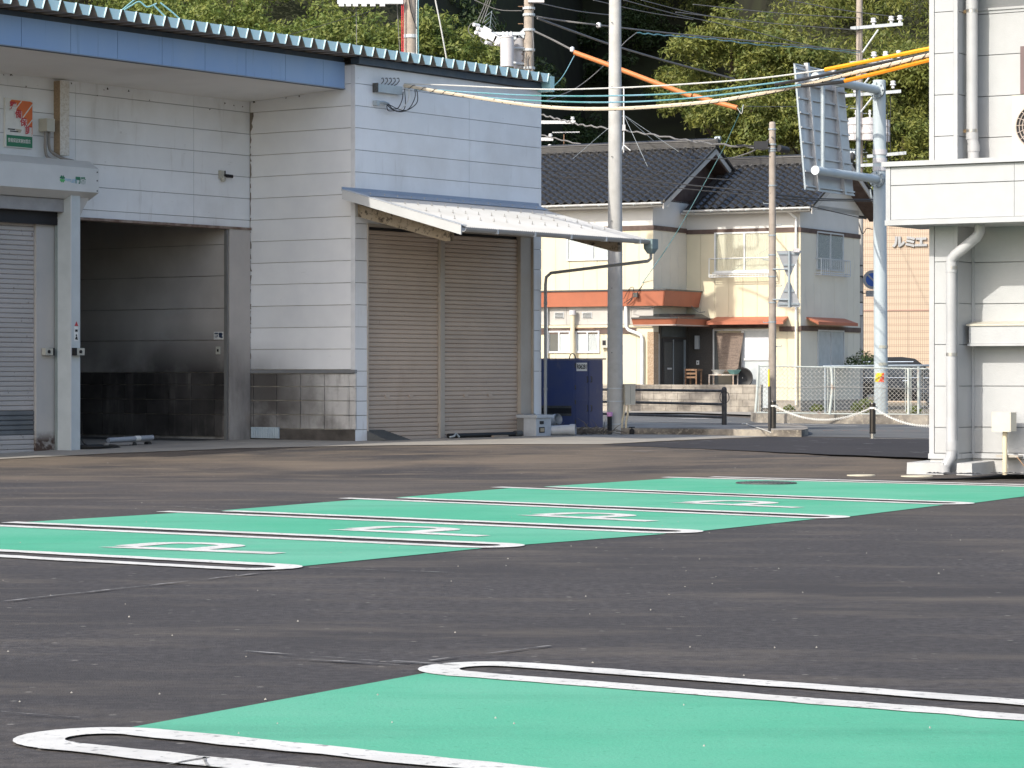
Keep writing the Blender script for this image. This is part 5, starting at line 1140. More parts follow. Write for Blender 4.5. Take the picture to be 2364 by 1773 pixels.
cable('cable_tie', [(1909, 172, 46.6), (1911, 180, 46.6)], .05, 'cable_teal', 'green tape wrap on the black joint cable', 'tape')
# between the poles behind
cable('aerial_cable', [(1234, 72, YC-.3), (1280, 94, 83.6), (1322, 116, 83.4)], .030, 'cable_grey', 'grey cable from the transformer pole to the long orange sleeve')
cable('cable_sleeve', [(1326, 121, 83.4), (1400, 148, 83), (1500, 186, 82.4), (1596, 222, 82)], .075, 'orange_tube', 'long faded orange cable sleeve crossing behind the concrete pole', 'cable sleeve', n=10)
cable('cable_sleeve', [(1601, 221, 82), (1650, 235, 81.8), (1702, 249, 81.5)], .075, 'orange_tube', 'short faded orange cable sleeve at the end of the long one', 'cable sleeve', n=10)
t_ = MB(); t_.lathe([(0, -.09), (.06, -.06), (.07, 0), (.06, .06), (0, .09)], 12); tag(t_.build('insulator', M['porcelain'], None, smooth=True, loc=PT(1321, 114, 83.4)), 'small white insulator at the upper end of the orange sleeve', 'insulator')
t_ = MB(); t_.lathe([(0, -.09), (.07, -.06), (.08, 0), (.07, .06), (0, .09)], 12); tag(t_.build('insulator', M['porcelain'], None, smooth=True, loc=PT(1382, 58, 85)), 'white insulator ball on the grey aerial cable', 'insulator')
cable('aerial_cable', [(1237, 38, YC), (1300, 48, 84.5), (1382, 58, 85), (1560, 78, 91), (1760, 97, 97), (1985, 118, 107.5)], .026, 'cable_grey', 'grey aerial cable sloping from transformer pole to far pole')
cable('aerial_cable', [(1470, 76, 85.3), (1540, 82, 87), (1640, 90, 92), (1760, 104, 97), (1860, 110, 102), (1985, 122, 107.6)], .02, 'cable_teal', 'teal aerial cable slung just below the grey one', wob=.02)
cable('drop_wire', [(1470, 75, 85.3), (1440, 100, 84.5), (1390, 155, 83.5), (1330, 203, 82.5), (1262, 232, 80)], .012, 'cable_grey', 'thin drop wire curving down past the concrete pole')
cable('drop_wire', [(1326, 128, 83.4), (1300, 175, 83), (1275, 203, 82)], .012, 'cable_teal', 'thin teal drop wire from the orange sleeve end')
cable('aerial_cable', [(1240, 42, YC), (1330, 75, 86), (1420, 106, 90), (1560, 147, 97), (1695, 182, 104)], .034, 'cable_grey', 'thick grey aerial cable sloping below the orange sleeve')
cable('aerial_cable', [(1250, 265, 98), (1300, 278, 97), (1340, 288, 96), (1410, 297, 95), (1500, 310, 93), (1620, 329, 88), (1780, 344, 62.3)], .028, 'cable_grey', 'wavy grey aerial cable dipping behind the concrete pole', wob=.03)
cable('aerial_cable', [(1250, 312, 99), (1330, 331, 97), (1420, 352, 96)], .025, 'cable_grey', 'grey aerial cable ending on the house ridge', wob=.02)
for k, (a_, m_, c_) in enumerate((((1250, 377, 85), (1480, 373, 78), (1778, 362, 62.2)), ((1250, 392, 86), (1500, 418, 77), (1780, 446, 62.2)), ((1250, 404, 86), (1500, 428, 77), (1780, 455, 62.2)), ((1250, 410, 86), (1450, 413, 80), (1600, 384, 72)),
                                  ((1420, 380, 82), (1600, 408, 72), (1780, 420, 62.2)), ((1785, 449, 62.2), (1900, 459, 66), (2060, 461, 72)), ((1785, 458, 62.2), (1900, 463, 66), (2060, 465, 72)), ((1790, 455, 62.2), (1900, 483, 70), (2000, 506, 80)))):
    cable('drop_cable', [a_, m_, c_], .013 if k not in (1, 5) else .018, 'cable_black', ('dark drop cable crossing the tiled roof, %s from the top' % ordn[k]) if k < 5 else ('dark cable behind the sign gantry, %s from the top' % ordn[k-5]), group='roof drop cables')
cable('aerial_cable', [(1690, 365, 75), (1740, 348, 66), (1783, 316, 62.1)], .016, 'cable_grey', 'short grey stay rising to the slender pole top')
cable('drop_wire', [(1716, 242, 81.4), (1690, 300, 82.5), (1660, 362, 84), (1560, 540, 88), (1472, 670, 90.5)], .013, 'cable_teal', 'long thin drop wire from the orange sleeve to the house fascia')
cable('drop_wire', [(1716, 242, 81.4), (1712, 262, 81.4), (1704, 252, 81.4), (1702, 249, 81.4)], .010, 'cable_white', 'small loop of wire at the sleeve end')
cable('drop_wire', [(1716, 245, 81.4), (1800, 246, 90), (1985, 244, 108)], .010, 'cable_grey', 'thin level wire from sleeve end towards the far pole')
for k, (a_, c_) in enumerate((((1370, 0, 90), (1600, 45, 100)), ((1440, 0, 92), (1700, 62, 106)), ((1480, 0, 95), (1720, 52, 110)), ((1600, 10, 100), (1990, 42, 108)), ((1820, 0, 104), (2080, 40, 110)), ((1560, 28, 98), (1988, 70, 108)), ((1700, 62, 100), (1985, 128, 108)), ((1240, 6, 84), (1420, 36, 92)))):
    m_ = ((a_[0]+c_[0])/2, (a_[1]+c_[1])/2+4, (a_[2]+c_[2])/2); cable('high_wire', [a_, m_, c_], .016, 'cable_grey', 'dark high wire before the wooded hill, %s from the left' % ['first', 'second', 'third', 'fourth', 'eighth', 'fifth', 'sixth', 'seventh'][k], 'wire', group='high wires')
cable('guy_wire', [(1003, -10, 78), (1018, 65, 78), (1036, 165, 78)], .022, 'cable_white', 'pale guy wire slanting down behind the corrugated roof')
for k, (a_, c_, m_) in enumerate((((822, 10, 76), (824, 140, 76), 'cable_grey'), ((916, 0, 76), (924, 140, 76), 'cable_grey'), ((600, 100, 80), (860, 25, 76), 'cable_black'))):
    cable('thin_wire', [a_, ((a_[0]+c_[0])/2, (a_[1]+c_[1])/2, a_[2]), c_], .010, m_, ['thin hanging wire left of the thick pole', 'thin wire right beside the thick pole', 'dark wire sloping up to the thick pole crossarm'][k], 'wire')
for k, (pts, lab) in enumerate(((((262, 46, 70), (285, 25, 70), (305, 12, 70), (322, 4, 70), (340, 16, 70), (362, 8, 70)), 'looped teal wire above the left end of the roof'), (((272, 32, 70), (300, 8, 70), (318, -6, 70)), 'short teal wire above the roof'), (((355, 12, 70), (375, 32, 70), (398, 56, 70)), 'teal wire dropping to the roof, left one of two'), (((370, 6, 70), (400, 30, 70), (435, 62, 70)), 'teal wire dropping to the roof, right one of two'))):
    cable('teal_wire', pts, .022, 'cable_teal', lab, 'wire')
for k, (a_, m_, c_) in enumerate((((1102, 50, 83.8), (1115, 20, 84), (1126, -8, 84)), ((1108, 52, 83.8), (1120, 22, 84), (1130, -8, 84)), ((1114, 54, 83.8), (1126, 20, 84), (1136, -8, 84)), ((1095, 0, 84), (1150, 22, 84), (1205, 25, 84)))):
    cable('lead_wire', [a_, m_, c_], .012, 'cable_grey', ['left lead wire rising from the switchgear', 'middle lead wire rising from the switchgear', 'right lead wire rising from the switchgear', 'sagging wire reaching the transformer pole'][k], 'wire')

# ------------------------------------------------------------------ cream house across the road
def glass_mat():
    m = bpy.data.materials.new('clear_glass'); m.use_nodes = True; N = m.node_tree.nodes; L = m.node_tree.links
    for n in list(N): N.remove(n)
    o = N.new('ShaderNodeOutputMaterial'); mx = N.new('ShaderNodeMixShader'); t = N.new('ShaderNodeBsdfTransparent'); g_ = N.new('ShaderNodeBsdfGlossy'); g_.inputs['Roughness'].default_value = .03
    lw = N.new('ShaderNodeLayerWeight'); lw.inputs[0].default_value = .5; pw_ = N.new('ShaderNodeMath'); pw_.operation = 'POWER'; pw_.inputs[1].default_value = 3.0; f = N.new('ShaderNodeMath'); f.operation = 'MULTIPLY_ADD'; f.inputs[1].default_value = .7; f.inputs[2].default_value = .05
    L.new(lw.outputs['Facing'], pw_.inputs[0]); L.new(pw_.outputs[0], f.inputs[0]); t.inputs[0].default_value = (.90, .92, .92, 1)
    L.new(f.outputs[0], mx.inputs[0]); L.new(t.outputs[0], mx.inputs[1]); L.new(g_.outputs[0], mx.inputs[2]); L.new(mx.outputs[0], o.inputs[0]); return m
M['glass'] = glass_mat()
HF = Fr((4.514, 90.0), (.883, -.469))
HS = thing('cream_house', 'two-storey cream house with black tiled roofs and orange fascias across the road', 'house', HF.w(0, 0), HF.ang)
D = HF.yt(1585, 0); XR = HF.xt(1848, D); YR = HF.yt(1985, XR); X0 = -7.0
ze1 = HF.zt(1400, 468.5, -.5); zr1 = HF.zt(1470, 346, 3.6); ze2 = HF.zt(1700, 480.5, D-.5); zr2 = HF.zt(1800, 378, D+2.9)
zt1, zt0 = HF.zt(1508, 520, 0), HF.zt(1508, 530.5, 0)
zc1, zc0 = HF.zt(1450, 671, -.5), HF.zt(1450, 706, -.5)
def hbox(name, mat, x0, x1, y0, y1, z0, z1, parent=HS):
    b = MB(); b.box(x0, x1, y0, y1, z0, z1); return b.build(name, mat, parent, fix=False)
# cores behind the cladding
core = MB(); core.box(X0, -.03, .03, 7.2, 0, ze1+.15); core.box(-.03, XR-.03, D+.03, YR-.03, 0, ze2+.15)
gb = MB(); gb.add([(-.03, .03, ze1+.1), (-.03, 7.2, ze1+.1), (-.03, 3.6, zr1-.22)], [(0, 1, 2)]); gb.build('gable', M['brown_trim'], HS, fix=False); core.add([(XR-.03, D+.03, ze2), (XR-.03, D+5.8, ze2), (XR-.03, D+2.9, zr2-.22)], [(0, 1, 2)])  # gable triangle coloured dark to stand for its deep shade
wl = core.build('wall', M['house_white'], HS, fix=False)
def cladding(axis, fix, a0, a1, z0, z1, n, mat, out):
    for k in range(n):
        p, q = a0+(a1-a0)*k/n+.004, a0+(a1-a0)*(k+1)/n-.004; b = MB(); j = random.uniform(0, .004)
        if axis == 'y': b.box(p, q, fix-j, fix+.029, z0, z1)
        else: b.box(fix-.029, fix+j, p, q, z0, z1)
        b.build('panel', mat, wl, fix=False)
zlow = 2.80
cladding('y', 0, X0, 0, zc1-.05, zt0, 14, M['cream_wall'], -1)
cladding('y', 0, X0, 0, zlow, zc0+.1, 9, M['house_grey'], -1)  # grey panels carry the canopy's shade in their colour
cladding('y', 0, X0, 0, 0, zlow-.12, 12, M['cream_wall'], -1)
cladding('x', 0, .0, D, 2.0, zt0, 4, M['house_side'], 1)
cladding('y', D, .0, XR, 2.62, zt0-.03, 8, M['cream_wall'], -1)
cladding('y', D, HF.xt(1787, D), XR, 0, 2.62, 2, M['cream_wall'], -1)
cladding('x', XR, D, YR, .35, zt0-.05, 9, M['house_side'], 1)
for (ax, a0, a1, fx, z0, z1) in (('y', X0, .02, 0, zt0, zt1), ('x', -.02, D-.04, 0, zt0, zt1), ('y', 0, XR+.03, D, zt0-.04, zt1-.04), ('x', D, YR, XR, zt0-.05, zt1-.05)):
    b = MB(); (b.box(a0, a1, fx-.035, fx-.002, z0, z1) if ax == 'y' else b.box(fx+.002, fx+.035, a0, a1, z0, z1)); b.build('band', M['brown_trim'], HS, fix=False)
zb_ = HF.ztx(1900, 765, XR); hbox('band', M['brown_trim'], XR+.002, XR+.04, D-.02, YR, zb_-.0, zb_+.16)
hbox('band', M['brown_trim'], HF.xt(1800, D), XR+.04, D-.04, D-.003, zb_-.02, zb_+.14)
hbox('sill_band', M['cream_wall'], X0, -.0, -.06, -.002, zlow-.10, zlow-.02)
hbox('foundation', M['block'], X0, -.0, -.004, .05, -.05, .30); hbox('foundation', M['block'], 1.0, XR+.01, D-.012, D+.05, -.05, .36); hbox('foundation', M['block'], XR-.02, XR+.012, D, YR, -.05, .352)
# corner pipe
b = MB(); b.cyl((XR-.12, D-.09, .2), (XR-.12, D-.09, ze2-.35), .04, n=10); b.tube([(XR-.12, D-.09, ze2-.35), (XR-.3, D-.3, ze2-.15), (XR-.55, D-.52, ze2-.03)], .04, 8); b.build('downpipe', M['alu_white'], HS, smooth=True, fix=False)
b = MB(); b.cyl((HF.xt(1838, D-.1), D-.08, .2), (HF.xt(1838, D-.1), D-.08, 2.9), .045, n=10); b.build('downpipe', M['cream_wall'], HS, smooth=True)
# roofs
TW, TL = .30, .285
tb_ = MB(); npf = 8; vs = []
for i in range(npf+1):
    u = i/npf; zz = .055*(math.sin(u*math.pi*1.15) if u < .87 else .45*math.sin((u-.87)/.13*math.pi)*0+math.sin(.87*math.pi*1.15)*(1-(u-.87)/.13)) if u < .999 else .0
    zz = .075*math.sin(min(u/.72, 1)*math.pi)*(1 if u < .72 else 0)-.016*math.sin(max(0, (u-.72)/.28)*math.pi)
    for y, dz in ((0, .045), (TL*1.15, .0)): vs.append((u*TW*1.02, y, zz+dz))
    vs.append((u*TW*1.02, 0.004, zz+.004))
tb_.add(vs, [(3*i, 3*i+3, 3*i+4, 3*i+1) for i in range(npf)]+[(3*i, 3*i+2, 3*i+5, 3*i+3) for i in range(npf)])
tile_me = tb_.mesh('roof_tile', M['kawara'], smooth=True, fix=False)
eb = MB(); eb.lathe([(0, 0), (.05, .002), (.055, .02), (.05, .03)], 12); 
def tiled_roof(name, x0, x1, ye, yr, ze, zr, xtile0, yback):
    sl = math.atan2(zr-ze, yr-ye); Ls = math.hypot(zr-ze, yr-ye)
    b = MB(); b.hexa([(x0, ye, ze-.06), (x1, ye, ze-.06), (x1, yr, zr-.06), (x0, yr, zr-.06)], [(x0, ye, ze), (x1, ye, ze), (x1, yr, zr), (x0, yr, zr)])
    zb2 = zr-(zr-ze)/(yr-ye)*(yback-yr)
    b.hexa([(x0, yr, zr-.06), (x1, yr, zr-.06), (x1, yback, zb2-.06), (x0, yback, zb2-.06)], [(x0, yr, zr+.03), (x1, yr, zr+.03), (x1, yback, zb2+.03), (x0, yback, zb2+.03)])
    rf = b.build(name, M['kawara_side'], HS)
    nr = int(Ls/TL); rest = MB(); ncol = int((x1-x0)/TW)
    for c in range(ncol):
        xx = x1-(c+1)*TW
        for r in range(nr):
            y = ye-.04+math.cos(sl)*TL*r; z = ze+.004+math.sin(sl)*TL*r-.02
            if xx > xtile0: inst('roof_tile', tile_me, rf, (xx, y, z+random.uniform(-.004, .004)), (sl, 0, 0))
            else:
                R_ = Matrix.Rotation(sl, 3, 'X'); rest.add([R_ @ Vector(v)+Vector((xx, y, z)) for v in vs], [tuple(f) for f in tb_.f])
    if rest.v: rest.build('hidden_tiles', M['kawara'], rf, smooth=True, fix=False, kind='stuff')
    # ridge: courses of flat tiles under a round cap
    for k in range(4):
        b = MB(); b.box(x0, x1+.03, yr-.16+.025*k, yr+.16-.025*k, zr+.05*k-.02, zr+.05*k+.022); b.build('ridge_course', M['kawara_side'], rf, fix=False)
    b = MB(); b.cyl((x0, yr, zr+.20), (x1+.05, yr, zr+.20), .085, n=12); b.build('ridge_cap', M['kawara'], rf, smooth=True)
    b = MB(); b.lathe([(0, -.05), (.13, -.04), (.16, 0), (.13, .05), (0, .06)], 14); b.build('ridge_end', M['kawara_side'], rf, loc=(x1+.05, yr, zr+.16), rot=(0, math.pi/2, 0))
    b = MB(); b.cyl((x1-.05, yr, zr+.27), (x1+.14, yr-.0, zr+.27), .07, n=12); b.build('ridge_end_roll', M['galv'], rf, smooth=True)
    # verge boards at the right gable, gutter along the eave
    b = MB(); b.prism([(ye-.02, ze-.07), (yr, zr-.07), (yr, zr-.25), (ye-.02, ze-.25)], 'x', x1-.05, x1-.01); b.prism([(yr, zr-.07), (yback, zb2-.07), (yback, zb2-.25), (yr, zr-.25)], 'x', x1-.05, x1-.01); b.build('barge_board', M['house_grey'], rf)
    b = MB(); b.prism([(ye-.05, ze-.02), (yr, zr-.02), (yr, zr+.05), (ye-.05, ze+.05)], 'x', x1-.02, x1+.045); b.prism([(yr, zr-.02), (yback, zb2-.02), (yback, zb2+.05), (yr, zr+.05)], 'x', x1-.02, x1+.045); b.build('verge_tiles', M['kawara'], rf)
    b = MB(); pr = [(ye-.08+.06*math.cos(a), ze-.03+.065*math.sin(a)) for a in [math.pi+math.pi*k/6 for k in range(7)]]; b.prism(pr, 'x', x0, x1-.05); gt = b.build('gutter', M['alu_white'], rf)
    k = x1-.4
    while k > x0:
        b = MB(); b.box(k, k+.03, ye-.15, ye-.0, ze-.11, ze-.085); b.build('gutter_hook', M['galv'], gt, fix=False); k -= .62
    return rf
r1 = tiled_roof('roof', X0, .62, -.5, 3.6, ze1, zr1, -4.4, 7.7)
r2 = tiled_roof('roof', .15, XR+.62, D-.5, D+2.9, ze2, zr2, -9, D+6.3)
# eave soffits
hbox('eave_soffit', M['house_white'], X0, .55, -.45, .03, ze1-.16, ze1-.10); hbox('eave_soffit', M['house_white'], .0, XR+.5, D-.45, D+.03, ze2-.16, ze2-.10)
b = MB(); b.prism([(D-.4, ze2-.12), (D+2.9, zr2-.26), (D+6.2, ze2-.12), (D+6.2, ze2-.17), (D+2.9, zr2-.31), (D-.4, ze2-.17)], 'x', XR, XR+.56); b.build('gable_soffit', M['brown_trim'], HS)
b = MB(); b.prism([(-.4, ze1-.12), (3.6, zr1-.26), (7.6, ze1-.12), (7.6, ze1-.17), (3.6, zr1-.31), (-.4, ze1-.17)], 'x', 0, .56); b.build('gable_soffit', M['brown_trim'], HS)
# orange canopies
def canopy(name, x0, xc, yf, yb2, z1, z0, slope_in, topn):
    part = bpy.data.objects.new(name, None); COL.objects.link(part); part.parent = HS
    b = MB(); b.hexa([(x0, yf+slope_in, z0), (xc-slope_in, yf+slope_in, z0), (xc, yf, z1), (x0, yf, z1)], [(x0, yf+slope_in+.04, z0), (xc-slope_in-.04, yf+slope_in+.04, z0), (xc-.04, yf+.04, z1), (x0, yf+.04, z1)]); b.build('front_fascia', M['orange_fascia'], part)
    b = MB(); b.hexa([(xc-slope_in, yf+slope_in, z0), (xc-slope_in, yb2, z0), (xc, yb2, z1), (xc, yf, z1)], [(xc-slope_in-.04, yf+slope_in, z0), (xc-slope_in-.04, yb2, z0), (xc-.04, yb2, z1), (xc-.04, yf, z1)]); b.build('side_fascia', M['orange_fascia'], part)
    b = MB(); b.hexa([(x0, yf-.03, z1), (xc+.03, yf-.03, z1), (xc+.03, yb2, z1), (x0, yb2, z1)], [(x0, yf-.03, z1+.05), (xc+.03, yf-.03, z1+.05), (xc+.03, yb2, z1+.05), (x0, yb2, z1+.05)]); b.build('roof_edge', M['kawara_side'], part)
    b = MB(); b.box(x0, xc-.1, yf+.1, yb2, z0+.01, z0+.04); b.build('canopy_soffit', M['house_grey'], part, fix=False)
    if topn:
        b = MB(); b.hexa([(x0+.2, yf+.1, z1+.05), (xc-.1, yf+.1, z1+.05), (xc-.1, yb2, z1+.05), (x0+.2, yb2, z1+.05)], [(x0+.2, yf+.3, z1+.16), (xc-.4, yf+.3, z1+.16), (xc-.4, yb2, z1+.20), (x0+.2, yb2, z1+.20)]); b.build('canopy_roof', M['kawara'], part)
    return part
xk = HF.xt(1620, D); yk = HF.yt(1535, xk); canopy('upper_canopy', X0, xk, yk, D, zc1, zc0, .10, False)
xq = HF.xt(1646, D); yq = HF.yt(1564, xq); canopy('porch_canopy', HF.xt(1458, yq), xq, yq, D, HF.zt(1500, 736, yq), HF.zt(1500, 752, yq), .12, True)
def thin_awning(axis, a0, a1, fx, z, dep, name):
    b = MB()
    if axis == 'y': b.hexa([(a0, fx, z+.16), (a1, fx, z+.16), (a1+.08, fx-dep, z), (a0-.08, fx-dep, z)], [(a0, fx, z+.10), (a1, fx, z+.10), (a1+.08, fx-dep, z-.10), (a0-.08, fx-dep, z-.10)])
    else: b.hexa([(fx, a0, z+.16), (fx, a1, z+.16), (fx+dep, a1+.08, z), (fx+dep, a0-.08, z)], [(fx, a0, z+.10), (fx, a1, z+.10), (fx+dep, a1+.08, z-.10), (fx+dep, a0-.08, z-.10)])
    return b.build(name, M['orange_fascia'], HS)
thin_awning('y', HF.xt(1636, D-.6), HF.xt(1803, D-.6), D, HF.zt(1700, 742, D-.6), .62, 'window_awning')
thin_awning('x', D+.5, HF.yt(1982, XR+.5), XR, HF.ztx(1930, 744, XR+.5), .45, 'window_awning')
hbox('dark_header', M['brown_trim'], .04, HF.xt(1790, D), D-.05, D-.003, HF.zt(1650, 758, D), HF.zt(1650, 748, D))
# windows
def window(axis, fx, a0, a1, z0, z1, lights, fr=M['alu_white'], sgn=-1, name='window'):
    """lights: per sash ('glass'|'frost'|'curtain'|...); sgn -1 faces -y, +1 faces +x"""
    wpart = bpy.data.objects.new(name, None); COL.objects.link(wpart); wpart.parent = HS
    def bx(nm, mat, p0, p1, d0, d1, q0, q1):
        b = MB(); (b.box(p0, p1, fx-d1, fx-d0, q0, q1) if axis == 'y' else b.box(fx+d0, fx+d1, p0, p1, q0, q1)); return b.build(nm, mat, wpart, fix=False)
    t = .05
    for p0, p1, q0, q1 in ((a0, a1, z0, z0+t), (a0, a1, z1-t, z1), (a0, a0+t, z0+t, z1-t), (a1-t, a1, z0+t, z1-t)): bx('frame', fr, p0, p1, .003, .055, q0, q1)
    n = len(lights)
    for k, l in enumerate(lights):
        p0, p1 = a0+t+(a1-a0-2*t)*k/n, a0+t+(a1-a0-2*t)*(k+1)/n
        if l.startswith('curtain'):
            b = MB(); vs = []; m = 90
            for i in range(m+1):
                u = p0+(p1-p0)*i/m; d = .014+.007*math.sin(i*.85+k)+.003*math.sin(i*.31)
                for z in (z0+t, z1-t): vs.append((u, fx-d, z) if axis == 'y' else (fx+d, u, z))
            b.add(vs, [(2*i, 2*i+1, 2*i+3, 2*i+2) for i in range(m)]); b.build('curtain', M[l], wpart, smooth=True, fix=False); bx('pane', M['glass'], p0, p1, .030, .033, z0+t, z1-t)
        else: bx('pane', M[l], p0, p1, .022, .026, z0+t, z1-t)
        if k: bx('stile', fr, p0-.025, p0+.025, .02, .06, z0+t, z1-t)
    return wpart
# upper left window (behind the awning), upper middle with rail, upper right on the side wall
window('y', 0, HF.xt(1310, 0), HF.xt(1430, 0), HF.zt(1330, 602, 0), HF.zt(1330, 545, 0), ['curtain_white', 'curtain_white'])
wx0, wx1 = HF.xt(1650, D), HF.xt(1790, D); wz0, wz1 = HF.zt(1700, 628, D), HF.zt(1700, 536, D)
window('y', D, wx0, wx1, wz0, wz1, ['curtain', 'curtain'])
def railing(axis, fx, a0, a1, z0, z1, dep, mat, nb):
    part = bpy.data.objects.new('window_railing', None); COL.objects.link(part); part.parent = HS
    def pnt(a, d, z): return (a, fx-d, z) if axis == 'y' else (fx+d, a, z)
    for z in (z0, z1, z0-.07):
        b = MB(); b.tube([pnt(a0, .0, z), pnt(a0, dep, z), pnt(a1, dep, z), pnt(a1, .0, z)], .016, 5); b.build('rail', mat, part, fix=False)
    for k in range(nb+1):
        a = a0+(a1-a0)*k/nb; b = MB(); b.cyl(pnt(a, dep, z0-.07), pnt(a, dep, z1 if axis == 'x' else z0+.02), .009, n=5); b.build('bar', mat, part, fix=False)
        if axis == 'y': b = MB(); b.cyl(pnt(a, 0, z0-.05), pnt(a, dep, z0-.05), .008, n=4); b.build('bar', mat, part, fix=False)
    for a in (a0, a1):
        b = MB(); b.cyl(pnt(a, dep, z0-.07), pnt(a, dep, z1), .018, n=6); b.build('end_post', mat, part, fix=False)
railing('y', D, wx0-.06, wx1+.06, HF.zt(1700, 634, D-.3), HF.zt(1700, 596, D-.3), .32, M['alu_white'], 22)
hbox('window_sill', M['alu_white'], wx0-.05, wx1+.05, D-.10, D-.003, wz0-.05, wz0-.002)
ya, yb2 = HF.yt(1884, XR), HF.yt(1945, XR); za, zb2 = HF.ztx(1915, 625, XR), HF.ztx(1915, 537, XR)
window('x', XR, ya, yb2, za, zb2, ['curtain_white', 'curtain_white'], M['alu'])
railing('x', XR, ya-.05, yb2+.2, HF.ztx(1915, 630, XR+.2), HF.ztx(1915, 598, XR+.2), .2, M['alu'], 14)
window('x', XR, HF.yt(1886, XR), HF.yt(1946, XR), HF.ztx(1915, 846, XR), HF.ztx(1915, 762, XR), ['frost', 'frost'], M['alu'])
# lower left windows and vents
for p0, p1, l in ((1266, 1318, ['house_glass', 'frost']), (1330, 1385, ['frost', 'curtain_white'])):
    window('y', 0, HF.xt(p0, 0), HF.xt(p1, 0), HF.zt(p0, 815, 0), HF.zt(p0, 764, 0), l)
hbox('band', M['brown_trim'], X0, -.6, -.03, -.002, zlow-.30, zlow-.12)
for p0, p1 in ((1281, 1302), (1345, 1367)):
    x0, x1, z0, z1 = HF.xt(p0, 0), HF.xt(p1, 0), HF.zt(p0, 735, 0), HF.zt(p0, 721, 0); v = hbox('vent', M['alu'], x0, x1, -.03, -.003, z0, z1)
    for k in range(4): hbox('louvre', M['iron'], x0+.02, x1-.02, -.04, -.031, z0+.02+k*.045, z0+.045+k*.045, v)
xf = HF.xt(1322, -.2)
b = MB(); b.cyl((xf, -.2, .9), (xf, -.2, HF.zt(1322, 722, -.2)), .075, n=12); fl_ = b.build('flue', M['cream_wall'], HS, smooth=True)
b = MB(); b.cyl((xf, -.2, HF.zt(1322, 727, -.2)), (xf, -.2, HF.zt(1322, 716, -.2)), .11, n=12); b.build('flue_cap', M['equip'], fl_, smooth=True)
b = MB(); b.cyl((xf-.15, -.13, HF.zt(1322, 757, -.2)), (xf+.75, -.13, HF.zt(1322, 759, -.2)), .018, n=6); b.build('flue_stay', M['wood_old'], fl_)
xe = HF.xt(1398, -.1); hbox('electric_meter', M['meter_box'], xe-.14, xe+.10, -.16, -.004, HF.zt(1398, 803, 0), HF.zt(1398, 781, 0)); hbox('meter_window', M['black'], xe-.08, xe+.04, -.165, -.161, HF.zt(1398, 797, 0), HF.zt(1398, 786, 0))
pp_ = [HF.loc(PT(x, y, 90.3)) for x, y in ((1444, 700), (1445, 755), (1452, 762), (1478, 770), (1489, 775), (1491, 785), (1491, 888))]
b = MB(); b.tube([Vector((p.x, -.12, p.z)) for p in pp_], .055, 10); b.build('downpipe', M['alu_white'], HS, smooth=True, fix=False)
b = MB(); x_ = HF.xt(1262, -.1); b.cyl((x_, -.1, .2), (x_, -.1, zc0), .045, n=10); b.build('downpipe', M['alu_white'], HS, smooth=True)
# entrance on the return wall: stone pier, door, transom; dark render on the recessed wall
hbox('stone_pier', M['stone_brown'], -.20, .02, -.012, .36, 0, HF.zt(1516, 766, 0))
hbox('pier_side', M['house_grey'], .004, .03, .37, .42, 0, 2.5)
dy0, dy1 = HF.yt(1527, .02), HF.yt(1581, .02); zd = HF.ztx(1555, 782, 0)
hbox('dark_jamb', M['dark_render'], .004, .02, .40, D-.01, 0, HF.ztx(1555, 752, 0))
dr = hbox('door', M['dark_door'], .021, .06, dy0, dy1, .15, zd)
for a, c in ((.06, .42), (.48, .86)): hbox('door_panel', M['iron'], .061, .075, dy0+(dy1-dy0)*a, dy0+(dy1-dy0)*c, .35, zd-.12, dr)
for f in (.44, .9, .95): hbox('door_bar', M['galv'], .061, .085, dy0+(dy1-dy0)*f, dy0+(dy1-dy0)*f+.025, .2, zd-.03, dr)
hbox('letter_slot', M['alu'], .076, .09, dy0+(dy1-dy0)*.18, dy0+(dy1-dy0)*.36, HF.ztx(1543, 853, 0), HF.ztx(1543, 849, 0), dr)
hbox('transom', M['house_glass'], .021, .045, dy0, dy1, zd+.06, HF.ztx(1555, 755, 0))
hbox('dark_wall', M['dark_render'], .03, HF.xt(1647, D), D-.02, D-.002, 0, HF.zt(1620, 758, D))
lx = HF.xt(1611.5, D); hbox('porch_lamp', M['alu'], lx-.06, lx+.07, D-.14, D-.021, HF.zt(1611, 806, D), HF.zt(1611, 775, D)); hbox('doorbell', M['alu_white'], lx-.045, lx+.05, D-.04, D-.021, HF.zt(1611, 842, D), HF.zt(1611, 832, D))
hbox('doorbell_button', M['black'], lx-.015, lx+.02, D-.045, D-.041, HF.zt(1611, 839, D), HF.zt(1611, 836, D))
gx0, gx1, gx2 = HF.xt(1647, D), HF.xt(1716, D), HF.xt(1790, D); gz1 = HF.zt(1700, 760, D)
window('y', D-.0, gx0, gx1, .10, gz1, ['house_glass'], M['alu'])
wn_ = window('y', D-.02, gx1, gx2, .10, gz1, ['frost'], M['alu'])
hbox('rail', M['alu_white'], gx1+.05, gx2, D-.09, D-.06, HF.zt(1750, 832, D), HF.zt(1750, 827, D), wn_)
hbox('upper_light', M['curtain_white'], gx1+.07, gx2-.05, D-.055, D-.05, HF.zt(1750, 826, D), HF.zt(1750, 778, D), wn_)
bl = MB(); nb = 46; bz1, bz0 = HF.zt(1680, 768, D-.3), HF.zt(1680, 858, D-.6)
RS_ = thing('reed_screen', 'brown reed screen leaning against the left window of the porch', 'screen', HF.w(0, 0), HF.ang)
for k in range(nb):
    f = k/nb; z = bz0+(bz1-bz0)*f; xa2 = HF.xt(1664-16*f, D-.3); xb2 = HF.xt(1706+6*f, D-.3); y = D-.42+.30*f
    b = MB(); b.box(xa2, xb2, y, y+.012, z, z+(bz1-bz0)/nb*.82); b.build('reed', M['reed'], RS_, fix=False)
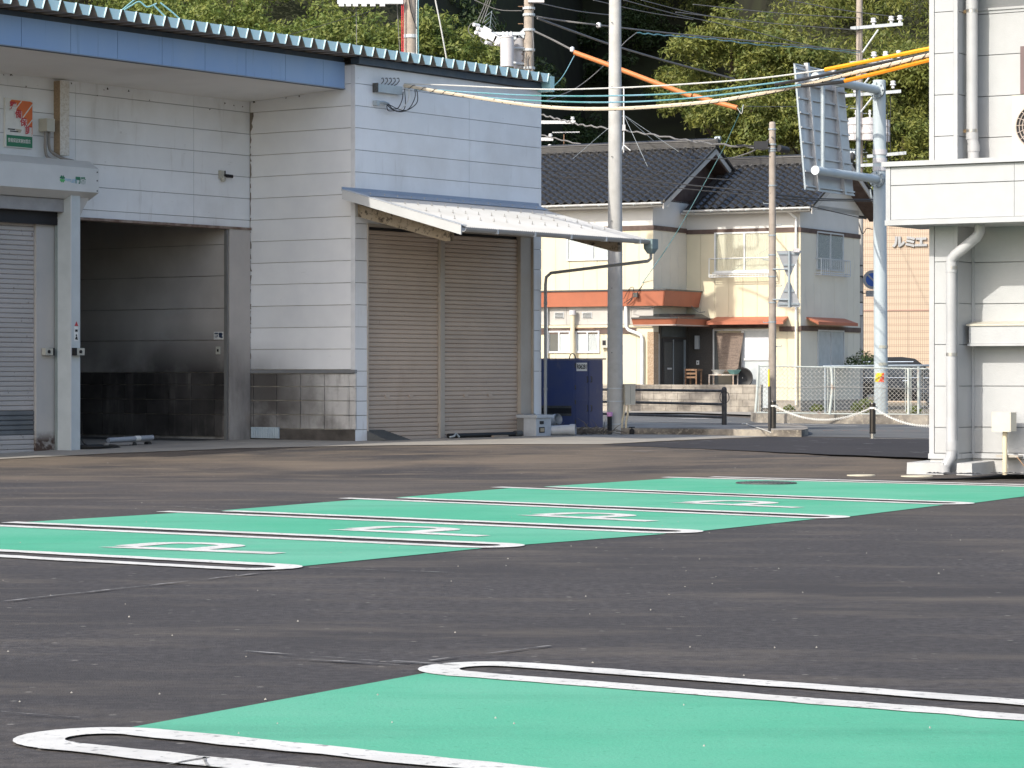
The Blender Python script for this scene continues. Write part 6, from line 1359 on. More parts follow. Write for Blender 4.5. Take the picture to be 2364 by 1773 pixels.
# porch furniture
st_ = thing('stool', 'low worn wooden stool in the dark porch', 'stool', HF.w(0, 0), HF.ang); sy = D-.75
x0, x1 = HF.xt(1584, sy), HF.xt(1613, sy); zs_ = HF.zt(1600, 856, sy); zf = HF.zt(1600, 890, sy)-.25
b = MB(); b.box(x0, x1, sy-.15, sy+.3, zs_, zs_+.06); b.build('seat', M['wood_old'], st_, fix=False)
for z in (zs_-.12, zs_-.24): 
    b = MB(); b.box(x0+.03, x1-.03, sy-.14, sy-.11, z, z+.06); b.build('rail', M['wood_old'], st_, fix=False)
for x in (x0+.01, x1-.05):
    for y in (sy-.14, sy+.25):
        b = MB(); b.box(x, x+.04, y, y+.04, zf, zs_); b.build('leg', M['wood_old'], st_, fix=False)
tb = thing('bench_table', 'rusty tube table with two wash basins in front of the reed screen', 'table', HF.w(0, 0), HF.ang); sy = D-1.0
x0, x1 = HF.xt(1640, sy), HF.xt(1698, sy); zt2 = HF.zt(1670, 865, sy); M['rusty_tube'] = pmat('rusty_tube', (.50, .36, .26), (.62, .58, .52), 9, .7)
b = MB(); b.box(x0, x1, sy-.15, sy+.25, zt2-.02, zt2+.01); b.build('top', M['rusty_tube'], tb, fix=False)
for x in (x0+.02, x1-.02):
    for y in (sy-.14, sy+.22):
        b = MB(); b.cyl((x, y, zf), (x, y, zt2), .022, n=8); b.build('leg', M['rusty_tube'], tb)
for px, mt, lab in ((1657, 'basin', 'white wash basin on the rusty table'), (1693, 'basin_teal', 'teal wash basin on the rusty table')):
    xx = HF.xt(px, sy); o = MB().lathe([(0, .0), (.12, 0), (.15, .03), (.22, .13), (.24, .14), (.23, .145), (.15, .05), (.0, .02)], 20).build('wash_basin', M[mt], None, smooth=True, loc=HF.w(xx, sy+.05, zt2+.012)); tag(o, lab, 'basin')
ub = MB(); cc_ = HF.w(HF.xt(1706, sy), sy+.3, zt2-.1)
ub.lathe([(.02, .03), (.20, .03), (.30, -.02), (.34, .08), (.30, .17), (.2, .12), (.02, .12)], 24); ub.v = [(x, z, y) for x, y, z in ub.v]; tag(ub.build('rubber_tub', M['rubber'], None, smooth=True, fix=False, loc=cc_), 'black rubber tub standing behind the teal basin', 'tub')
# antenna mast and yagi
am = thing('antenna_mast', 'white antenna mast with stays on the tiled ridge beside the pole', 'antenna', HF.w(HF.xt(1440, 3.2), 3.2, zr1)); Ya = HF.w(HF.xt(1440, 3.2), 3.2).y
h_ = EYE+(HY-200)/FPX*Ya-zr1
b = MB(); b.cyl((0, 0, -.25), (0, 0, h_), .025, n=8); b.build('mast', M['alu_white'], am, smooth=True)
b = MB(); b.box(-.05, .05, -.1, .0, .62, .82); b.build('booster', M['equip'], am, fix=False)
b = MB(); b.cyl((-.1, 0, h_-.02), (.3, -.1, h_-.05), .015, n=5); b.build('arm', M['alu_white'], am)
for q in ((1.6, .3, -.2), (-1.7, .2, -.3), (2.4, -1.2, -.6), (.8, -1.8, -.9)):
    b = MB(); b.cyl((0, 0, h_*.55), q, .006, n=4); b.build('stay', M['galv'], am)
for q in ((.22, -.1, -.05), (-.1, -.2, -.1), (.0, .2, -.1)):
    b = MB(); b.cyl((0, 0, .15), q, .018, n=5); b.build('foot', M['alu_white'], am)
ya_ = thing('tv_antenna', 'small white television antenna with rusty mast left of the pole', 'antenna', PT(1302, 352, 98)); k_ = 98/FPX
b = MB(); b.cyl((0, 0, -.4), (0, 0, 42*k_), .02, n=6); b.build('mast', M['wood_old'], ya_)
b = MB(); b.cyl((-27*k_, 0, 46*k_), (36*k_, 0, 47*k_), .018, n=6)
for k in range(9): b.cyl((-24*k_+k*7*k_, -.25, 46*k_), (-24*k_+k*7*k_, .25, 46*k_), .009, n=4)
b.build('boom', M['alu_white'], ya_)
b = MB(); b.box(-.04, .04, -.05, .03, .02, .16); b.build('booster', M['cream_box'], ya_, fix=False)

# ------------------------------------------------------------------ garden wall of concrete blocks
gwx0, gwx1 = HF.xt(1300, -2.2), HF.xt(1757, -2.2)
GY = -2.2
GW = thing('block_wall', 'low weathered concrete block wall in front of the cream house', 'wall', HF.w(0, 0), HF.ang)
hbox_ = MB(); hbox_.box(gwx0-3, gwx1, GY+.02, GY+.13, -.1, .86); hbox_.build('mortar', M['block_grout'], GW, fix=False)
ztop = HF.zt(1600, 888, GY); ch_ = .197; nrow = 4
for r in range(nrow):
    z1 = ztop-.07-ch_*r; z0 = z1-ch_; k = 0; x = gwx1-.4*(1 if r % 2 else .5)
    xr_ = gwx1
    while xr_ > gwx0-3:
        xl_ = max(x, gwx0-3)
        if xl_ < xr_-.02:
            b = MB(); b.box(xl_+.005, xr_-.005, GY-random.uniform(0, .006), GY+.15, z0+.005, z1-.005); b.build('block', M['block'], GW, fix=False)
        xr_ = x; x -= .40
x = gwx1
while x > gwx0-3:
    b = MB(); b.box(x-.595, x-.004, GY-.015, GY+.165, ztop-.07, ztop+random.uniform(-.003, .003)); b.build('coping', M['block'], GW, fix=False); x -= .60

# wires gathered at the corner of the upper canopy
wc = thing('wire_cluster', 'black wires gathered on the orange fascia corner beside the pole', 'wire', HF.w(0, 0), HF.ang)
for k, pts in enumerate((((1440, 690), (1452, 668), (1462, 664), (1458, 690), (1446, 702)), ((1448, 704), (1460, 690), (1474, 672), (1482, 662)), ((1440, 700), (1466, 682), (1476, 668), (1486, 655)), ((1446, 706), (1470, 712), (1500, 712), (1518, 706)), ((1596, 706), (1612, 720), (1628, 720)))):
    b = MB(); yy = yk-.06; b.tube(catmull([(HF.xt(x, yy), yy, HF.zt(x, y, yy)) for x, y in pts], 5), .011, 5); b.build('wire', M['cable_black'], wc, fix=False)
c = (HF.xt(1468, yk-.08), yk-.08, HF.zt(1468, 681, yk-.08)); b = MB(); b.box(c[0]-.07, c[0]+.07, c[1]-.05, c[1]+.05, c[2]-.07, c[2]+.07); b.build('clamp', M['iron'], wc, fix=False)

# ------------------------------------------------------------------ white building on the right
RF = Fr(PT(2148, 1090, 35.3), (.855, -.519))
RB = thing('white_building', 'white clad building corner with downpipes and a projecting canopy box', 'building', RF.w(0, 0), RF.ang)
PWD, RDP, PX = .355, .49, .5       # pilaster width, recess depth, canopy projection
XE = 4.2
zj = [5.76-.518*k for k in range(-4, 4)]+[2.635, 2.115, 1.60, 1.08, .563]
def rpart(name, mat, *bx, parent=RB):
    b = MB(); b.box(*bx); return b.build(name, mat, parent, fix=False)
zbx0, zbx1 = 3.08, 3.87
pw = MB(); pw.box(.02, PWD-.02, .02, RDP+.3, .1, 8.6); pw.box(.0, XE, RDP+.03, RDP+.3, .1, 8.6); wl2 = pw.build('wall', M['seam'], RB, fix=False)
b = MB(); b.box(.01, XE, RDP+.3, 15, .1, 8.6); b.build('core', M['white_wall'], RB, fix=False)
def rpanels(axis, fx, a0, a1, z0, z1, splits=()):
    cuts = sorted({z0, z1} | {z for z in zj if z0+.04 < z < z1-.04}); aa = [a0]+list(splits)+[a1]
    for p, q in zip(cuts, cuts[1:]):
        for u, v in zip(aa, aa[1:]):
            b = MB()
            if axis == 'y': b.box(u+.002, v-.002, fx-random.uniform(0, .0015), fx+.03, p+.005, q-.005)
            elif axis == 'x': b.box(fx-.03, fx, u+.002, v-.002, p+.005, q-.005)
            else: b.box(fx, fx+.03, u+.002, v-.002, p+.005, q-.005)
            b.build('panel', M['white_wall'], wl2, fix=False)
for z0, z1 in ((.24, zbx0+.2), (zbx1-.1, 8.5)):
    rpanels('y', 0, .055, PWD-.045, z0, z1); rpanels('x', PWD, .03, RDP, z0, z1); rpanels('y', RDP, PWD+.03, XE, z0, z1, (1.95,)); rpanels('z', 0, .06, 2.0, z0, z1)
    rpart('corner_trim', M['white_trim'], -.012, .052, -.012, .055, z0-.02, z1, parent=wl2)
    rpart('corner_trim', M['white_trim'], PWD-.042, PWD+.010, -.010, .045, z0-.02, z1, parent=wl2)
    rpart('corner_trim', M['white_trim'], PWD+.002, PWD+.035, RDP-.012, RDP+.02, z0-.02, z1, parent=wl2)
rpart('base_flashing', M['white_trim'], -.02, PWD+.02, -.025, .1, .17, .235); rpart('base_flashing', M['white_trim'], PWD+.021, XE, RDP-.03, RDP+.1, .17, .235); rpart('base_flashing', M['white_trim'], PWD-.1, PWD+.019, .11, RDP+.02, .171, .234)
rpart('plinth', M['foot_conc'], .0, PWD, .0, RDP+.2, -.02, .165); rpart('plinth', M['foot_conc'], PWD+.005, XE, RDP, RDP+.2, -.02, .165)
# canopy box with panels
s0 = -.373
bxp = rpart('canopy_box', M['seam'], s0+.03, XE, -PX+.03, .3, zbx0+.02, zbx1-.05)
for z0, z1 in ((zbx0+.07, zbx1-.30), (zbx1-.29, zbx1-.07)):
    for u, v in ((s0+.055, 1.3), (1.305, XE)): rpart('panel', M['white_wall'], u, v, -PX, -PX+.03, z0, z1, parent=bxp)
    rpart('panel', M['white_wall'], s0, s0+.03, -PX+.055, .5, z0, z1, parent=bxp)
rpart('corner_trim', M['white_trim'], s0-.010, s0+.05, -PX-.010, -PX+.05, zbx0+.03, zbx1-.05, parent=bxp)
rpart('bottom_trim', M['white_trim'], s0-.02, XE, -PX-.02, .6, zbx0, zbx0+.065, parent=bxp)
rpart('coping', M['white_trim'], s0-.05, XE, -PX-.05, .6, zbx1-.06, zbx1, parent=bxp)
# eave high above
rpart('eave', M['white_trim'], -.35, XE, -.30, 15.2, 6.40, 6.50)
rpart('recess_head', M['white_trim'], PWD+.04, XE, RDP-.02, RDP+.0, RF.zt(2300, 23, RDP)-.0, RF.zt(2300, 23, RDP)+.03)
# downpipes
def rp(px, py, y): return Vector((RF.xt(px, y), y, RF.zt(px, py, y)))
lo = [rp(2262, 516, -.14), rp(2262, 535, -.14), rp(2256, 546, -.14), rp(2206, 588, -.13), rp(2197, 598, -.12), rp(2196, 612, -.115), rp(2197, 1040, -.115), rp(2194, 1056, -.13), rp(2184, 1074, -.17), rp(2180, 1084, -.18)]
lo.append(Vector((lo[-1].x, -.18, .0)))
b = MB(); b.tube(lo, .066, 20); d1 = b.build('downpipe', M['white_pvc'], RB, smooth=True, fix=False)
def collar(p, q, r, par): b = MB(); b.cyl(p, q, r, n=20); b.build('collar', M['white_pvc'], par, smooth=True)
collar(lo[6]+Vector((0, 0, .0)), lo[6]+Vector((0, 0, .12)), .072, d1); collar(lo[5]-Vector((0, 0, .09)), lo[5]+Vector((0, 0, .03)), .072, d1); collar(Vector((lo[-1].x, -.18, 0)), Vector((lo[-1].x, -.18, .10)), .075, d1)
for z in (RF.zt(2196, 618, -.12), RF.zt(2196, 818, -.12), RF.zt(2196, 1032, -.12)):
    p = Vector((lo[6].x, -.115, z)); b = MB(); b.cyl(p-Vector((0, 0, .02)), p+Vector((0, 0, .02)), .0705, n=20); cl = b.build('clamp', M['clamp'], d1, smooth=True)
    b = MB(); b.box(p.x-.02, p.x+.02, -.06, .0, z-.015, z+.015); b.build('clamp_leg', M['clamp'], cl, fix=False)
YU = .22
up_ = [rp(2244, -60, YU), rp(2244, 318, YU), rp(2247, 332, YU), rp(2247.5, 400, YU)]
b = MB(); b.tube(up_, .071, 20); d2 = b.build('downpipe', M['white_pvc'], RB, smooth=True, fix=False)
for y0, y1 in ((22, 2), (322, 306), (350, 334)):
    p = rp(2244 if y0 < 330 else 2247.5, y0, YU); q = rp(2244 if y0 < 330 else 2247.5, y1, YU); collar(p, q, .077, d2)
for py in (26, 302):
    p = rp(2244, py, YU); b = MB(); b.cyl(p-Vector((0, 0, .018)), p+Vector((0, 0, .018)), .0735, n=20); cl = b.build('clamp', M['clamp'], d2, smooth=True)
    b = MB(); b.box(p.x-.16, p.x-.06, YU-.01, YU+.02, p.z-.02, p.z+.02); b.build('clamp_leg', M['brass'], cl, fix=False)
# window hood on the recessed wall
hx0 = RF.xt(2237, RDP-.27); hz1, hz0 = RF.zt(2300, 752, RDP-.27), RF.zt(2300, 793, RDP-.27)
hd = rpart('hood', M['white_wall'], hx0, XE, RDP-.27, RDP-.002, hz0, hz1)
b = MB(); b.hexa([(hx0-.03, RDP-.29, hz1), (XE, RDP-.29, hz1), (XE, RDP-.001, hz1), (hx0-.03, RDP-.001, hz1)], [(hx0-.03, RDP-.29, hz1+.02), (XE, RDP-.29, hz1+.02), (XE, RDP-.001, hz1+.06), (hx0-.03, RDP-.001, hz1+.06)]); b.build('hood_cap', M['cream_box'], hd)
rpart('hood_drip', M['white_trim'], hx0-.015, XE, RDP-.285, RDP-.003, hz0-.03, hz0-.002, parent=hd)
# upper window and air conditioner
wxx = RF.xt(2356, RDP-.05); wz0_, wz1_ = RF.zt(2357, 217, RDP-.05), RF.zt(2357, 107, RDP-.05)
wpt = rpart('window', M['brown_frame'], wxx, wxx+1.3, RDP-.06, RDP-.003, wz0_, wz1_); rpart('pane', M['house_glass'], wxx+.05, wxx+1.25, RDP-.065, RDP-.061, wz0_+.05, wz1_-.05, parent=wpt)
AC = thing('air_conditioner', 'cream outdoor air conditioner unit standing on the canopy box', 'air conditioner', RF.w(0, 0), RF.ang)
ax0 = RF.xt(2336, .05); az1 = RF.zt(2340, 220, .05); az0 = zbx1+.02
rpart('case', M['cream_box'], ax0, ax0+.80, .05, .35, az0, az1, parent=AC)
fc = Vector((ax0+.33, .045, (az0+az1)/2)); b = MB(); b.cyl(fc, fc-Vector((0, -.004, 0)), .27, n=28); b.build('fan_opening', M['black'], AC)
for k in range(6):
    r = .06+.042*k; b = MB(); b.tube([fc+Vector((r*math.cos(a), -.012, r*math.sin(a))) for a in [j*math.pi/18 for j in range(37)]], .006, 4, False); b.build('grille_ring', M['grille'], AC, fix=False)
for k in range(18):
    a = k*math.pi/9; b = MB(); b.cyl(fc+Vector((.06*math.cos(a), -.012, .06*math.sin(a))), fc+Vector((.275*math.cos(a+.3), -.012, .275*math.sin(a+.3))), .005, n=4); b.build('grille_bar', M['grille'], AC)
for dx in (.1, .62): rpart('foot', M['black'], ax0+dx, ax0+dx+.06, .04, .36, zbx1+.001, az0, parent=AC)
# concrete footing blocks
for (x0, x1, y0, y1, h, lab) in ((RF.xt(2093, -.25), RF.xt(2178, -.25), -.25, .4, .125, 'pale concrete footing block left of the lower downpipe'), (RF.xt(2208, -.25), RF.xt(2244, -.25), -.25, RDP-.01, .128, 'pale concrete footing block right of the lower downpipe')):
    b = MB(); b.hexa([(x0, y0, -.02), (x1, y0, -.02), (x1, y1, -.02), (x0, y1, -.02)], [(x0+.004, y0+.004, h), (x1-.004, y0+.004, h), (x1-.004, y1, h+.012), (x0+.004, y1, h+.012)]); o = b.build('footing_block', M['foot_conc'], None, loc=RF.w(0, 0), rot=(0, 0, RF.ang)); tag(o, lab, 'footing', 'footing blocks')
# junction box on a post
jx = RF.xt(2311.5, .1); jt = thing('service_box', 'cream square service box on a short post before the white wall', 'service box', RF.w(0, 0), RF.ang)
jz0, jz1 = RF.zt(2311, 996, .1), RF.zt(2311, 952, .1); jx0, jx1 = RF.xt(2290.5, .1), RF.xt(2333, .1)
rpart('case', M['cream_box'], jx0, jx1, .11, .30, jz0, jz1, parent=jt); rpart('lid', M['cream_box'], jx0-.004, jx1+.004, .096, .109, jz0-.004, jz1+.004, parent=jt)
for x in (jx0+.01, jx1-.01):
    for z in (jz0+.01, jz1-.01):
        b = MB(); b.cyl((x, .096, z), (x, .092, z), .005, n=6); b.build('screw', M['clamp'], jt)
px_ = RF.xt(2320, .2); b = MB(); b.cyl((px_, .2, -.02), (px_, .2, jz0), .030, n=14); b.build('post', M['cream_post'], jt, smooth=True)
rpart('cross_bar', M['clamp'], px_-.13, px_+.16, .23, .26, .195, .225, parent=jt); rpart('wall_strut', M['clamp'], px_-.1, px_+.14, .262, RDP-.04, .20, .22, parent=jt)
b = MB(); b.tube(catmull([(px_+.15, .22, .2), (px_+.22, .18, .14), (px_+.30, .15, .05), (px_+.33, .14, 0)], 5), .007, 5); b.build('earth_wire', M['wood_old'], jt, fix=False)
# rough asphalt edge along the footing
rg = MB()
for k in range(46):
    x = RF.xt(2150+k*5.2, -.35); y = -.36-.05*random.random() if k < 22 else .12-.3*random.random()*.3; r = random.uniform(.03, .07); c = RF.w(x, y-.0)
    vs = [(c.x+r*math.cos(a)*random.uniform(.7, 1.3), c.y+r*math.sin(a)*random.uniform(.7, 1.3), 0.002) for a in [j*1.047 for j in range(6)]]+[(c.x, c.y, r*.35)]
    rg.add(vs, [(j, (j+1) % 6, 6) for j in range(6)])
tag(rg.build('asphalt_crumbs', M['gap_asphalt'], kind='stuff'), 'crumbs of asphalt along the footing of the white building', None)

# ------------------------------------------------------------------ tan tiled building behind
TF = Fr(PT(1960, 860, 118), (.94, -.34))
tm = bpy.data.materials.new('tan_tiles'); tm.use_nodes = True; nt = tm.node_tree; N = nt.nodes; L = nt.links
tc = N.new('ShaderNodeTexCoord'); sp = N.new('ShaderNodeSeparateXYZ'); L.new(tc.outputs['Object'], sp.inputs[0])
def saw(out, period, lo_, hi_):
    a = N.new('ShaderNodeMath'); a.operation = 'DIVIDE'; a.inputs[1].default_value = period; L.new(out, a.inputs[0])
    f = N.new('ShaderNodeMath'); f.operation = 'FRACT'; L.new(a.outputs[0], f.inputs[0])
    g1 = N.new('ShaderNodeMath'); g1.operation = 'LESS_THAN'; g1.inputs[1].default_value = hi_; L.new(f.outputs[0], g1.inputs[0])
    g0 = N.new('ShaderNodeMath'); g0.operation = 'GREATER_THAN'; g0.inputs[1].default_value = lo_; L.new(f.outputs[0], g0.inputs[0])
    m_ = N.new('ShaderNodeMath'); m_.operation = 'MULTIPLY'; L.new(g1.outputs[0], m_.inputs[0]); L.new(g0.outputs[0], m_.inputs[1]); return m_.outputs[0]
def mx(a, b_):
    m_ = N.new('ShaderNodeMath'); m_.operation = 'MAXIMUM'; L.new(a, m_.inputs[0]); L.new(b_, m_.inputs[1]); return m_.outputs[0]
jn = mx(mx(saw(sp.outputs[0], .0775, -.1, .22), saw(sp.outputs[2], .29, -.1, .06)), mx(saw(sp.outputs[2], .29, .24, .30), saw(sp.outputs[0], 1.24, -.1, .03)))
nz = N.new('ShaderNodeTexNoise'); nz.inputs['Scale'].default_value = .7; nz.inputs['Detail'].default_value = 5; L.new(tc.outputs['Object'], nz.inputs['Vector'])
m1 = N.new('ShaderNodeMix'); m1.data_type = 'RGBA'; m1.inputs[6].default_value = (.56, .44, .325, 1); m1.inputs[7].default_value = (.49, .385, .285, 1); L.new(nz.outputs[0], m1.inputs[0])
m2 = N.new('ShaderNodeMix'); m2.data_type = 'RGBA'; m2.inputs[7].default_value = (.25, .185, .14, 1); L.new(jn, m2.inputs[0]); L.new(m1.outputs[2], m2.inputs[6]); L.new(m2.outputs[2], N['Principled BSDF'].inputs['Base Color']); N['Principled BSDF'].inputs['Roughness'].default_value = .6
TB = thing('tan_building', 'tan tiled apartment building with grey katakana letters on its wall', 'building', TF.w(0, 0), TF.ang)
b = MB(); b.box(0, 12, 0, 9, -.5, 8.3); b.build('wall', tm, TB, fix=False)
b = MB(); b.box(-.05, 12.05, -.05, 9.05, 8.3, 8.45); b.build('parapet', M['brown_trim'], TB, fix=False)
zz = TF.zt(2050, 718, 0); b = MB(); b.box(0, 12, -.03, -.003, zz, zz+.05); b.build('joint_strip', pmat('strip', (.40, .25, .2)), TB, fix=False)
for px, chx in ((2074.5, 'ル'), (2102, 'ミ'), (2126.5, 'エ')):
    text_mesh('letter', chx, .50, M['tan_letters'], TB, (TF.xt(px, -.06), -.06, TF.zt(px, 560, 0)), (math.pi/2, 0, 0), .03, .03, 1.05)
# dark pole with the no-parking sign
pS = PT(1985.5, 945, 97.5); PS = thing('sign_pole', 'dark grey concrete pole with straps at the house corner', 'utility pole', (pS.x, pS.y, 0))
b = MB(); b.cyl((0, 0, 0), (0, 0, EYE+(HY-490)/FPX*97.5), .10, .085, 14); b.build('shaft', M['house_grey'], PS, smooth=True)
sx = lambda px: (px-1985.5)/FPX*97.5
sz = lambda py: EYE+(HY-py)/FPX*97.5
for py in (615, 640, 676, 700, 730):
    b = MB(); b.lathe([(.09, 0), (.108, 0), (.108, .05), (.09, .05)], 12, (0, 0, sz(py))); b.build('strap', M['iron'], PS)
b = MB(); b.box(sx(1984), sx(1990), -.14, -.1, sz(728), sz(700)); b.build('plate', M['alu_white'], PS, fix=False)
b = MB(); b.tube(catmull([(sx(1980), -.1, sz(512)), (sx(1990), -.12, sz(540)), (sx(2000), -.12, sz(528)), (sx(2014), -.1, sz(530))], 5), .015, 5); b.build('cable_loop', M['cable_black'], PS, fix=False)
NP = thing('no_parking_sign', 'round blue and grey no-parking sign half hidden by the gantry pole', 'road sign', (pS.x, pS.y, 0))
b = MB(); b.cyl((sx(2013), -.16, sz(646)), (sx(2013), -.13, sz(646)), 22*97.5/FPX, n=32); b.build('disc', M['grey_sign'], NP)
b = MB(); b.cyl((sx(2013), -.166, sz(646)), (sx(2013), -.161, sz(646)), 15.5*97.5/FPX, n=32); b.build('blue_field', M['blue_sign'], NP)
b = MB(); r = 15.5*97.5/FPX; b.box(-r, r, -.172, -.167, -.03, .03); b.build('diagonal_bar', M['grey_sign'], NP, fix=False, loc=(sx(2013), 0, sz(646)), rot=(0, math.radians(45), 0))
b = MB(); b.box(sx(1998), sx(2028), -.16, -.145, sz(685), sz(671)); pl_ = b.build('sub_plate', M['grey_sign'], NP, fix=False)
text_mesh('plate_text', 'ここから', .12, M['black_print'], NP, (sx(2013), -.163, sz(675)), (math.pi/2, 0, 0), .001)
for py in (641, 677): b = MB(); b.cyl((0, 0, sz(py)), (sx(2000), -.13, sz(py)), .02, n=6); b.build('bracket', M['iron'], NP)

# ------------------------------------------------------------------ dark kei van behind the fence
VY = 99.0; vx0 = (1976-CX)/FPX*VY; VN = thing('van', 'black van parked behind the chain link fence', 'van', (vx0, VY, 0), math.radians(-8))
VL, VW, VH = 3.5, 1.48, 1.80
side = [(0, .30), (.02, .95), (.10, 1.30), (.16, 1.70), (.30, 1.78), (1.6, 1.80), (2.05, 1.74), (2.62, 1.30), (2.90, 1.08), (3.36, .98), (3.50, .72), (3.50, .34), (3.3, .26), (.2, .26)]
b = MB(); n = len(side); vs = []
for (x, z) in side: ins = .10*max(0, (z-.95))/.85; vs += [(x, -0+ins, z)]
for (x, z) in side: ins = .10*max(0, (z-.95))/.85; vs += [(x, VW-ins, z)]
b.add(vs, [tuple(range(n)), tuple(range(2*n-1, n-1, -1))]+[(i, (i+1) % n, n+(i+1) % n, n+i) for i in range(n)]); b.build('body', M['van'], VN)
def vq(nm, pts, mat, d=.012):
    b = MB(); o_ = []
    for x, z in pts: ins = .10*max(0, (z-.95))/.85; o_.append((x, ins, z))
    b.hexa([(x, y-d, z) for x, y, z in o_], [(x, y-.002, z) for x, y, z in o_]); return b.build(nm, mat, VN)
for pts in ([(.28, 1.10), (1.05, 1.10), (1.05, 1.58), (.34, 1.58)], [(1.12, 1.10), (1.92, 1.10), (1.80, 1.56), (1.12, 1.58)], [(2.0, 1.10), (2.42, 1.10), (2.15, 1.45), (1.95, 1.54)]):
    vq('window', pts, M['house_glass'])
vq('window_strip', [(.2, 1.61), (2.0, 1.62), (2.0, 1.645), (.2, 1.64)], M['chrome']); vq('belt_line', [(.1, 1.06), (2.6, 1.06), (2.6, 1.08), (.1, 1.08)], M['chrome'])
for x in (.62, 1.62): vq('door_handle', [(x, .95), (x+.16, .95), (x+.16, .98), (x, .98)], M['chrome'], .03)
vq('sill', [(.3, .30), (3.2, .30), (3.2, .36), (.3, .36)], M['tyre'], .02)
vq('headlight', [(3.1, .80), (3.45, .74), (3.40, .92), (3.05, .95)], M['porcelain'], .015)
for x in (.55, 2.72):
    wh = bpy.data.objects.new('wheel', None); COL.objects.link(wh); wh.parent = VN; wh.location = (x, 0, .29)
    b = MB(); b.cyl((0, -.02, 0), (0, .16, 0), .29, n=28); b.build('tyre', M['tyre'], wh, smooth=True)
    b = MB(); b.cyl((0, -.026, 0), (0, -.021, 0), .20, n=24); b.build('rim', M['galv'], wh)
    for k in range(10):
        a = k*math.pi/5; b = MB(); b.hexa([(.03*math.cos(a+1.57), -.034, .03*math.sin(a+1.57)), (.03*math.cos(a-1.57), -.034, .03*math.sin(a-1.57)), (.19*math.cos(a-.07), -.034, .19*math.sin(a-.07)), (.19*math.cos(a+.07), -.034, .19*math.sin(a+.07))], [(.03*math.cos(a+1.57), -.027, .03*math.sin(a+1.57)), (.03*math.cos(a-1.57), -.027, .03*math.sin(a-1.57)), (.19*math.cos(a-.07), -.027, .19*math.sin(a-.07)), (.19*math.cos(a+.07), -.027, .19*math.sin(a+.07))]); b.build('spoke', M['chrome'], wh)
b = MB(); b.box(2.25, 2.37, -.16, .03, 1.10, 1.24); b.build('mirror', M['van'], VN, fix=False)

# ------------------------------------------------------------------ neighbour house glimpsed left of the cream house
NF = Fr(PT(1262, 860, 112), (.80, -.60)); NH = thing('neighbour_house', 'white neighbour house with dark tiled gable glimpsed left of the pole', 'house', NF.w(0, 0), NF.ang)
b = MB(); b.box(-7, .2, 0, 7, 0, 7.4); b.prism([(0, 7.4), (7, 7.4), (3.5, 9.4)], 'x', -7, .2); b.build('wall', M['house_white'], NH)
for s in (0, 1):
    y0, y1 = (-.5, 3.5) if not s else (7.5, 3.5); b = MB(); b.hexa([(-7.2, y0, 7.15), (.8, y0, 7.15), (.8, y1, 9.45), (-7.2, y1, 9.45)], [(-7.2, y0, 7.3), (.8, y0, 7.3), (.8, y1, 9.62), (-7.2, y1, 9.62)]); rf = b.build('roof_slope', M['kawara_side'], NH)
    b = MB(); b.hexa([(.76, y0, 7.0), (.84, y0, 7.0), (.84, y1, 9.3), (.76, y1, 9.3)], [(.76, y0, 7.14), (.84, y0, 7.14), (.84, y1, 9.44), (.76, y1, 9.44)]); b.build('barge_board', M['house_white'], rf)
    if not s:
        for k in range(14):
            f = (k+.5)/14; b = MB(); b.box(-7.2, .8, -.5+4*f-.02, -.5+4*f+.10, 7.3+2.32*f-.01, 7.3+2.32*f+.05); b.build('tile_course', M['kawara'], rf, fix=False)
b = MB(); b.cyl((-7.2, 3.5, 9.65), (.85, 3.5, 9.65), .12, n=10); b.build('ridge', M['kawara'], NH, smooth=True)
b = MB(); b.hexa([(-1.5, -.52, 7.33), (-.2, -.52, 7.33), (-.2, .6, 8.0), (-1.5, .6, 8.0)], [(-1.5, -.52, 7.4), (-.2, -.52, 7.4), (-.2, .6, 8.07), (-1.5, .6, 8.07)]); b.build('roof_patch', pmat('roof_patch', (.5, .18, .14)), NH)

# ------------------------------------------------------------------ wooded hills
def sstep(t): t = np.clip(t, 0, 1); return t*t*(3-2*t)
def hill(x, y):
    x = np.asarray(x, float); y = np.asarray(y, float)
    eL = -4+(y-125)*.13; zL = np.clip((y-125)*1.15, 0, 50)*sstep((eL+4-x)/9)
    eR = 14+(y-132)*.02; zR = np.clip((y-134)*1.0, 0, 50)*sstep((x-(eR-6))/11)
    zB = np.clip((y-178)*1.3, 0, 60)
    return np.maximum(np.maximum(zL, zR), zB)+.5*np.sin(x*.31+1.3)*np.sin(y*.27)*np.clip((y-130)/10, 0, 1)
gx_, gy_ = np.arange(-120, 141, 2.5), np.arange(123, 290, 2.5)
XX, YY = np.meshgrid(gx_, gy_); ZZ = hill(XX, YY)-.3
vs = np.stack([XX, YY, ZZ], -1).reshape(-1, 3); nx = len(gx_)
fs = [(j*nx+i, j*nx+i+1, (j+1)*nx+i+1, (j+1)*nx+i) for j in range(len(gy_)-1) for i in range(nx-1)]
hb = MB(); hb.add(vs.tolist(), fs); ho = hb.build('hillside', pmat('forest_floor', (.035, .040, .018), (.022, .022, .012), .4, .95), None, smooth=True, fix=False)
tag(struct(ho), 'steep wooded hillside behind the houses', None)
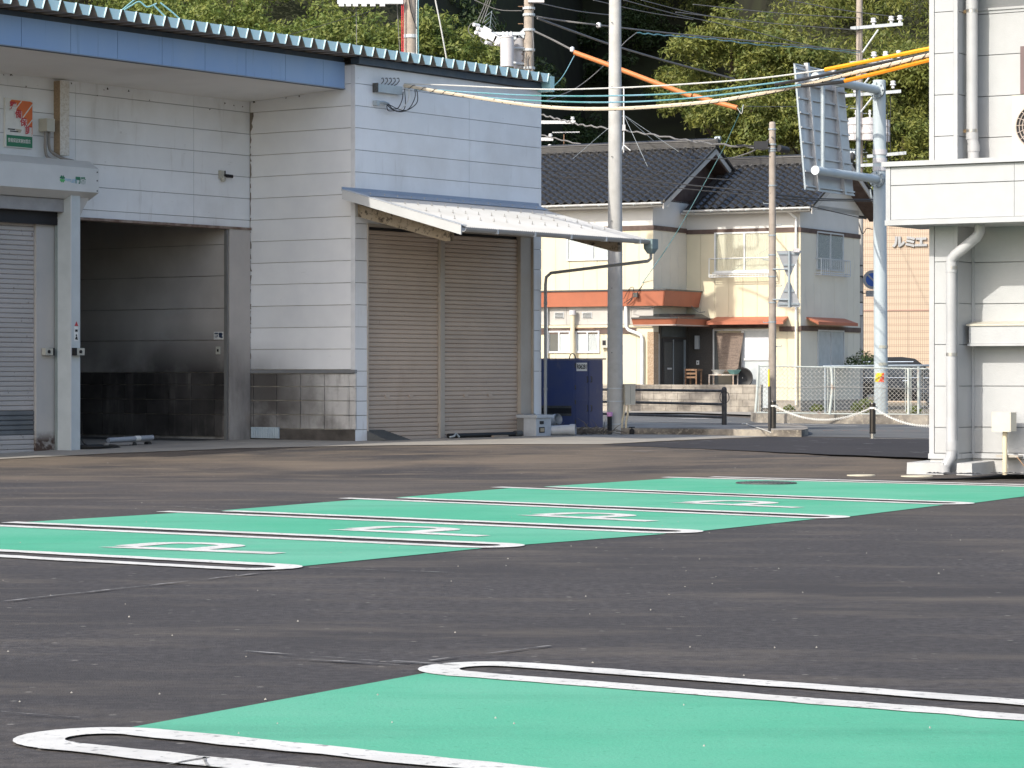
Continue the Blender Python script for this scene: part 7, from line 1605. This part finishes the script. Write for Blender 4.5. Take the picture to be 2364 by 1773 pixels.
def leaf_mat(name, c1, c2, c3, tr):
    m = bpy.data.materials.new(name); m.use_nodes = True; N = m.node_tree.nodes; L = m.node_tree.links
    b = N['Principled BSDF']; b.inputs['Roughness'].default_value = .5; b.inputs['Specular IOR Level'].default_value = .35
    tc = N.new('ShaderNodeTexCoord').outputs['Object']
    def nz(s, d):
        n = N.new('ShaderNodeTexNoise'); n.inputs['Scale'].default_value = s; n.inputs['Detail'].default_value = d; L.new(tc, n.inputs['Vector'])
        r = N.new('ShaderNodeMapRange'); r.inputs[1].default_value = .34; r.inputs[2].default_value = .66; L.new(n.outputs[0], r.inputs[0]); return r.outputs[0]
    def mix(f, a, c):
        x = N.new('ShaderNodeMix'); x.data_type = 'RGBA'; L.new(f, x.inputs[0])
        for v, k in ((a, 6), (c, 7)):
            if isinstance(v, tuple): x.inputs[k].default_value = (*v, 1)
            else: L.new(v, x.inputs[k])
        return x.outputs[2]
    col = mix(nz(.16, 2), c1, c2); col = mix(nz(1.6, 3), col, c3)
    L.new(col, b.inputs['Base Color'])
    t = N.new('ShaderNodeBsdfTranslucent'); L.new(col, t.inputs[0]); mx_ = N.new('ShaderNodeMixShader'); mx_.inputs[0].default_value = tr
    L.new(b.outputs[0], mx_.inputs[1]); L.new(t.outputs[0], mx_.inputs[2]); L.new(mx_.outputs[0], N['Material Output'].inputs[0]); return m
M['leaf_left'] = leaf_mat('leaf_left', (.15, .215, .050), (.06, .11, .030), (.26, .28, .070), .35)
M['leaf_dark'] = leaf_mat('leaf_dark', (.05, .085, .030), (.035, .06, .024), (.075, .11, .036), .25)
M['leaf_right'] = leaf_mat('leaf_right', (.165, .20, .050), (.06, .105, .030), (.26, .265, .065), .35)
M['leaf_weed'] = leaf_mat('leaf_weed', (.16, .22, .03), (.11, .17, .03), (.22, .24, .05), .35)
M['bark'] = pmat('bark', (.10, .075, .05), (.06, .045, .03), 6, .9, bump=.4, bscale=20)
def leaves(centres, radii, n, length, width, squash=.85, out=.55):
    """leaf-shaped quads spread through lumpy clumps, n per clump of radius 1 -> vertex array"""
    c = np.repeat(np.asarray(centres, float), np.maximum(6, (n*np.asarray(radii)**2).astype(int)), 0); r = np.repeat(np.asarray(radii, float), np.maximum(6, (n*np.asarray(radii)**2).astype(int)))
    N_ = len(c); d = RNG.normal(size=(N_, 3)); d[:, 2] += .25; d /= np.linalg.norm(d, axis=1)[:, None]
    p = c+d*(r*(.25+.75*RNG.random(N_)**.5)*RNG.uniform(.8, 1.15, N_))[:, None]*np.array([1, 1, squash])
    nrm = d*out+RNG.normal(size=(N_, 3))*.5+np.array([0, 0, .35]); nrm /= np.linalg.norm(nrm, axis=1)[:, None]
    a = RNG.normal(size=(N_, 3))+np.array([0, 0, -.5]); a -= nrm*(a*nrm).sum(1)[:, None]; a /= np.linalg.norm(a, axis=1)[:, None]; b_ = np.cross(nrm, a)
    L_ = length*RNG.uniform(.6, 1.3, N_)[:, None]; W_ = width*RNG.uniform(.6, 1.2, N_)[:, None]
    return np.stack([p-a*L_*.5, p+b_*W_*.5-a*L_*.05, p+a*L_*.5, p-b_*W_*.5-a*L_*.05], 1).reshape(-1, 3)
def clumps(c, r, k):
    """break a crown into k leaf clumps sitting on its lumpy outside"""
    d = RNG.normal(size=(k, 3)); d[:, 2] = np.abs(d[:, 2])*.9-.25; d[:, 1] -= .35; d /= np.linalg.norm(d, axis=1)[:, None]
    rr = r*RNG.uniform(.55, 1.0, k); return np.asarray(c)+d*rr[:, None]*np.array([1, 1, .95]), r*RNG.uniform(.20, .42, k)
def leaf_object(name, V, mat, parent=None, **k):
    n = len(V)//4; me = bpy.data.meshes.new(name); me.vertices.add(len(V)); me.vertices.foreach_set('co', V.astype(np.float32).ravel())
    me.loops.add(4*n); me.loops.foreach_set('vertex_index', np.arange(4*n, dtype=np.int32)); me.polygons.add(n); me.polygons.foreach_set('loop_start', np.arange(0, 4*n, 4, dtype=np.int32))
    me.update(calc_edges=True); me.validate(); me.materials.append(mat); return inst(name, me, parent, **k)
groups = {'L': [], 'D': [], 'R': []}
for gx0_ in np.arange(-62, 74, 3.5):
    for gy0_ in np.arange(126, 222, 3.5):
        x, y = gx0_+RNG.uniform(-1.2, 1.2), gy0_+RNG.uniform(-1.2, 1.2); z = float(hill(x, y))
        if z < 2: continue
        px = CX+x/y*FPX; py = HY-(z+1.5-EYE)/y*FPX
        if not (-520 < px < 2950) or py < -330 or py > 640: continue
        if px < 1000 and py > 300: continue
        zl = (y-125)*1.15*float(sstep((-4+(y-125)*.13+4-x)/9)); 
        g_ = 'R' if x > 9.5 else ('L' if x < -4+(y-125)*.13-3.5 else 'D')
        groups[g_].append(((x, y, z+RNG.uniform(-.4, 3.4)), RNG.uniform(1.7, 3.3)))
def wood(key, name, mat, k, n, ln, wd, label):
    C_, R_ = [], []
    for a, r in groups[key]:
        c, q = clumps(a, r, k); C_.append(c); R_.append(q)
        C_.append(np.array([a])); R_.append(np.array([r*.62]))
    o = leaf_object(name, leaves(np.concatenate(C_), np.concatenate(R_), n, ln, wd, .7), mat); return tag(o, label, None, kind='stuff')
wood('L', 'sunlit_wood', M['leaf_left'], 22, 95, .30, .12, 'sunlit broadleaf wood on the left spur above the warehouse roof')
wood('D', 'ravine_wood', M['leaf_dark'], 18, 150, .34, .14, 'dark shaded wood filling the ravine behind the pole')  # darker leaf copy puts the ravine's shade into the colour
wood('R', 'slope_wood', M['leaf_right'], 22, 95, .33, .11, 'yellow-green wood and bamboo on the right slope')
def tree(px, py_top, Y, r, mat, label, seed):
    random.seed(seed); p = PT(px, py_top, Y); x = p.x; base = float(hill(x, Y)); top = p.z
    t = thing('broadleaf_tree', label, 'tree', (x, Y, base-.3), 0, 'trees standing out from the wood'); h = top-base+.3
    cr = [(0, 0, h-r*.9)]+[(random.uniform(-1, 1)*r*.9, random.uniform(-1, .6)*r*.8, h-r*random.uniform(.8, 2.0)) for _ in range(8)]
    rr = [r*.72]+[r*random.uniform(.42, .66) for _ in range(8)]
    C_, R_ = zip(*[clumps(c_, q_, 26) for c_, q_ in zip(cr, rr)]); V = leaves(np.concatenate(C_), np.concatenate(R_)*1.15, 210, .27, .11, .7); leaf_object('crown', V, mat, t)
    b = MB(); b.tube([(0, 0, 0), (.1, 0, h*.35), (-.05, .1, h*.7), (0, 0, h-r*.7)], [.26, .2, .14, .06], 8)
    for c_ in cr[1:6]: b.tube([(0, 0, max(.3, c_[2]-r*.9)), ((c_[0])*.5, c_[1]*.5, c_[2]-r*.35), c_], [.09, .06, .02], 5)
    b.build('trunk', M['bark'], t, smooth=True, fix=False)
for k, a in enumerate(((330, -60, 133, 3.0, 'leaf_left', 'bushy tree above the left end of the corrugated roof'), (520, -40, 134, 3.2, 'leaf_left', 'yellow-green tree left of centre above the blue fascia'), (650, 5, 131, 2.8, 'leaf_left', 'bright bushy tree above the middle of the corrugated roof'),
                       (790, -20, 133, 3.2, 'leaf_left', 'leafy tree left of the thick brown pole'), (880, 20, 130, 2.4, 'leaf_left', 'lower leafy tree touching the roof beside the thick pole'), (1000, 10, 134, 2.6, 'leaf_left', 'half shaded tree right of the thick brown pole'),
                       (1690, -10, 142, 3.2, 'leaf_right', 'tree with lit crown at the right edge of the dark ravine'), (1750, 180, 138, 2.6, 'leaf_right', 'lower lit tree left of the sign board top'), (1880, 40, 141, 3.2, 'leaf_right', 'broad yellow-green tree above the sign board'), (2100, 60, 141, 3.0, 'leaf_right', 'yellow-green tree left of the white building top'), (2085, 230, 137, 2.5, 'leaf_right', 'bushy tree behind the gantry pole'))):
    tree(*a[:4], M[a[4]], a[5], 40+k)
# weeds and a bush
def weed(px, py, Y, r, per, mat, label, name='weed'):
    p = PT(px, py, Y); V = leaves(np.array([[0, 0, r*.6], [r*.8, 0, r*.5], [-r*.7, .05, r*.4]]), np.array([r, r*.8, r*.7]), per/r**2, .11, .05, .8); V[:, 2] = np.maximum(V[:, 2], 0)
    t = thing(name, label, 'plant', (p.x, Y, max(p.z, 0))); leaf_object('foliage', V, mat, t)
    b = MB(); b.tube([(0, 0, 0), (.01, 0, r*.5), (0, .01, r*.9)], [.01, .008, .004], 5); b.build('stem', M['bark'], t, fix=False)
weed(1995, 953, 69.2, .26, 150, M['leaf_weed'], 'bright yellow-green weed behind the fence beside the bollard')
weed(1885, 950, 69.4, .13, 70, M['leaf_weed'], 'small weed behind the middle of the fence')
weed(1822, 948, 69.4, .10, 60, M['leaf_weed'], 'tiny weed at the left end of the fence')
weed(2110, 955, 69.0, .14, 80, M['leaf_weed'], 'low grass tuft at the right fence post')
weed(1990, 850, 93.0, .42, 330, M['leaf_dark'], 'dark leafy bush between house corner and van', 'bush')
